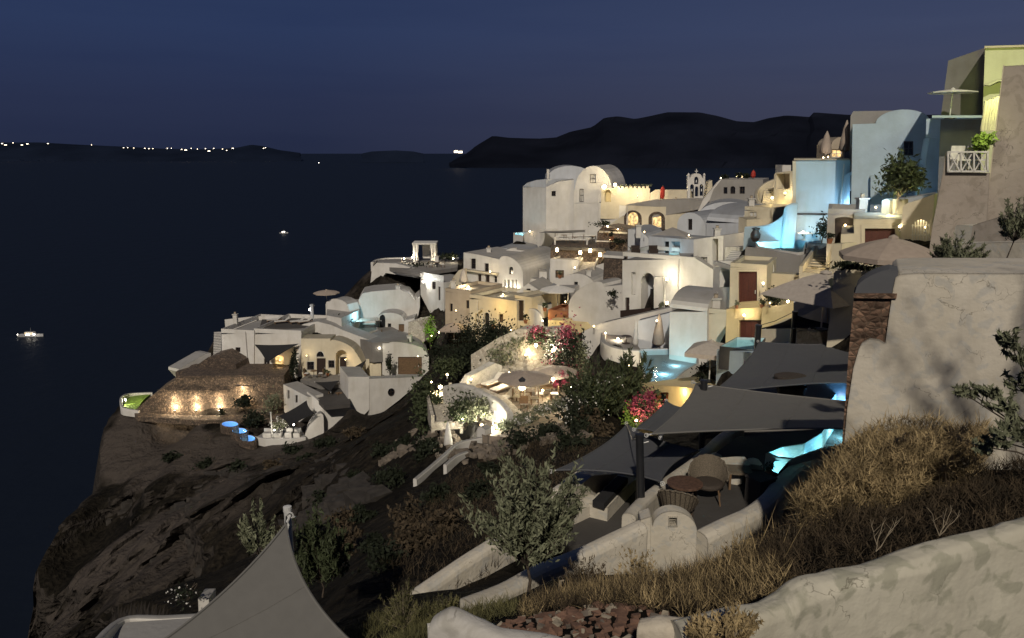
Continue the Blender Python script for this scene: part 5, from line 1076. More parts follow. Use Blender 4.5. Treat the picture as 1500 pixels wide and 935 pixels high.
# vegetation of the garden
bush('big dark evergreen tree mass below the yellow house', 712, 512, 62, 3.3, 2.6, 11000, 'leaf_dark', .12, 'dense_tree', 'tree', None, 91, clumps=26)
bush('dark evergreen tree left of the big evergreen mass', 690, 520, 61, 1.7, 1.4, 3500, 'leaf_dark', .12, 'dense_tree', 'tree', None, 92, clumps=18)
tree('grey-green olive tree lit from below above the garden lamp', 752, 552, 482, 57, 2.1, 2200, .13, 'leaf_olive', .25, 93, clumps=20, elong=2)
bush('olive shrub at the left edge of the garden wall', 735, 522, 57.5, 1.3, 1.2, 900, 'leaf_olive', .13, seed=94, group=None)
bush('bright pink bougainvillea glowing above the left garden lamp', 787, 494, 54.5, 1.0, .8, 500, 'leaf_green', .11, 'bougainvillea', 'shrub', None, 95, flowers=(900, 'petal'))
bush('dark magenta bougainvillea cascading down the right garden wall', 832, 525, 53, 1.9, 2.7, 1600, 'leaf_dark', .12, 'bougainvillea', 'shrub', None, 96, flowers=(2000, 'petal'))
bush('small magenta bougainvillea beside the right garden lamp', 819, 557, 49, .6, .8, 250, 'leaf_dark', .1, 'bougainvillea', 'shrub', None, 97, flowers=(450, 'petal'))
bush('white flowering shrub right of the pink blossom', 812, 505, 54, 1.1, 1.0, 500, 'leaf_olive', .12, seed=98, group=None, flowers=(500, 'canvas_white'))
bush('pale trailing plant right of the magenta cascade', 846, 530, 52.5, .8, 2.2, 700, 'leaf_olive', .12, seed=99, group=None)
for a_ in (('large dark oleander with a few white blossoms in the village centre', 880, 622, 528, 40, 2.1, 80, 46, .085, 'leaf_green', .15, 100), ('tall leafy oleander branches beside the teal pool', 922, 612, 515, 41, 1.2, 40, 40, .085, 'leaf_green', .3, 101), ('spreading oleander low on the bank left of the pink flowers', 852, 632, 575, 39, 1.4, 50, 40, .075, 'leaf_dark', .1, 99)):
    o_ = sprigtree(a_[0], a_[1], a_[2], a_[3], a_[4], a_[5], a_[6], a_[7], a_[8], a_[9], a_[10], a_[11], 'oleander', .06, elong=5.0); o_['category'] = 'shrub'
    if a_[11] != 101:
        c_ = at(a_[1], (a_[2]+a_[3])/2, a_[4]-.3); fb2 = MB(); leafcloud(fb2, c_, (a_[5], a_[5], 1.2), 60, .09, 14, 1.2, 3, .6); obj('blossom', fb2, 'canvas_white', o_)
bush('dark shrub left of the oleander on the bank', 850, 590, 41.5, 1.2, 1.2, 1300, 'leaf_dark', .14, seed=102, group=None, flowers=(60, 'canvas_white'))
bush('pink bougainvillea in front of the orange plank door', 948, 592, 36.5, .9, 1.0, 600, 'leaf_green', .1, 'bougainvillea', 'shrub', None, 103, flowers=(1000, 'petal'))
bush('yellow-green shrub left of the bougainvillea by the orange door', 928, 605, 37, .7, .7, 700, 'leaf_lime', .1, seed=104, group=None)
lamp('ground lamp beneath the pink bougainvillea by the orange door', 932, 616, 35.8, 35, (1, .85, .45), .08)
bush('shrub left of the garden staircase lit by the yellow lamp', 622, 595, 47, 1.2, 1.9, 1700, 'leaf_green', .13, seed=105, group=None)
bush('yellow-green shrub right of the garden staircase', 680, 603, 44, 1.3, 1.1, 1500, 'leaf_green', .11, seed=106, group=None)
bush('shrub spread on the lit garden bank by the gate', 700, 598, 43.5, 1.2, .8, 900, 'leaf_olive', .10, seed=107, group=None)
bush('scrub behind the top of the garden staircase', 648, 522, 66, 1.8, 1.8, 1300, 'leaf_dark', .15, seed=108, group=None)
bush('dim shrub above the yellow staircase lamp', 655, 535, 58, 1.5, 1.2, 900, 'leaf_green', .13, seed=109, group=None)
for i, (x, y) in enumerate(((777, 608), (790, 598), (806, 594), (822, 588), (750, 616), (735, 622), (765, 610), (838, 592))):
    bush('low pale shrub edging the paved garden terrace', x, y+3, 42.5, .65, .4, 320, 'leaf_olive', .09, group='low shrubs edging the garden terrace', seed=110+i, flowers=(50, 'canvas_white'), stem=False)
# ================================================================== right side of the village
# blue lit pool court
ribbon('curved_wall', 'blue lit wall swooping down beside the long cyan pool', [(1091, 362, 332, 63), (1110, 362, 331, 62), (1128, 361, 327, 61), (1146, 359, 314, 60), (1150, 358, 300, 59.5), (1164, 358, 297, 59.2)], .4, 'bluelit_wall', ground=True)
r, f = house('bluelit_house', 'tall flat blue wall house above the long cyan pool', (1163, 59.5), (1246, 58.2), [(1163, 358), (1163, 235), (1246, 233), (1246, 358)], 7, 'bluelit_wall', [('door', 1158, 312, 1162, 352, dict())][:0], gd=-.4, skew=1)
b = MB(); block(b, f, rect(1161, 236, 1166, 300), -.15, 7.2); obj('corner_strip', b, 'cream', r)
b = MB(); block(b, f, rect(1163, 232.5, 1246, 235), -.1, 7.1); obj('coping', b, 'tan', r)
b = MB(); block(b, f, rect(1164, 312.5, 1212, 314.5), -.12, .12); obj('shelf', b, 'wood_dark', r)
b = MB(); block(b, f, rect(1159, 308, 1162.5, 353), -.06, .3); obj('gate', b, 'wood_dark', r)
b = MB(); block(b, f, [(1236, 356), (1236, 257), (1251, 249), (1251, 254), (1240, 260), (1240, 356)], -.5, .5); obj('buttress', b, 'bluegrey', r)
zp = zY(358, 58.6)
pool('long cyan glowing infinity pool below the tall blue wall', [(1108, 356), (1180, 353.5), (1176, 370), (1168, 371), (1140, 367), (1112, 362)], zp, 1.2, [(1118, 359, 330, CYAN), (1145, 361, 330, CYAN), (1168, 362, 360, CYAN)], rim=.15)
light('pool_glow', hp(1150, 355, zp)+Vector((0, -.3, .7)), 30, (.5, .85, 1), bpy.data.objects['bluelit_house'], .5)
light('pool_glow', hp(1185, 350, zp)+Vector((1, -4.5, 3.0)), 170, (.42, .72, 1), bpy.data.objects['bluelit_house'], .6)
light('pool_glow', hp(1120, 358, zp)+Vector((0, 1.2, .9)), 22, CYAN, bpy.data.objects['bluelit_house'], .5)
deck('pool_deck', 'dark stone deck between the long cyan pool and the grey arch', [(1184, 353), (1255, 353), (1240, 372), (1180, 371)], zp+.05, .5, 'floor_dark')
lamp('round table lamp glowing at the end of the long cyan pool', 1176, 341, 58, 45, (1, .82, .62), .15)
p_ = at(1178, 352, 58); b = MB(); b.lathe(p_, [(.25, 0), (.06, .06), (.06, .45), (.55, .5), (.55, .55)], 14); tag(obj('side_table', b, 'wood_white'), 'round pale table under the lamp by the long cyan pool', 'table')
bush('dark shrub at the right end of the tall blue wall', 1205, 335, 57, .7, 1.0, 400, 'leaf_dark', .12, seed=120, group=None)
r, f = house('retaining_slope', 'grey plastered slope wall under the long cyan pool', (1088, 55.5), (1212, 51.5), [(1088, 402), (1092, 362), (1112, 364), (1170, 375), (1210, 362), (1212, 384), (1190, 405)], .3, 'greystucco', cat='wall', gd=-.3)
r_ = thing('stone_jar', 'dark round jar standing by the left end of the long cyan pool', 'jar', at(1106, 354, 61)); b = MB(); b.lathe(at(1106, 354, 61), [(.2, 0), (.38, .3), (.4, .6), (.22, .9), (.3, 1.0)], 12); obj('jar_body', b, 'wood_dark', r_); b = MB(); b.lathe(at(1106, 354, 61)+Vector((0, 0, 1)), [(.33, 0), (.33, .05), (.05, .12)], 12); obj('lid', b, 'wood_dark', r_)
steps('narrow cream stairs between the pool slope and the cream pillar', 1192, 402, 1212, 372, 46, 51, 1.3, 8, 'cream')
light('stair_glow', at(1205, 380, 46.5), 25, (1, .8, .45), bpy.data.objects['retaining_slope'], .3)
# arch box and door house
r, f = house('arch_house', 'grey box house with a big black arched doorway', (1213, 47), (1268, 46.3), [(1213, 362), (1213, 306.5), (1268, 306.5), (1268, 362)], 5, 'greystucco', [('door', 1223, 318, 1250, 360, dict(arch=3, m='wood_dark', rv=.5))], parapet=.3, skew=1)
r, f = house('gate_house', 'cream stepped house with a reddish garage door above the large parasol', (1232, 42), (1336, 41), [(1232, 392), (1232, 343), (1251, 342), (1251, 321), (1331, 321), (1335, 349), (1336, 392)], 5, 'cream', [('door', 1267, 335, 1311, 388, dict(m='wood_red', trim=.22, tm='cream'))], gd=-.2, skew=1)
r, f = house('wall_block', 'cream sloping pillar left of the reddish garage door', (1219, 41.5), (1233, 41), [(1214, 404), (1219, 357), (1233, 357), (1233, 404)], 1.6, 'cream', cat='wall')
light('glow', at(1240, 385, 38), 20, (1, .8, .5), r, .3)
# blue lit gabled house
r, f = house('bluelit_gable_house', 'pale blue lit house with a wide arched gable and one dark window', (1249, 55), (1362, 52.5), [(1249, 330), (1249, 182), (1283, 181)]+arc(1283, 181, 1362, 178, 19, 18)[1:]+[(1362, 330)], 9, 'bluegrey', [('win', 1324, 207, 1338, 228)], gd=-.3, skew=1)
b = MB(); block(b, f, rect(1275, 257, 1300, 330), -.4, .4); obj('buttress', b, 'bluegrey', r)
r, f = house('vault_side', 'dark grey barrel roof shoulder left of the blue arched gable', (1246, 58.5), (1310, 57), [(1246, 240), (1246, 170), (1250, 163), (1310, 162), (1310, 240)], 5, 'greystucco', ground=False)
light('blue_glow', at(1290, 285, 45), 110, (.45, .72, 1), bpy.data.objects['bluelit_gable_house'], .6)
r, f = house('roof_house', 'tiny domed rooftop room with a warm lit window', (1217, 66), (1237, 66), [(1217, 236), (1217, 212)]+arc(1218, 212, 1237, 205, 7, 8)+[(1237, 236)], 3, 'tan', [('win', 1218.5, 219, 1234, 231, dict(m='lit'))], ground=False)
umbrella('folded grey parasol beside the tiny domed rooftop room', 1212, 192, 64, .5, 2.4, 'canvas_tan', closed=True)
umbrella('folded tan parasol against the edge of the blue gable house', 1241, 176, 60, .45, 3.0, 'canvas_tan', closed=True)
lamp('left of two tiny lamps at the foot of the folded grey parasol', 1206, 231, 63, 3, (1, .9, .8), .08, bulb='bulb_soft')
lamp('right of two tiny lamps at the foot of the folded grey parasol', 1213, 230, 63, 3, (1, .9, .8), .08, bulb='bulb_soft')
# tree in front
tree('leafy tree growing from lit planters before the blue lit gable house', 1306, 322, 228, 44, 1.15, 2600, .13, 'leaf_green', .35, 130, 'street_tree', None, 'bark_pale', .07, 18, 2.6, .06)
r, f = house('planter_wall', 'bright yellow lit planter columns beneath the leafy tree', (1292, 45), (1316, 44), [(1292, 322), (1292, 294), (1299, 291), (1304, 294), (1304, 318), (1308, 318), (1308, 292), (1316, 292), (1316, 322)], .8, 'cream', cat='planter')
lamp('spot lamp at the foot of the leafy tree', 1302, 316, 43.5, 70, (1, .88, .4), .07, bulb='bulb_soft')
lamp('small lamp inside the grey niche left of the leafy tree', 1283, 304, 46, 6, (1, .95, .8), .08, bulb='bulb_soft')
r, f = house('box_niche', 'dark grey box unit left of the lit planter columns', (1275, 47), (1291, 46.5), rect(1275, 300, 1291, 322), 1.5, 'greystucco', cat='cabinet')
r, f = house('cream_wall', 'yellow lit curving wall behind the white picket gate', (1322, 40), (1370, 39), [(1322, 324)]+[(1322, 303), (1328, 298), (1345, 293), (1362, 287), (1369, 284), (1368, 330), (1335, 330)], .6, 'cream', cat='wall')
light('yellow_glow', at(1350, 318, 36.3), 30, (1, .8, .42), r, .3)
root = thing('picket_gate', 'small white picket gate with a rounded top', 'gate', at(1348, 352, 36))
fg = Fr((1335, 36.5), (1363, 36.2), 352)
for i in range(7):
    x = 1337+i*4; tp = 322+abs(i-3)**2*.8; b = MB(); block(b, fg, rect(x-1, tp, x+1, 352), 0, .05); obj('picket', b, 'wood_white', root)
b = MB(); block(b, fg, rect(1335, 330, 1363, 332), .06, .04); block(b, fg, rect(1335, 344, 1363, 346), .06, .04); obj('rail', b, 'wood_white', root)
lamp('small lamp glowing behind the white picket gate', 1356, 333, 37, 12, (1, .9, .6), .07, bulb='bulb_soft')
r, f = house('terrace_wall', 'grey terrace wall between the blue gable and the stucco block', (1312, 47), (1372, 46), [(1312, 330), (1312, 292), (1330, 290), (1372, 283), (1372, 330)], 1.5, 'greystucco', cat='wall')
r, f = house('balcony_block', 'pale blue-green balcony block right of the blue gable house', (1356, 48.9), (1420, 47.9), [(1356, 202), (1357, 174), (1418, 172), (1418, 202)], 2.2, 'bluegrey', ground=False, base=0, cat='balcony', skew=1)
r, f = house('pillar_house', 'blue-grey pilaster wall under the pale balcony block', (1350, 49.5), (1420, 48.5), [(1346, 300), (1352, 262), (1362, 202), (1420, 202), (1420, 300)], 4, 'bluegrey', gd=-.3)
r, f = house('tall_house', 'tall olive-grey house wall with a slanted top above the balcony block', (1378, 47), (1442, 45.6), [(1378, 260), (1378, 172), (1389, 89), (1443, 70), (1443, 260)], 8, 'floor_grey', [('win', 1393, 86, 1405, 106, dict(m='wood'))][:0], gd=-.3, skew=1)
b = MB(); block(b, f, rect(1366, 171.5, 1441, 175), -2.4, 2.4); obj('balcony_slab', b, 'bluegrey', r)
light('balcony_glow', at(1400, 150, 41.0), 6, (1, .95, .5), r, .3)
r, f = house('tall_house', 'bright yellow-green top storey at the upper right corner', (1442, 44), (1540, 43), [(1442, 230), (1443, 69), (1540, 66), (1540, 230)], 6, 'palegreen', [], gd=-.3, skew=1)
b = MB(); block(b, f, [(1442, 71), (1442, 68), (1540, 65), (1540, 68)], -.15, 6.3); obj('coping', b, 'cream', r)
light('green_glow', at(1475, 118, 38.5)+Vector((0, 0, .0)), 330, (.9, 1, .30), r, .5)
b = MB(); block(b, f, [(1442, 126), (1462, 118), (1520, 114), (1520, 117), (1462, 121), (1450, 127)], -.8, .8); obj('canopy', b, 'palegreen', r)
root = thing('curtain', 'pale tied curtain hanging on the upper right balcony', 'curtain', at(1448, 192, 40)); fc = Fr((1437, 40), (1462, 39.8), 192)
for i in range(6):
    x = 1438+i*4; b = MB(); q = at(x, 192, 40-.02*i); b.tube([q, Vector((q.x+.05, q.y, zY(148-i*1.5, 40)))], .085, 7); obj('fold', b, 'canvas', root)
umbrella('white four-armed parasol frame on the high balcony at upper right', 1396, 131, 44.9, 1.25, 1.62, 'canvas_white', rise=.12, val=.05, n=8, polem='metal_white')
bush('lime green potted plant on the upper right balcony', 1437, 207, 27.9, .42, .42, 700, 'leaf_lime', .10, 'potted_plant', 'plant', None, 131)
light('plant_glow', at(1440, 190, 27.2), 16, (1, 1, .5), bpy.data.objects['tall_house'], .2)
# stucco block and railing
r, f = house('stucco_block', 'plain taupe stucco block beneath the white X-braced railing', (1364, 27.7), (1450, 27.3), [(1362, 352), (1366, 330), (1382, 250), (1385, 224), (1390, 224), (1391, 252), (1450, 254), (1450, 352)], .7, 'taupe', gd=-.3, skew=1)
root = thing('balcony_railing', 'white X-braced balcony railing above the taupe stucco block', 'railing', at(1418, 254, 27.3)); fg = Fr((1387, 27.5), (1450, 27.2), 254)
b = MB(); block(b, fg, rect(1388, 221.5, 1449, 224), 0, .07); obj('top_rail', b, 'wood_white', root)
b = MB(); block(b, fg, rect(1388, 250, 1449, 252.5), 0, .07); obj('bottom_rail', b, 'wood_white', root)
for x in (1389, 1408, 1427, 1447):
    b = MB(); block(b, fg, rect(x-1.2, 223, x+1.2, 252), 0, .08); obj('baluster', b, 'wood_white', root)
for x in (1390, 1409, 1428):
    b = MB(); block(b, fg, [(x, 224), (x+2, 224), (x+17, 250), (x+15, 250)], .02, .03); block(b, fg, [(x, 250), (x+15, 224), (x+17, 224), (x+2, 250)], .055, .02); obj('cross_brace', b, 'wood_white', root)
for i, (x, rz) in enumerate(((1404, .4), (1428, -.4))):
    p_ = at(x, 253, 28.4); b = MB(); root = thing('balcony_chair', 'white '+('left', 'right')[i]+' chair behind the X-braced balcony railing', 'chair', p_)
    b.box((p_.x, p_.y, p_.z+.45), (.5, .5, .05)); obj('seat', b, 'wood_white', root); b = MB(); b.box((p_.x, p_.y+.22, p_.z+.7), (.5, .05, .5)); obj('backrest', b, 'wood_white', root)
    b = MB()
    for dx in (-.22, .22):
        for dy in (-.22, .22): b = MB(); b.box((p_.x+dx, p_.y+dy, p_.z+.22), (.04, .04, .44)); obj('leg', b, 'wood_white', root)
r, f = house('stucco_tower', 'tall rough taupe stucco tower wall at the right edge', (1442, 28), (1560, 27.2), [(1440, 330), (1442, 322), (1470, 97), (1560, 92), (1560, 340)], 6, 'taupe', gd=-.3, skew=1)
b = MB(); block(b, f, [(1441, 322), (1469.5, 96), (1471.5, 96), (1443, 322)], -.04, .1); obj('corner_bead', b, 'cream', r)
light('tower_glow', at(1492, 150, 23.5), 30, (1, .88, .65), r, .4)
# terraces right of the big parasol
r, f = house('low_wall', 'cream box parapet beneath the taupe stucco tower', (1399, 23), (1455, 22), [(1399, 360), (1399, 333), (1402, 330), (1453, 332), (1453, 360)], 1.2, 'near_wall', cat='wall')
r, f = house('low_wall', 'taupe garden wall behind the two potted olive trees', (1400, 18), (1560, 16), [(1395, 408), (1400, 356), (1430, 356), (1560, 352), (1560, 408)], .5, 'near_wall', cat='wall')
r, f = house('slope_wall', 'thin sloping stair parapet climbing to the right edge', (1418, 21.5), (1540, 20), [(1420, 360), (1425, 330), (1540, 294), (1540, 360)], .4, 'taupe', cat='wall')
bp = []
root = thing('planter', 'long dark planter box on top of the big rough wall', 'planter', at(1455, 402, 12.6)); q0, q1 = at(1428, 404, 12.8), at(1486, 406, 12.6)
b = MB(); b.box(((q0.x+q1.x)/2, 12.8, q0.z+.05), (q1.x-q0.x, .5, .16)); obj('box', b, 'wood_dark', root); b = MB(); b.box(((q0.x+q1.x)/2, 12.8, q0.z+.135), (q1.x-q0.x-.1, .4, .02)); obj('soil', b, 'straw_dark', root)
sprigtree('round potted olive bush on top of the big rough wall', 1396, 403, 343, 13, .46, 70, 42, .026, 'leaf_olive', .12, 140, tr=.016)
sprigtree('slender olive tree leaning right in the dark planter box', 1462, 400, 296, 12.8, .42, 50, 42, .026, 'leaf_olive', .45, 141, tr=.014, lean=.16)
# large parasols
umbrella('large taupe parasol in front of the reddish garage door', 1309, 348, 26, 1.72, 2.2, 'canvas_tan', rise=.34, val=.16, n=8, rz=.1)
umbrella('large beige square parasol left of the stone-edged wall', 1210, 399, 31, 2.5, 2.4, 'canvas', rise=.40, val=.03, n=4, rz=-.25)
umbrella('second beige square parasol peeking behind the stone-edged wall', 1345, 384, 19.5, .9, 2.1, 'canvas', rise=.25, val=.05, n=4, rz=.2)
r, f = house('low_wall', 'cream low terrace wall under the large taupe parasol', (1225, 29.5), (1400, 27), [(1218, 412), (1222, 394), (1250, 394), (1250, 390), (1262, 389), (1262, 396), (1400, 396), (1400, 412)], .4, 'cream', cat='wall', ground=False, base=6)
lamp('small lamp under the large taupe parasol', 1303, 393, 27.8, 10, (1, .85, .55), .06, bulb='bulb_soft')
bush('dark potted greenery under the left edge of the large taupe parasol', 1255, 390, 28.5, .9, .22, 350, 'leaf_dark', .1, seed=142, group=None, stem=False)
r, f = house('screen_wall', 'plain grey screen wall beneath the beige square parasol', (1163, 34), (1262, 33), [(1163, 512), (1163, 430), (1262, 430), (1262, 512)], .3, 'cool', cat='wall')
b = MB(); block(b, f, rect(1211, 430, 1213, 500), -.03, .04); obj('joint', b, 'cream', r)
b = MB(); block(b, f, rect(1163, 480, 1255, 482.5), -.06, .07); obj('ledge', b, 'cream', r)
deck('parasol_terrace', 'cream terrace floor beneath the large taupe parasol', [(1222, 410), (1405, 410), (1400, 390), (1235, 390)], -4.97, 4, 'floor_warm', ground=False)
# brown doors house
r, f = house('door_house', 'cream tower house with a tall brown door and black arch', (1070, 48), (1124, 47), [(1070, 456), (1070, 386), (1124, 387), (1124, 456)], 4, 'cream', [('door', 1082, 398, 1109, 451, dict(m='wood_red', trim=.14, tm='cream'))], parapet=.25)
r, f = house('arch_wall', 'grey side wall with a black arched opening left of the brown door', (1045, 51), (1071, 48.5), [(1045, 458), (1045, 386), (1071, 386), (1071, 458)], 3, 'white', [('niche', 1054, 391, 1069, 421, dict(arch=8, rv=.8, m='floor_dark'))], parapet=.25)
r, f = house('low_wall', 'cream low wall between the brown door tower and parasol', (1122, 49), (1180, 47), [(1122, 440), (1122, 400), (1176, 403), (1180, 440)], 1, 'cream', cat='wall')
r, f = house('lower_house', 'yellow lower house with a wide red-brown door below the terrace', (1064, 45.5), (1130, 44), [(1064, 512), (1064, 453), (1130, 450), (1130, 512)], 4.5, 'yellow', [('door', 1083, 469, 1124, 506, dict(m='wood_red', trim=.12, tm='yellow'))])
ribbon('curved_wall', 'yellow curved terrace wall with a small lamp and potted shrub', [(1118, 470, 449, 43.6), (1140, 470, 447, 42.6), (1160, 466, 441, 42), (1172, 462, 434, 42.5), (1172, 458, 430, 44)], .3, 'yellow', base=1.5)
lamp('small warm lamp on the yellow curved terrace wall', 1154, 442, 43, 22, (1, .85, .5), .1)
light('yellow_glow', at(1075, 480, 42.5), 16, (1, .8, .4), bpy.data.objects['lower_house'], .3)
bush('dark round potted shrub right of the tall brown door', 1133, 436, 43.5, .75, .6, 900, 'leaf_dark', .09, 'potted_plant', 'plant', None, 143)
lamp('tiny white lamp inside the round potted shrub', 1128, 444, 42.6, 3, (1, .95, .9), .06, bulb='bulb_soft')
r_ = thing('plant_pot', 'grey wire stand beneath the dark round potted shrub', 'plant stand', at(1133, 453, 43.5)); p_ = at(1133, 453, 43.5)
for k in range(5):
    t = k*1.257; b = MB(); b.tube([p_+Vector((.35*math.cos(t), .35*math.sin(t), 0)), p_+Vector((.5*math.cos(t), .5*math.sin(t), .5))], .02, 5); obj('leg', b, 'metal_white', r_)
r, f = house('stair_wall', 'pale stair parapet sloping down right of the yellow lower house', (1112, 38), (1170, 36), [(1112, 505), (1116, 484), (1150, 468), (1168, 463), (1170, 470), (1160, 500)], .3, 'cream', cat='wall')
r, f = house('bench_wall', 'dim pale stone seat block below the small black sail', (1165, 34), (1206, 33), [(1165, 506), (1166, 486), (1200, 482), (1206, 506)], 1.5, 'stone_light', cat='wall')
# ---------------- sails
sail('shade_sail', 'large charcoal shade sail behind the grey one', [(1112, 501, 31), (1262, 504, 30), (1262, 561, 21.5), (1040, 578, 23)], 'sail_dark', sag=.03, pinch=.05)
sail('shade_sail', 'big grey shade sail in front over the terrace', [(1020, 562, 21.5), (1258, 590, 21), (1245, 628, 16), (955, 636, 17.5)], 'sail_grey', sag=.02, pinch=.035)
sail('shade_sail', 'wide slate shade sail nearest at left of the black mast', [(918, 622, 22.5), (1022, 660, 20), (968, 706, 16.2), (815, 689, 17.5)], 'sail_dark', sag=.03, pinch=.08)
sail('shade_sail', 'narrow slate sail wedge between the grey and slate sails', [(976, 588, 25), (1012, 600, 24), (968, 640, 19.5), (932, 628, 20.5)], 'sail_dark', sag=.02, pinch=.06)
sail('shade_sail', 'small black sail before the grey screen wall', [(1112, 482, 36), (1166, 462, 33), (1255, 481, 31.5), (1185, 482, 30.5)], 'sail_black', sag=.03, pinch=.10)
post('sail_mast', 'black mast at the left corner of the slate sail', 940, 765, 637, 15.6, .085, lean=-.12)
post('sail_mast', 'second thinner black mast behind the slate sail mast', 933, 764, 690, 16.2, .05)
post('sail_mast', 'black mast rising through the corner of the grey sail', 1027, 682, 558, 21, .10, lean=-.05)
post('sail_mast', 'short black mast at the left of the charcoal sail', 1108, 524, 477, 32, .13)
post('sail_mast', 'short black mast before the grey screen wall', 1161, 504, 457, 33, .12)
post('sail_mast', 'thin dark prop under the right of the slate sail', 966, 722, 690, 17.6, .035)
# ---------------- near terrace
zt = -8.05
deck('near_terrace', 'dark paved terrace with wicker chairs and wavy pool', [(935, 812), (1010, 815), (1120, 778), (1160, 740), (1200, 700), (1270, 670), (1270, 622), (1080, 640), (1000, 700), (940, 770)], zt, .5, 'floor_dark')
ribbon('parapet_wall', 'thick rounded white parapet curving round the near terrace to the pool', [(1024, 818, 780, 14.1), (1060, 805, 762, 14.5), (1098, 787, 745, 15.1), (1125, 765, 724, 15.9), (1142, 738, 702, 16.9), (1165, 705, 682, 18), (1205, 690, 664, 19.1), (1262, 680, 652, 20.2)], .42, 'near_wall', ground=True, base=1.5)
ribbon('parapet_wall', 'rough white parapet running left from the round-topped wall', [(684, 892, 880, 11.6), (740, 872, 858, 12.2), (790, 850, 830, 12.9), (850, 835, 806, 13.3), (900, 828, 782, 13.7), (938, 824, 764, 14)], .38, 'near_wall', ground=True, base=1.5)
r, f = house('round_wall', 'round-topped white wall panel with a small square vent', (938, 14.05), (1022, 14.0), [(938, 825), (938, 762), (954, 756)]+arc(956, 772, 1021, 778, 26, 18)+[(1022, 822)], .28, 'near_wall', [('niche', 980, 757.5, 991, 769.5, dict(rv=.08, m='floor_dark', trim=.018, tm='near_wall'))], cat='wall', gd=-.2)
b = MB(); q = f.w(*f.sz(985.5, 763.5), .05)
for k in range(4): b.box((q.x, q.y, q.z-.06+k*.035), (.12, .02, .012), ux=f.u)
obj('vent_grille', b, 'near_wall', r)
b = MB(); block(b, f, [(938, 824), (938, 760), (953, 755), (953, 822)], -.05, .38); obj('pier', b, 'near_wall', r)
ribbon('divider_wall', 'smooth white divider wall between the two near terraces', [(920, 800, 752, 14.5), (942, 775, 728, 15.6), (980, 742, 698, 17.4), (1021, 712, 668, 19.4), (1056, 675, 636, 22.2), (1085, 655, 622, 24.5)], .30, 'near_wall', ground=False, base=1.2)
zl = -9.3
deck('lower_terrace', 'dim lower terrace beneath the slate sail', [(830, 800), (905, 790), (945, 740), (1030, 668), (960, 662), (850, 700), (800, 740)], zl, .4, 'floor_dark')
r, f = house('bench_wall', 'white built-in bench wall left of the dark cushion', (832, 18), (905, 20.5), [(832, 745), (835, 722), (868, 697), (905, 694), (905, 712)], .5, 'near_wall', cat='wall', ground=False)
b = MB(); P = [hp(*q_, -8.75) for q_ in ((868, 733), (885, 738), (920, 700), (905, 697))]; b.prism(P, (0, 0, -.16)); tag(obj('bench_cushion', b, 'sail_black'), 'long black cushion on the white built-in bench', 'cushion')
b = MB(); P = [hp(*q_, -8.92) for q_ in ((860, 737), (890, 744), (932, 700), (905, 695))]; b.prism(P, (0, 0, -.5)); tag(obj('built_in_bench', b, 'near_wall'), 'white masonry bench base carrying the long black cushion', 'bench')
ribbon('path_wall', 'worn white wall climbing behind the big olive tree', [(610, 880, 866, 15), (650, 858, 838, 15.6), (695, 836, 808, 16.2), (760, 800, 770, 17.2), (830, 770, 742, 18.2), (868, 755, 725, 18.9)], .4, 'near_wall', ground=True)
# pool
zpw = -7.55
pool('wavy cyan glowing pool at the edge of the near terrace', [(1126, 666), (1150, 657), (1180, 652), (1203, 638), (1215, 618), (1225, 604), (1260, 596), (1262, 648), (1232, 653), (1200, 660), (1162, 674), (1140, 672)], zpw, .7, [(1150, 664, 16, CYAN), (1185, 657, 20, CYAN), (1222, 643, 24, CYAN), (1236, 618, 24, CYAN)], wall='near_wall', rim=.12)
pool('small square cyan lit hot tub inside the curved parapet', [(1126, 690), (1135, 679), (1156, 677), (1139, 697)], -7.62, .45, [(1139, 687, 14, CYAN)], wall='floor_dark', name='hot_tub', rim=.06)
pool('light blue lit pool peeking between the two big sails', [(1216, 590), (1224, 580), (1246, 570), (1262, 570), (1262, 592)], zY(585, 25), .6, [(1240, 582, 40, (.3, .6, 1))], 'water_blue', wall='greystucco', rim=.1)
r, f = house('terrace_strip', 'dim grey wall strip between the charcoal and grey sails', (1080, 27), (1262, 25), [(1080, 612), (1080, 566), (1262, 560), (1262, 612)], .4, 'cool', cat='wall')
b = MB(); q = at(1158, 580, 24.2); rr_ = thing('lounge_chair', 'black rounded lounge chair between the two big sails', 'chair', q); b.lathe(q, [(.42, .0), (.5, .3), (.5, .34), (.36, .36)], 14, 1, .8); obj('seat', b, 'wicker_dark', rr_); b = MB(); b.lathe(q+Vector((0, .12, .3)), [(.5, 0), (.54, .35), (.48, .37)], 14, 1, .8); obj('backrest', b, 'wicker_dark', rr_)
ribbon('curved_bench', 'curved pale bench wall behind the wicker chair', [(1034, 692, 674, 18.5), (1050, 680, 664, 19.8), (1078, 676, 661, 20.3), (1100, 684, 668, 19.7), (1103, 696, 680, 18.7)], .5, 'near_wall', base=.6)
b = MB(); P = [hp(*q_, -7.7) for q_ in ((1036, 684), (1052, 671), (1090, 668), (1100, 680), (1085, 692))]; b.prism(P, (0, 0, -.4)); tag(obj('bench_platform', b, 'near_wall'), 'pale built-in bench platform filling the curved bench wall', 'bench')
r, f = house('pergola_wall', 'dark recessed wall under the big grey sail', (1060, 24.5), (1215, 23), [(1060, 668), (1060, 632), (1215, 626), (1215, 655)], .4, 'greystucco', [], cat='wall', ground=False)
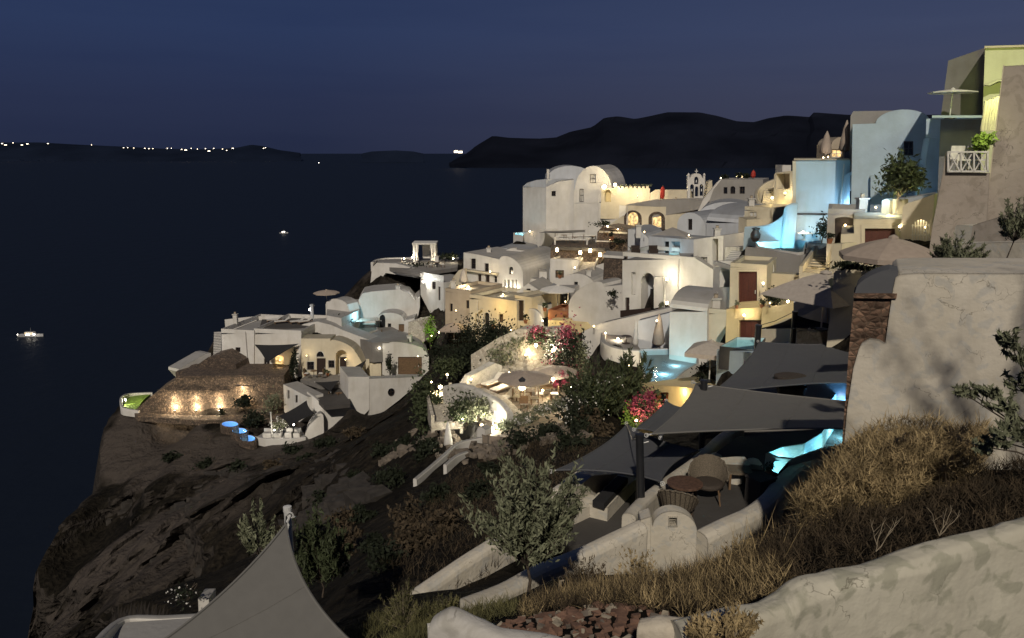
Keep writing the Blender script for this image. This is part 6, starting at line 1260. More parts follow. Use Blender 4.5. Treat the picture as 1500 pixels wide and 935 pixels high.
# wicker chair: round shell with woven back
def wicker_chair(px, py, Y, rz, lab, group='wicker armchairs on the near terrace', mat='wicker'):
    p_ = at(px, py, Y); p_.z = zt; root = thing('wicker_armchair', lab, 'chair', p_, group)
    mb = MB(); rows = []
    for i in range(9):
        v = i/8; row = []
        for j in range(25):
            a_ = math.pi*(-0.12+1.24*j/24); k = math.sin(min(max(a_, 0), math.pi)); k = max(k, 0)
            rr = .30+.10*v+.02*math.sin(j*3.0); zz = .36+v*(.20+.36*k**.7); row.append(p_+Vector((rr*math.cos(a_)*1.08, rr*math.sin(a_)*.95+.02*v, zz)))
        rows.append(row)
    mb.grid(rows); mb.grid([[q_+(Vector((p_.x, p_.y, q_.z))-q_)*.07 for q_ in r_] for r_ in rows]); obj('shell', mb, mat, root, True)
    rb = MB(); rb.tube(rows[-1], .022, 6); obj('rim', rb, mat, root)
    sb = MB(); sb.lathe((p_.x, p_.y, zt+.34), [(.30, 0), (.34, .03), (.33, .1), (.25, .12)], 18); obj('seat_cushion', sb, 'wicker_dark', root, True)
    for sx in (-1, 1):
        for sy in (-1, 1):
            lb = MB(); lb.tube([p_+Vector((sx*.22, sy*.2, .38)), p_+Vector((sx*.28, sy*.27, 0))], .018, 6); obj('leg', lb, 'wood', root)
    bb_ = MB()
    for k in range(13):
        a_ = math.pi*k/12; bb_.tube([p_+Vector((.335*math.cos(a_), .30*math.sin(a_), .37)), p_+Vector((.445*math.cos(a_), .40*math.sin(a_)+.01, .58+.34*math.sin(a_)**.7 if 0 < k < 12 else .58))], .009, 4)
    obj('weave_ribs', bb_, 'wicker_dark', root)
    root.rotation_euler.z = rz; return root
wc = wicker_chair(1036, 730, 16.9, -.25, 'wicker armchair facing the camera behind the round table'); wc.scale = (1.05,)*3
q = at(992, 762, 15.75); q.z = zt; d_ = dup(wc, q, 2.75, 'wicker armchair with its back to the camera before the round table'); d_.scale = (1.0,)*3
q = hp(1001, 752, zt); root = thing('round_table', 'round brown table between the two wicker armchairs', 'table', q)
b = MB(); b.lathe((q.x, q.y, zt+.70), [(.36, 0), (.40, .015), (.40, .05), (.37, .06)], 28); obj('tabletop', b, 'tabletop', root)
for k in range(4):
    t = k*math.pi/2+.5; b = MB(); b.tube([(q.x+.25*math.cos(t), q.y+.25*math.sin(t), zt+.7), (q.x+.3*math.cos(t), q.y+.3*math.sin(t), zt)], .028, 7); obj('leg', b, 'wicker_dark', root)
b = MB(); b.lathe((q.x, q.y, zt+.28), [(.22, 0), (.22, .02)], 16); obj('shelf', b, 'tabletop', root)
q = hp(1080, 712, zt); root = thing('low_table', 'low rectangular wooden table before the curved pale bench', 'table', q)
b = MB(); b.box((q.x, q.y, zt+.42), (.62, .5, .06), rz=-.15); obj('tabletop', b, 'wicker', root)
for dx in (-.25, .25):
    for dy in (-.2, .2): b = MB(); b.box((q.x+dx, q.y+dy, zt+.2), (.05, .05, .4)); obj('leg', b, 'wood', root)
q = hp(1048, 722, zt)
b = MB(); q = hp(1112, 735, zt); b.box((q.x, q.y, zt+.3), (.5, .45, .6), rz=.5); b.box((q.x, q.y, zt+.62), (.54, .49, .04), rz=.5); tag(obj('hot_tub_cabinet', b, 'floor_dark'), 'black cabinet on the terrace floor below the hot tub', 'cabinet')
light('terrace_glow', Vector((4.2, 16.5, -5.9)), 9, (1, .82, .6), bpy.data.objects['near_terrace'], .5) if False else None
# ---------------- the big rough wall at right with its stone pier
r, f = house('rough_wall', 'big rough plastered wall at the right edge with exposed stone end', (1232, 10.2), (1700, 9.4), [(1236, 668), (1241, 600), (1250, 540), (1258, 512), (1263, 502), (1275, 496), (1288, 498), (1297, 503), (1300, 480), (1308, 425), (1312, 407), (1318, 402), (1345, 400), (1700, 402), (1700, 700)], 1.6, 'near_wall', ground=False, cat='wall', skew=1)
b = MB(); block(b, f, [(1232, 668), (1237, 600), (1243, 520), (1251, 432), (1313, 430), (1300, 512), (1262, 510), (1252, 560), (1240, 668)], .035, .43); obj('stone_pier', b, 'stone_pier', r)
b = MB(); block(b, f, [(1250, 436), (1251, 430), (1314, 430), (1313, 437)], -.04, .6); obj('stone_ledge', b, 'stone_pier', r)
b = MB(); block(b, f, [(1252, 431)]+arc(1254, 424, 1316, 400, 12, 10)[:8]+[(1316, 398), (1312, 431)], .02, .5); obj('arched_cap', b, 'sail_dark', r)
deck('raised_bed', 'raised planting bed behind the top of the big rough wall', [(1345, 402), (1350, 398), (1700, 398), (1700, 402)], zY(404, 10.5), 4.5, 'near_wall', 'planting bed', ground=False)
# ---------------- foreground walls
def rough_ribbon(*a_, **k_):
    o = ribbon(*a_, **k_); me = o.data
    for v in me.vertices:
        w_ = v.co+o.location; n_ = noise.noise_vector(w_*2.3)*.035+noise.noise_vector(w_*7)*.012; v.co += n_
    return o
rough_ribbon('boundary_wall', 'mouldy plastered wall sloping across the lower right corner', [(985, 1000, 914, 4.72), (1050, 1000, 899, 4.8), (1100, 1000, 889, 4.86), (1135, 1000, 872, 4.95), (1160, 1000, 855, 5.0), (1200, 1000, 845, 5.1), (1290, 1000, 818, 5.3), (1345, 1000, 800, 5.42), (1435, 1000, 774, 5.6), (1500, 1000, 756, 5.75), (1640, 1000, 722, 6.0)], .24, 'fore_wall', base=.6)
rough_ribbon('low_kerb', 'broken white plaster kerb end at the bottom centre', [(636, 980, 906, 5.3), (662, 980, 895, 5.25), (700, 980, 912, 5.2), (745, 985, 926, 5.15), (830, 990, 938, 5.1), (900, 1000, 946, 5.0)], .22, 'white_old', base=.6)
p_ = at(632, 928, 5.3); b = MB(); b.box((p_.x, p_.y-.05, p_.z+.05), (.045, .02, .10), rz=.2); b.box((p_.x, p_.y-.04, p_.z+.10), (.05, .03, .012), rz=.2); tag(obj('plastic_tag', b, 'wood_white'), 'small white plastic box on the end of the broken kerb', 'box')
rough_ribbon('low_kerb', 'short lit kerb stones left of the mouldy wall', [(935, 945, 909, 4.9), (965, 945, 906, 4.85), (1000, 950, 908, 4.8), (1040, 955, 905, 4.75)], .16, 'fore_cap', base=.4)
# ---------------- foreground sail at the lower left
sail('shade_sail', 'tall pale grey triangular sail in the lower left foreground', [(419, 768, 11.0), (612, 1010, 9.6), (140, 1000, 8.6)], 'sail_grey', sag=.01, pinch=.12, n=20)
root = post('sail_mast', 'white mast tip holding the foreground triangular sail', 438, 1000, 744, 11.2, .058, 'metal_white')
ribbon('roof_parapet', 'thin white parapet rim on the roof corner at bottom left', [(130, 958, 950, 12.6), (178, 912, 906, 14.1), (240, 908, 903, 14.3), (300, 905, 900, 14.4)], .16, 'white', base=.3)
r, f = house('roof_box', 'small white box on the roof corner behind the foreground sail', (290, 15.2), (304, 15.2), rect(290, 877, 306, 902), .4, 'white', cat='box', ground=False, base=.3)
deck('roof_slab', 'pale roof slab edge at the bottom left', [(135, 955), (180, 912), (300, 904), (310, 960), (280, 1000), (130, 1000)], zY(912, 14.1), .5, 'white', cat='roof', ground=False)
# ---------------- near plants
sprigtree('big scrubby olive tree in the middle of the dark slope', 772, 874, 658, 10.6, .98, 95, 80, .033, 'leaf_olive', .22, 150, tr=.03)
sprigtree('leafy sprigs left of the foreground sail tip', 385, 850, 738, 12.5, .42, 26, 60, .034, 'leaf_olive', .3, 151, tr=.014)
sprigtree('dense young olive right of the foreground sail tip', 472, 868, 748, 13.5, .62, 70, 75, .036, 'leaf_green', .12, 152, tr=.018)
bush('white flowering weeds behind the foreground sail on the left', 272, 868, 15, .38, .25, 120, 'leaf_dark', .04, seed=153, group=None, flowers=(40, 'canvas_white'))
root = thing('oleander', 'green oleander branches reaching in from the right edge', 'shrub', at(1560, 700, 7.4)); tb = MB(); lb = MB(); rg = random.Random(5)
base_p = at(1560, 690, 7.4)
for k, (x, y, s_) in enumerate(((1478, 500, .14), (1492, 520, .15), (1445, 572, .13), (1420, 575, .09), (1470, 590, .17), (1490, 560, .15), (1480, 630, .17), (1500, 610, .2), (1460, 645, .12), (1440, 655, .08), (1510, 650, .2), (1405, 572, .06))):
    e_ = at(x, y, 7.1+rg.uniform(-.3, .3)); tb.tube([base_p, base_p*.4+e_*.6+Vector((0, 0, .05)), e_], .014, 5, .004)
    sprigs(lb, tb, e_-Vector((-.5*s_, 0, s_*.7)), e_, (s_*1.1, s_*1.1, s_), 9, 22, .03, 160+k, 3.4, br=.0025)
obj('stems', tb, 'bark', root); obj('foliage', lb, 'leaf_olive', root)
for i, (x, yb, yt) in enumerate(((1283, 808, 752), (1376, 785, 735))):
    q = at(x, yb, 6.3); root = thing('bare_sapling', ('left', 'right')[i]+' bare forked twig standing behind the mouldy wall', 'plant', q); b = MB()
    rg_ = random.Random(i); H_ = zY(yt, 6.3)-q.z
    for k in range(4):
        p_ = [Vector(q)]; dx = rg_.uniform(-.22, .22)
        for s_ in range(5): p_.append(p_[-1]+Vector((dx*.2+rg_.uniform(-.02, .02), rg_.uniform(-.02, .02), H_*rg_.uniform(.12, .22))))
        b.tube(p_, .005, 5, .0015)
        for s_ in (2, 3, 4): b.tube([p_[s_], p_[s_]+Vector((rg_.uniform(-.07, .07), rg_.uniform(-.03, .03), .07))], .0022, 4, .001)
    obj('twigs', b, 'bark_pale', root)
q = at(818, 886, 9.0); root = thing('wooden_stake', 'short pale wooden stake in the dry grass', 'stake', q); b = MB(); b.tube([q-Vector((0, 0, .1)), q+Vector((.02, 0, .34))], .022, 6); obj('shaft', b, 'bark_pale', root); b = MB(); b.tube([q+Vector((.02, 0, .34)), q+Vector((.07, 0, .35))], .012, 5); obj('stub', b, 'bark_pale', root)

for i_, (x_, yb_, yt_, Y_, rw_, lab_) in enumerate(((1085, 850, 785, 8.2, .30, 'dry twiggy shrub left of the long straw thicket'), (1150, 838, 770, 7.6, .28, 'dry twiggy shrub at the foot of the straw thicket'), (935, 868, 805, 8.8, .34, 'dry shrub in the grass below the round-topped wall'), (860, 872, 812, 9.0, .3, 'dry shrub in the grass below the rough parapet'), (1075, 940, 890, 4.45, .16, 'dry bush before the end of the mouldy wall'), (1030, 945, 905, 4.5, .14, 'small dry bush at the bottom edge beside the kerb stones'), (590, 925, 862, 9.5, .36, 'pale dry bush right of the foreground sail'), (655, 915, 872, 9.6, .25, 'low dry bush left of the kerb end'))):
    o_ = sprigtree(lab_, x_, yb_, yt_, Y_, rw_, 60, 26, .013, ('straw', 'straw_dark', 'straw', 'straw_dark', 'straw', 'straw', 'straw_green', 'straw_green')[i_], .06, 600+i_, 'dry_shrub', .008, 0, 'bark_pale', 4.5); o_['category'] = 'shrub'
# a tree beside the path, out of the picture, whose branches throw leaf shadows over the big rough wall
sprigtree('tall olive tree beside the path right of the viewpoint', 2600, 900, -900, 2.0, 1.5, 1, 1, .05) if False else None
_r = thing('olive_tree', 'tall leafy olive tree beside the path right of the viewpoint', 'tree', (6.4, 1.0, -3.2)); _t = MB(); _l = MB()
_t.tube([(6.4, 1.0, -3.3), (6.2, 1.05, -.5), (5.6, 1.0, 2.0)], .09, 8, .05); sprigs(_l, _t, (5.6, 1.0, 2.0), (4.9, 1.0, 3.9), (1.9, 1.2, 1.4), 20, 30, .05, 777, 3.4, br=.012)
obj('trunk', _t, 'bark', _r); obj('crown', _l, 'leaf_olive', _r)

# ================================================================== small details through the village
def drainpipe(px, yt, yb, Y, house_label):
    for o in COL.objects:
        if o.get('label') == house_label:
            a_, b_ = at(px, yb, Y), at(px, yt, Y); b = MB(); b.tube([(a_.x, a_.y, a_.z), (a_.x, a_.y, zY(yt, Y))], .05, 6); obj('drainpipe', b, 'white', o); return
    print('no house', house_label)
def chim(px, pb, pt, Y, lab, w=.5, mat='white'):
    q = at(px, pb, Y); zt = zY(pt, Y); root = thing('chimney', lab, 'chimney', (q.x, q.y, q.z-.6)); b = MB(); b.box((q.x, q.y, (q.z-.6+zt)/2), (w, w, zt-q.z+.6)); obj('stack', b, mat, root)
    b = MB(); b.box((q.x, q.y, zt+.04), (w+.14, w+.14, .1)); obj('cap', b, mat, root); b = MB(); b.lathe((q.x, q.y, zt+.09), [(w*.28, 0), (w*.25, .22), (w*.32, .25)], 8); obj('flue', b, 'tan', root)
CH = [(345, 468, 461, 95, 'white chimney on the leftmost flat roof of the promontory'), (583, 427, 419, 101, 'white chimney on top of the big cave dome'), (640, 383, 376, 107, 'small chimney right of the white pergola'), (716, 372, 364, 94, 'white chimney on the cream two-storey house roof'), (790, 380, 371, 97, 'chimney on the wide grey vault behind the lit gable'),
 (664, 420, 412, 84, 'chimney on the tan cube house roof'), (862, 405, 397, 83, 'chimney on the low white vaulted house'), (935, 340, 331, 78, 'chimney on the half-vault house by the pyramid canopy'), (1075, 322, 312, 78, 'chimney at the right end of the long blue-grey wall'), (1100, 300, 292, 72, 'chimney on the cream cube house with the plaque'),
 (1050, 345, 336, 68, 'slim chimney on the tall cream house front'), (1048, 448, 438, 50, 'chimney on the cream cube beside the grey cube house'), (990, 300, 293, 96, 'chimney on the long grey roof over the arched windows'), (1262, 303, 292, 47, 'chimney on the grey box house with the black arch'), (600, 500, 492, 92, 'chimney on the low grey-white vaulted house')]
for c_ in CH: chim(*c_)
def pot(px, py, Y, s_, lab, mat='leaf_dark', seed=0):
    q = at(px, py, Y); root = thing('potted_plant', lab, 'plant', q); b = MB(); b.lathe(q, [(s_*.5, 0), (s_*.75, s_*1.1), (s_*.8, s_*1.2), (s_*.6, s_*1.2)], 10); obj('pot', b, 'terracotta', root)
    b = MB(); leafcloud(b, q+Vector((0, 0, s_*2.1)), (s_*1.2, s_*1.2, s_*1.2), 160, s_*.32, 6, 2, seed); obj('foliage', b, mat, root)
for i, c_ in enumerate([(447, 550, 88.3, .3, 'potted plant left of the first fanlight house window'), (480, 551, 88.2, .28, 'potted plant right of the fanlight double door'), (418, 550, 88.6, .28, 'potted plant right of the lit glass door'), (594, 497, 96.5, .3, 'potted plant at the right end of the cave facade'), (549, 497, 96.5, .35, 'potted plant left of the arched blue door'),
  (722, 482, 76, .32, 'potted plant right of the dark arched double door'), (770, 474, 75.5, .3, 'potted plant beside the tall narrow dark door'), (798, 456, 76, .3, 'potted plant left of the terracotta counter'), (820, 408, 85.5, .3, 'potted plant under the brown shuttered window'), (926, 373, 72.5, .28, 'potted plant by the left garden chair on the large white house'),
  (1116, 452, 44.5, .2, 'small potted plant right of the tall brown door'), (1079, 452, 44.8, .16, 'small potted plant left of the tall brown door'), (1215, 357, 44.5, .25, 'potted plant left of the black arched doorway'), (1256, 358, 44, .22, 'potted plant right of the black arched doorway'), (968, 458, 63, .3, 'potted plant below the deep arched recess'), (896, 352, 89.6, .35, 'potted plant on the stepped garden ledge'),
  (1126, 700, 17.4, .13, 'small dark potted plant beside the hot tub')]): pot(*c_, seed=500+i, mat=('leaf_dark', 'leaf_green', 'leaf_olive')[i % 3])
# cafe sets
def set_(px, py, Y, lab, seed=0):
    q = at(px, py, Y); root = thing('cafe_table', 'round cafe table of the '+lab, 'table', q); b = MB(); b.lathe(q+Vector((0, 0, .7)), [(.4, 0), (.4, .04)], 12); obj('tabletop', b, 'wood', root); b = MB(); b.tube([q, q+Vector((0, 0, .7))], .04, 6); obj('stem', b, 'metal_dark', root)
    for k, (dx, rz, w_) in enumerate(((-.85, 1.57, 'left'), (.85, -1.57, 'right'))):
        c_ = dup(ch, q+Vector((dx, 0, 0)), rz, w_+' chair at the '+lab+' table')
for a_ in [(388, 551, 88.6, 'glass-door house'), (460, 552, 86.8, 'fanlight house'), (497, 585, 83.2, 'sunken terrace'), (482, 588, 82.6, 'near sunken terrace'), (572, 494, 95.5, 'cave facade'), (842, 356, 95.5, 'dark dining terrace'), (868, 355, 95.5, 'right dining terrace'), (898, 345, 91, 'stepped garden'), (826, 353, 96, 'left dining terrace'), (640, 392, 106.5, 'top terrace'), (600, 388, 110, 'pergola terrace')]: set_(*a_)
for a_ in [(364, 486, 551, 91.0, 'white house with a lit glass door behind the black triangle sail'), (876, 283, 345, 101.0, 'broad grey-white lower wall below the arched mansion gable'), (992, 380, 450, 66.7, 'large plain white house with a deep round-arched recess'), (918, 303, 335, 97.2, 'tan wall with two glowing arched windows ringed in dark stone'), (700, 440, 480, 80.9, 'yellow lit house with a dark arched double door'), (1084, 330, 356, 74.5, 'long plain blue-grey wall right of the rounded gable'), (1230, 240, 312, 58.3, 'tall flat blue wall house above the long cyan pool')]: drainpipe(*a_)
# vines of cable between masts and houses
for (p0_, p1_, lab) in (((1108, 478, 32), (1161, 458, 33), 'thin black cable between the two short masts'), ((940, 640, 15.55), (918, 622, 22.5), 'tension rope from the slate sail mast to the sail corner'), ((1027, 560, 21), (1020, 562, 21.5), 'short rope at the top of the grey sail mast'), ((420, 752, 11.2), (419, 767, 11.0), 'rope tying the foreground sail to the white mast tip')):
    a_, b_ = at(*p0_), at(*p1_); m_ = (a_+b_)/2-Vector((0, 0, .04*(a_-b_).length)); b = MB(); b.tube([a_, m_, b_], .014, 5); tag(obj('rope', b, 'metal_dark'), lab, 'rope')
# more small lamps along walls and paths
for i, (x, y, Y, pw, lab) in enumerate(((337, 541, 90, 10, 'small lamp on the wall of the house with one square window'), (449, 521, 88.8, 8, 'small lamp above the first fanlight house window'), (524, 543, 88, 12, 'lamp at the right end of the cream fanlight house'), (612, 522, 89, 6, 'small lamp over the brown timber gate'), (700, 418, 89.3, 16, 'lamp between the lower doors of the cream two-storey house'), (718, 398, 89.6, 12, 'lamp beside the upper window of the cream two-storey house'), (765, 432, 84.5, 10, 'lamp under the dark windowed gable'), (800, 415, 88.6, 14, 'lamp on the white stepped wall by the stairs'), (842, 392, 88, 22, 'lamp left of the small lit stairs'), (828, 442, 79.5, 10, 'lamp by the dark doors under the white parasol'), (905, 336, 90.5, 16, 'lamp on the cream ledge of the stepped garden'),
   (944, 340, 78.3, 6, 'small lamp on the half-vault house'), (1009, 345, 74.5, 6, 'small lamp by the bluish courtyard'), (1060, 300, 88, 8, 'small lamp under the three-window rooftop house'), (1100, 345, 68, 8, 'small lamp on the cream pilaster block'), (1150, 283, 73.5, 22, 'wall lamp on the narrow yellow tower'), (1118, 415, 46.3, 14, 'small lamp right of the tall brown door'), (1090, 462, 44.6, 14, 'lamp above the wide red-brown door'), (1238, 330, 46.5, 8, 'lamp on the frame of the black arched doorway'), (1318, 332, 40.2, 14, 'lamp right of the reddish garage door'), (962, 470, 52.5, 10, 'lamp behind the tall folded parasol'), (870, 478, 59.8, 8, 'small lamp on the low end of the long white ramp wall'), (795, 470, 74.3, 14, 'lamp at the foot of the round white stair wall'), (668, 455, 80.5, 10, 'lamp on the corner of the tan cube house'), (632, 560, 55, 12, 'dim lamp in the trees left of the garden staircase'), (690, 556, 50.5, 30, 'lamp at the foot of the sloping white garden wall'), (722, 578, 47, 22, 'low lamp on the curved front wall of the garden'), (795, 572, 48.5, 26, 'lamp between the two garden tables'), (770, 520, 55.5, 40, 'lamp in the olive tree above the garden'))):
    lamp(lab, x, y, Y, pw, (1, .80, .48), .085, bulb='bulb_soft' if pw < 12 else 'bulb')
# ================================================================== terrain
G_MAN = [(1480, 745, 7.2), (1300, 790, 7.0), (1180, 850, 6.5), (1040, 890, 6.6), (1000, 905, 6.2), (880, 915, 6.3), (740, 925, 6.6), (1600, 700, 8), (1700, 1350, 4.5), (1500, 1300, 4.3), (1200, 1300, 4.2), (900, 1100, 4.2), (500, 1150, 4.5),
 (1450, 700, 9.2), (1330, 700, 9.4), (1250, 700, 9.6), (1160, 790, 9.6), (1050, 850, 9.6), (900, 870, 9.5), (1240, 676, 10.1), (1400, 690, 9.9), (1600, 690, 9.8), (1200, 735, 12), (1200, 720, 15), (1150, 795, 12), (1240, 705, 12.5), (1240, 695, 15), (1100, 838, 12), (1050, 850, 12), (1000, 855, 12), (950, 862, 12), (1350, 640, 12.5), (1500, 620, 13), (770, 885, 9.5), (650, 915, 9.5), (830, 840, 11), (690, 880, 12),
 (600, 870, 14), (500, 910, 14), (560, 800, 24), (480, 870, 17), (450, 850, 26), (640, 760, 26), (700, 720, 28), (600, 700, 38), (680, 680, 37), (800, 660, 32), (830, 640, 35), (760, 650, 38), (740, 690, 32),
 (500, 700, 50), (560, 640, 55), (560, 680, 48), (610, 610, 56), (600, 650, 50), (640, 640, 46), (400, 700, 60), (440, 665, 70), (500, 650, 70), (560, 618, 74), (610, 580, 74), (620, 550, 78), (300, 750, 62), (200, 800, 64), (100, 900, 66), (300, 900, 50), (200, 935, 48), (400, 800, 46), (480, 760, 40),
 (260, 680, 74), (330, 670, 74), (200, 660, 80), (160, 700, 77), (400, 655, 74), (100, 800, 70),
 (200, 638, 83), (300, 650, 82), (240, 644, 83), (270, 648, 84), (360, 668, 77.5), (330, 655, 80), (1000, 510, 60), (1040, 500, 60), (1055, 485, 63), (950, 505, 64), (1020, 485, 65), (600, 565, 88), (620, 568, 88), (575, 565, 88), (1200, 530, 32), (1240, 530, 28), (1150, 530, 32), (1180, 575, 26), (1220, 610, 22), (1100, 580, 30), (880, 500, 68), (850, 500, 70),  (590, 410, 106), (545, 420, 104), (600, 420, 105), (560, 403, 107), (580, 450, 104), (640, 450, 100), (640, 522, 88), (632, 548, 86),
 (700, 560, 54), (860, 560, 50), (870, 520, 56), (860, 500, 62), (720, 500, 66), (900, 600, 40), (880, 640, 33),
 (30, 1000, 58), (0, 900, 40), (100, 935, 30), (300, 935, 24), (450, 935, 17),
 (1400, 640, 15), (1500, 640, 16), (1320, 620, 18), (1270, 580, 24), (1300, 480, 27), (1450, 420, 20), (1300, 440, 30), (1380, 380, 34), (1500, 340, 26), (1600, 330, 26), (1300, 290, 60), (1400, 240, 70), (1500, 200, 70), (1180, 300, 75), (1600, 150, 80)]
for x, y, Y in G_MAN: g(x, y, Y)
for x, y, z in ((-60, 130, -60), (0, 140, -40), (60, 140, -30), (120, 140, -20), (60, 200, -100), (-40, 180, -100), (160, 200, -80), (30, -10, -2), (0, -10, -4), (-20, -10, -12), (-40, 10, -30), (40, 10, -1)): GROUND.append((x, y, z))
GP = np.array(GROUND); 
d2 = None
keep = []
for i in range(len(GP)):
    if all((GP[i, 0]-GP[j, 0])**2+(GP[i, 1]-GP[j, 1])**2 > (0.012*max(GP[i, 1], 5))**2 for j in keep): keep.append(i)
GP = GP[keep]
def kern(A, B): return np.sqrt(((A[:, None, :]-B[None])**2).sum(-1)+0.2)
K = kern(GP[:, :2], GP[:, :2]); n_ = len(GP)
A_ = np.zeros((n_+3, n_+3)); A_[:n_, :n_] = K-np.eye(n_)*0.12; Pm = np.c_[np.ones(n_), GP[:, :2]]; A_[:n_, n_:] = Pm; A_[n_:, :n_] = Pm.T
W = np.linalg.solve(A_, np.r_[GP[:, 2], 0, 0, 0])
RIMY = [0, 10, 20, 30, 40, 50, 60, 70, 76, 84, 88, 92, 95, 100, 110, 118, 125, 140]
def X(px, py, Y): return at(px, py, Y).x
RIMX = [-14, -10, -9, -15, -23, -30, X(70, 900, 60), X(100, 775, 70), X(142, 700, 76), X(152, 640, 84), X(178, 600, 88), X(240, 560, 92), X(300, 500, 95), X(325, 480, 99), X(465, 440, 108), X(545, 390, 116), X(600, 380, 124), X(700, 370, 140)]
BX = [-60, X(200, 600, 90), X(325, 480, 100), X(470, 450, 106), X(560, 380, 118), X(680, 370, 122), X(765, 345, 120), 15, 30, 60]
BY = [80, 90, 101, 108, 119, 124, 118, 112, 110, 110]
def terr(x, y):
    P = np.c_[x, y]; z = kern(P, GP[:, :2])@W[:n_]+np.c_[np.ones(len(x)), P]@W[n_:]
    rx = np.interp(y, RIMY, RIMX); z = z-np.maximum(0, rx-x)*3.2
    by = np.interp(x, BX, BY); z = z-np.maximum(0, y-by)*2.5
    return z
# grid finer near the camera
us = np.linspace(0, 1, 330); ysr = 2.5+ (0.12*us+0.88*us**2.0)*150
rows = []; TX = []; 
for y in ysr:
    half = 0.9*y+10; xs_ = np.linspace(-half, half*0.9, 300); TX.append(np.c_[xs_, np.full(300, y)])
T = np.concatenate(TX); Z = np.concatenate([terr(T[i:i+20000, 0], T[i:i+20000, 1]) for i in range(0, len(T), 20000)])
def fb(x, y, z, s, o=5): return noise.fractal(Vector((x/s, y/s, z/s)), 0.9, 2.1, o)
V = []
rx = np.interp(T[:, 1], RIMY, RIMX)
for k_ in range(len(T)):
    x, y = T[k_]; z = Z[k_]; amp = min(1.0, y/60); a = fb(x, y, 0, 2.5, 4)*0.10*(0.4+amp)+fb(x, y, 4, 9, 5)*0.35*amp*(.25 if y > 78 or x > 4 and y > 40 else 1)
    cl = 0
    if 45 < y < 90 and x < -5:
        k2 = min(1, (y-45)/8)*min(1, max(0, (79-y)/6))*min(1, (-5-x)/8)
        f1 = abs(fb(x, y, z*.6, 14, 4)); f2 = fb(x, y, z*.5, 6, 5)
        cl = k2*(f1*9+max(-.3, f2)*3.0)
    V.append((x, y-cl*0.9, z+a+cl*0.25))
mb = MB(); mb.v = V; nc = 300; nr = len(ysr)
ii = np.arange((nr-1)*nc).reshape(nr-1, nc)[:, :-1].ravel(); mb.f = np.stack([ii, ii+1, ii+nc+1, ii+nc], 1).tolist()
m, nt3, b3 = nodes('earth'); N3 = nt3.nodes.new; L3 = nt3.links.new
geo = N3('ShaderNodeNewGeometry'); n1 = N3('ShaderNodeTexNoise'); n1.inputs['Scale'].default_value = 0.12; n1.inputs['Detail'].default_value = 9; n1.inputs['Roughness'].default_value = .65; L3(geo.outputs['Position'], n1.inputs['Vector'])
n2 = N3('ShaderNodeTexNoise'); n2.inputs['Scale'].default_value = 2.5; n2.inputs['Detail'].default_value = 7; L3(geo.outputs['Position'], n2.inputs['Vector'])
ra = N3('ShaderNodeValToRGB'); q = ra.color_ramp.elements; q[0].position = .42; q[0].color = (0.010, 0.009, 0.007, 1); q[1].position = .60; q[1].color = (0.027, 0.023, 0.018, 1)
L3(n1.outputs['Fac'], ra.inputs[0])
rb = N3('ShaderNodeValToRGB'); q = rb.color_ramp.elements; q[0].position = .35; q[0].color = (.35, .34, .33, 1); q[1].position = .7; q[1].color = (1.2, 1.15, 1.05, 1); L3(n2.outputs['Fac'], rb.inputs[0])
mx = N3('ShaderNodeMix'); mx.data_type = 'RGBA'; mx.blend_type = 'MULTIPLY'; mx.inputs['Factor'].default_value = 1; L3(ra.outputs[0], mx.inputs[6]); L3(rb.outputs[0], mx.inputs[7])
# pale tuff cliff below the promontory: seaward of the gully the scrub gives way to bare rock
xy = N3('ShaderNodeSeparateXYZ'); L3(geo.outputs['Position'], xy.inputs[0]); my = N3('ShaderNodeMapRange'); my.inputs['From Min'].default_value = 44; my.inputs['From Max'].default_value = 60; L3(xy.outputs['Y'], my.inputs['Value'])
mxx = N3('ShaderNodeMapRange'); mxx.inputs['From Min'].default_value = -14; mxx.inputs['From Max'].default_value = -24; L3(xy.outputs['X'], mxx.inputs['Value'])
n5 = N3('ShaderNodeTexNoise'); n5.inputs['Scale'].default_value = 0.11; n5.inputs['Detail'].default_value = 3; L3(geo.outputs['Position'], n5.inputs['Vector'])
r5 = N3('ShaderNodeValToRGB'); q = r5.color_ramp.elements; q[0].position = .44; q[0].color = (0, 0, 0, 1); q[1].position = .50; q[1].color = (1, 1, 1, 1); L3(n5.outputs['Fac'], r5.inputs[0])
ma = N3('ShaderNodeMath'); ma.operation = 'MULTIPLY'; L3(my.outputs[0], ma.inputs[0]); L3(mxx.outputs[0], ma.inputs[1]); mb_ = N3('ShaderNodeMath'); mb_.operation = 'MULTIPLY'; L3(ma.outputs[0], mb_.inputs[0]); L3(r5.outputs[0], mb_.inputs[1])
m7 = N3('ShaderNodeMix'); m7.data_type = 'RGBA'; L3(mb_.outputs[0], m7.inputs['Factor']); L3(mx.outputs[2], m7.inputs[6]); m7.inputs[7].default_value = (0.062, 0.052, 0.045, 1)
mx = m7
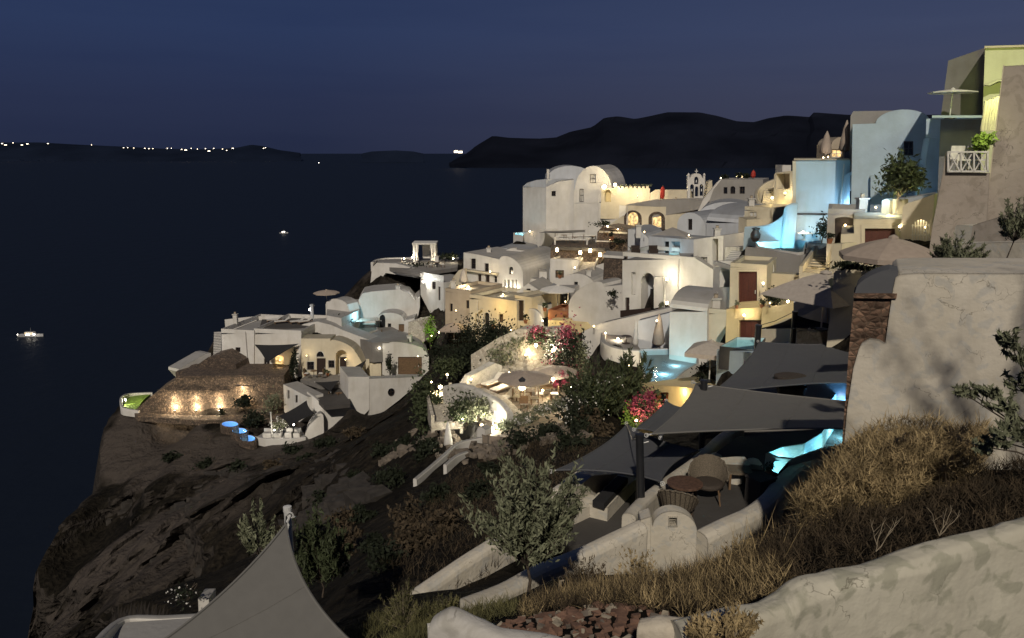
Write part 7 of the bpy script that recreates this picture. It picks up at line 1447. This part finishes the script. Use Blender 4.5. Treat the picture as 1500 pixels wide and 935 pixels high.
# steep faces
sx = N3('ShaderNodeSeparateXYZ'); L3(geo.outputs['True Normal'], sx.inputs[0]); rs = N3('ShaderNodeValToRGB'); q = rs.color_ramp.elements; q[0].position = .30; q[0].color = (1, 1, 1, 1); q[1].position = .52; q[1].color = (0, 0, 0, 1); L3(sx.outputs['Z'], rs.inputs[0])
m2 = N3('ShaderNodeMix'); m2.data_type = 'RGBA'; L3(rs.outputs[0], m2.inputs['Factor']); L3(mx.outputs[2], m2.inputs[6]); m2.inputs[7].default_value = (0.042, 0.036, 0.031, 1)
L3(m2.outputs[2], b3.inputs['Base Color']); b3.inputs['Roughness'].default_value = .95; b3.inputs['Specular IOR Level'].default_value = .1
vr = N3('ShaderNodeTexVoronoi'); vr.inputs['Scale'].default_value = .55; mpv = N3('ShaderNodeMapping'); mpv.inputs['Scale'].default_value = (1, 1, 2.6); L3(geo.outputs['Position'], mpv.inputs[0]); L3(mpv.outputs[0], vr.inputs['Vector'])
av = N3('ShaderNodeMath'); av.operation = 'ADD'; L3(vr.outputs['Distance'], av.inputs[0]); L3(n2.outputs['Fac'], av.inputs[1])
bp = N3('ShaderNodeBump'); bp.inputs['Strength'].default_value = .9; bp.inputs['Distance'].default_value = .45; L3(av.outputs[0], bp.inputs['Height']); L3(bp.outputs[0], b3.inputs['Normal'])
MAT['earth'] = m
struct('hillside', mb, 'earth', smooth=False)
# ================================================================== ground cover (needs the terrain function)
def ground_pts(poly, n, seed, Y0, Y1):
    """random points of the terrain that fall inside a region (x, y) given by picture corners at their distances"""
    P = np.array([[at(px, py, Y).x, Y] for px, py, Y in poly]); rg = np.random.default_rng(seed); out = []
    lo, hi = P.min(0), P.max(0)
    while len(out) < n:
        c = rg.uniform(lo, hi, size=(n, 2)); ins = np.zeros(n, bool); j = len(P)-1
        for i in range(len(P)):
            a_, b_ = P[i], P[j]; cond = ((a_[1] > c[:, 1]) != (b_[1] > c[:, 1])) & (c[:, 0] < (b_[0]-a_[0])*(c[:, 1]-a_[1])/(b_[1]-a_[1]+1e-9)+a_[0]); ins ^= cond; j = i
        out += c[ins].tolist()
    c = np.array(out[:n]); return c, terr(c[:, 0], c[:, 1])
def thicket(name, poly, n, L_, w_, mat, seed, mound, lean=.9, up=.8, bend=.5, clump=.35, dome=None):
    c, z = ground_pts(poly, n, seed, 0, 0)
    h = np.array([max(0.0, .5+.9*noise.noise(Vector((x*1.3, y*1.3, seed)))) for x, y in c])
    if dome:
        dq = np.zeros(len(c))
        for (px, py, Y, ra, rb_) in dome:
            dc = at(px, py, Y); dq = np.maximum(dq, np.sqrt(np.clip(1-((c[:, 0]-dc.x)/ra)**2-((c[:, 1]-dc.y)/rb_)**2, 0, 1)))
        h = dq*(.85+.3*(h-.5))
    keep_ = h > clump; c, z, h = c[keep_], z[keep_], h[keep_]; rg = np.random.default_rng(seed+1)
    P = np.c_[c, z+rg.uniform(0, 1, len(c))**.8*mound*h]; mb = MB(); strands(mb, P, L_, w_, lean, seed+2, up, bend); o = struct(name, mb, mat, 'stuff'); return o
R_ = [(1000, 905, 6.1), (1150, 850, 5.9), (1300, 810, 6.0), (1560, 740, 6.5)]
thick = [(1120, 850, 6.2), (1300, 800, 6.2), (1450, 760, 6.6), (1470, 690, 8.8), (1400, 660, 9.2), (1260, 680, 9.7), (1170, 740, 9.6), (1120, 790, 9.0)]
o = thicket('dry_scrub', [(1170, 760, 8.0), (1310, 740, 7.6), (1440, 690, 8.2), (1440, 680, 9.3), (1330, 680, 9.6), (1240, 690, 9.9), (1150, 760, 9.6)], 30000, .15, .010, 'straw', 200, .95, 1.6, .5, .9, .12, [(1355, 690, 9.0, 1.5, 1.1), (1265, 712, 9.0, .9, .9), (1190, 765, 8.4, .5, .6), (1300, 735, 8.2, 1.2, .7)])
thicket('dry_scrub', [(1110, 870, 6.0), (1300, 810, 6.3), (1560, 740, 6.8), (1560, 700, 9.0), (1440, 690, 8.4), (1310, 740, 7.8), (1160, 790, 8.8), (1110, 830, 8.0)], 11000, .16, .009, 'straw_dark', 210, .30, 1.3, .6, .7, .1)
thicket('dry_grass', [(1000, 905, 6.2), (1150, 860, 6.2), (1150, 800, 9.3), (1030, 832, 9.6), (900, 855, 9.4), (790, 880, 9.2), (760, 915, 7.2), (900, 915, 6.9)], 15000, .19, .008, 'straw', 220, .14, 1.1, .9, .6, .42)
thicket('dry_grass', [(1000, 905, 6.2), (1150, 860, 6.2), (1150, 800, 9.3), (1030, 832, 9.6), (900, 855, 9.4), (790, 880, 9.2), (760, 915, 7.2)], 6000, .24, .006, 'straw_dark', 225, .16, .8, 1, .4, .1)
thicket('dry_grass', [(520, 950, 7.5), (650, 930, 7.4), (760, 915, 7.6), (760, 890, 9.4), (680, 890, 11.4), (600, 885, 13), (500, 905, 12)], 9000, .17, .007, 'straw_green', 230, .14, .9, 1, .5, .4)
thicket('dry_grass', [(1000, 935, 4.9), (1100, 925, 4.4), (1130, 960, 4.2), (1020, 960, 4.3)], 2500, .13, .004, 'straw_dark', 240, .12, .9, 1, .4, .0)
thicket('dark_scrub', [(560, 880, 15), (700, 850, 15.5), (850, 760, 20), (900, 700, 27), (860, 650, 33), (760, 655, 37), (660, 700, 35), (560, 780, 24)], 12000, .30, .016, 'straw_dark', 250, .25, .9, .9, .4, .3)
# bare light stalks
c, z = ground_pts([(1060, 860, 7), (1150, 840, 7), (1150, 800, 9), (1060, 825, 9)], 60, 260, 0, 0); mb = MB(); strands(mb, np.c_[c, z], .62, .012, .35, 261, 1, .18); struct('dry_stalks', mb, 'straw', 'stuff')
# rubble
rg = random.Random(8); mbs = {'rock_red': MB(), 'rock_pale': MB(), 'rock': MB()}
def rock(mb, p_, s_, rg):
    import_ = [(-1, -1, -1), (1, -1, -1), (1, 1, -1), (-1, 1, -1), (-1, -1, 1), (1, -1, 1), (1, 1, 1), (-1, 1, 1)]
    a_ = rg.uniform(0, 3.1); sx, sy, sz_ = s_*rg.uniform(.6, 1.2), s_*rg.uniform(.6, 1.1), s_*rg.uniform(.35, .8); vs_ = []
    for x, y, z_ in import_:
        x, y, z_ = x*sx*rg.uniform(.5, 1.1), y*sy*rg.uniform(.5, 1.1), z_*sz_*rg.uniform(.6, 1.1); vs_.append((p_[0]+x*math.cos(a_)-y*math.sin(a_), p_[1]+x*math.sin(a_)+y*math.cos(a_), p_[2]+z_))
    mb.add(vs_, [(0, 3, 2), (0, 2, 1), (4, 5, 6), (4, 6, 7), (0, 1, 5), (0, 5, 4), (1, 2, 6), (1, 6, 5), (2, 3, 7), (2, 7, 6), (3, 0, 4), (3, 4, 7)])
c, z = ground_pts([(700, 945, 5.6), (850, 945, 5.2), (1010, 935, 5.2), (1010, 905, 6.2), (880, 900, 7.0), (730, 915, 7.0)], 520, 270, 0, 0)
for (x, y), zz in zip(c, z):
    k = rg.random(); rock(mbs['rock_red' if k < .72 else 'rock_pale' if k < .86 else 'rock'], (x, y, zz+.02), rg.choice((.02, .03, .04, .06)), rg)
for k, m_ in mbs.items(): struct('rubble', m_, k, 'stuff')
c, z = ground_pts([(560, 700, 46), (700, 690, 36), (850, 650, 33), (880, 600, 38), (800, 630, 40), (640, 640, 46), (560, 640, 55)], 260, 280, 0, 0); mb = MB()
for (x, y), zz in zip(c, z): rock(mb, (x, y, zz+.05), rg.choice((.1, .15, .2, .35)), rg)
struct('loose_rocks', mb, 'rock', 'stuff')
c, z = ground_pts([(160, 700, 74), (330, 700, 70), (500, 690, 58), (560, 760, 36), (420, 840, 42), (220, 900, 60), (110, 860, 66)], 700, 285, 0, 0); mb = MB()
for (x, y), zz in zip(c, z): rock(mb, (x, y, zz+.05), rg.choice((.12, .2, .3, .5, .8)), rg)
struct('cliff_rubble', mb, 'rock_dark', 'stuff')
# single shrubs dotted over the dark slope
SH = [(545, 780, 25), (600, 745, 27), (640, 720, 30), (530, 735, 33), (575, 700, 38), (655, 790, 21), (700, 745, 26), (620, 690, 41), (560, 830, 19), (610, 815, 20), (720, 700, 31), (800, 640, 36), (850, 625, 37), (880, 640, 34), (760, 665, 36), (835, 665, 31), (590, 655, 48), (500, 760, 33), (560, 665, 50), (520, 700, 46), (640, 660, 44), (865, 615, 38.5), (250, 660, 75), (300, 690, 72), (350, 700, 68), (400, 690, 65), (450, 700, 60), (470, 740, 45), (360, 760, 58), (420, 790, 47), (290, 780, 62), (330, 850, 52), (240, 730, 70), (520, 650, 62), (480, 665, 66), (430, 660, 70), (380, 820, 50), (510, 820, 27)]
for i, (x, y, Y) in enumerate(SH):
    X_ = at(x, y, Y).x; zz = float(terr(np.array([X_]), np.array([Y]))[0]); sz_ = .35+.3*((i*37) % 10)/10+.006*Y; c_ = Vector((X_, Y, zz+sz_*.6))
    root = thing('shrub', 'dark low shrub dotted on the unlit slope', 'shrub', (X_, Y, zz-.1), 'shrubs on the unlit slope'); mb = MB(); leafcloud(mb, c_, (sz_*1.2, sz_*1.2, sz_*.8), 500, .05+.0018*Y, 10, 2.2, 300+i); obj('foliage', mb, ('leaf_dark', 'straw_dark', 'leaf_dark', 'leaf_dark')[i % 4], root)
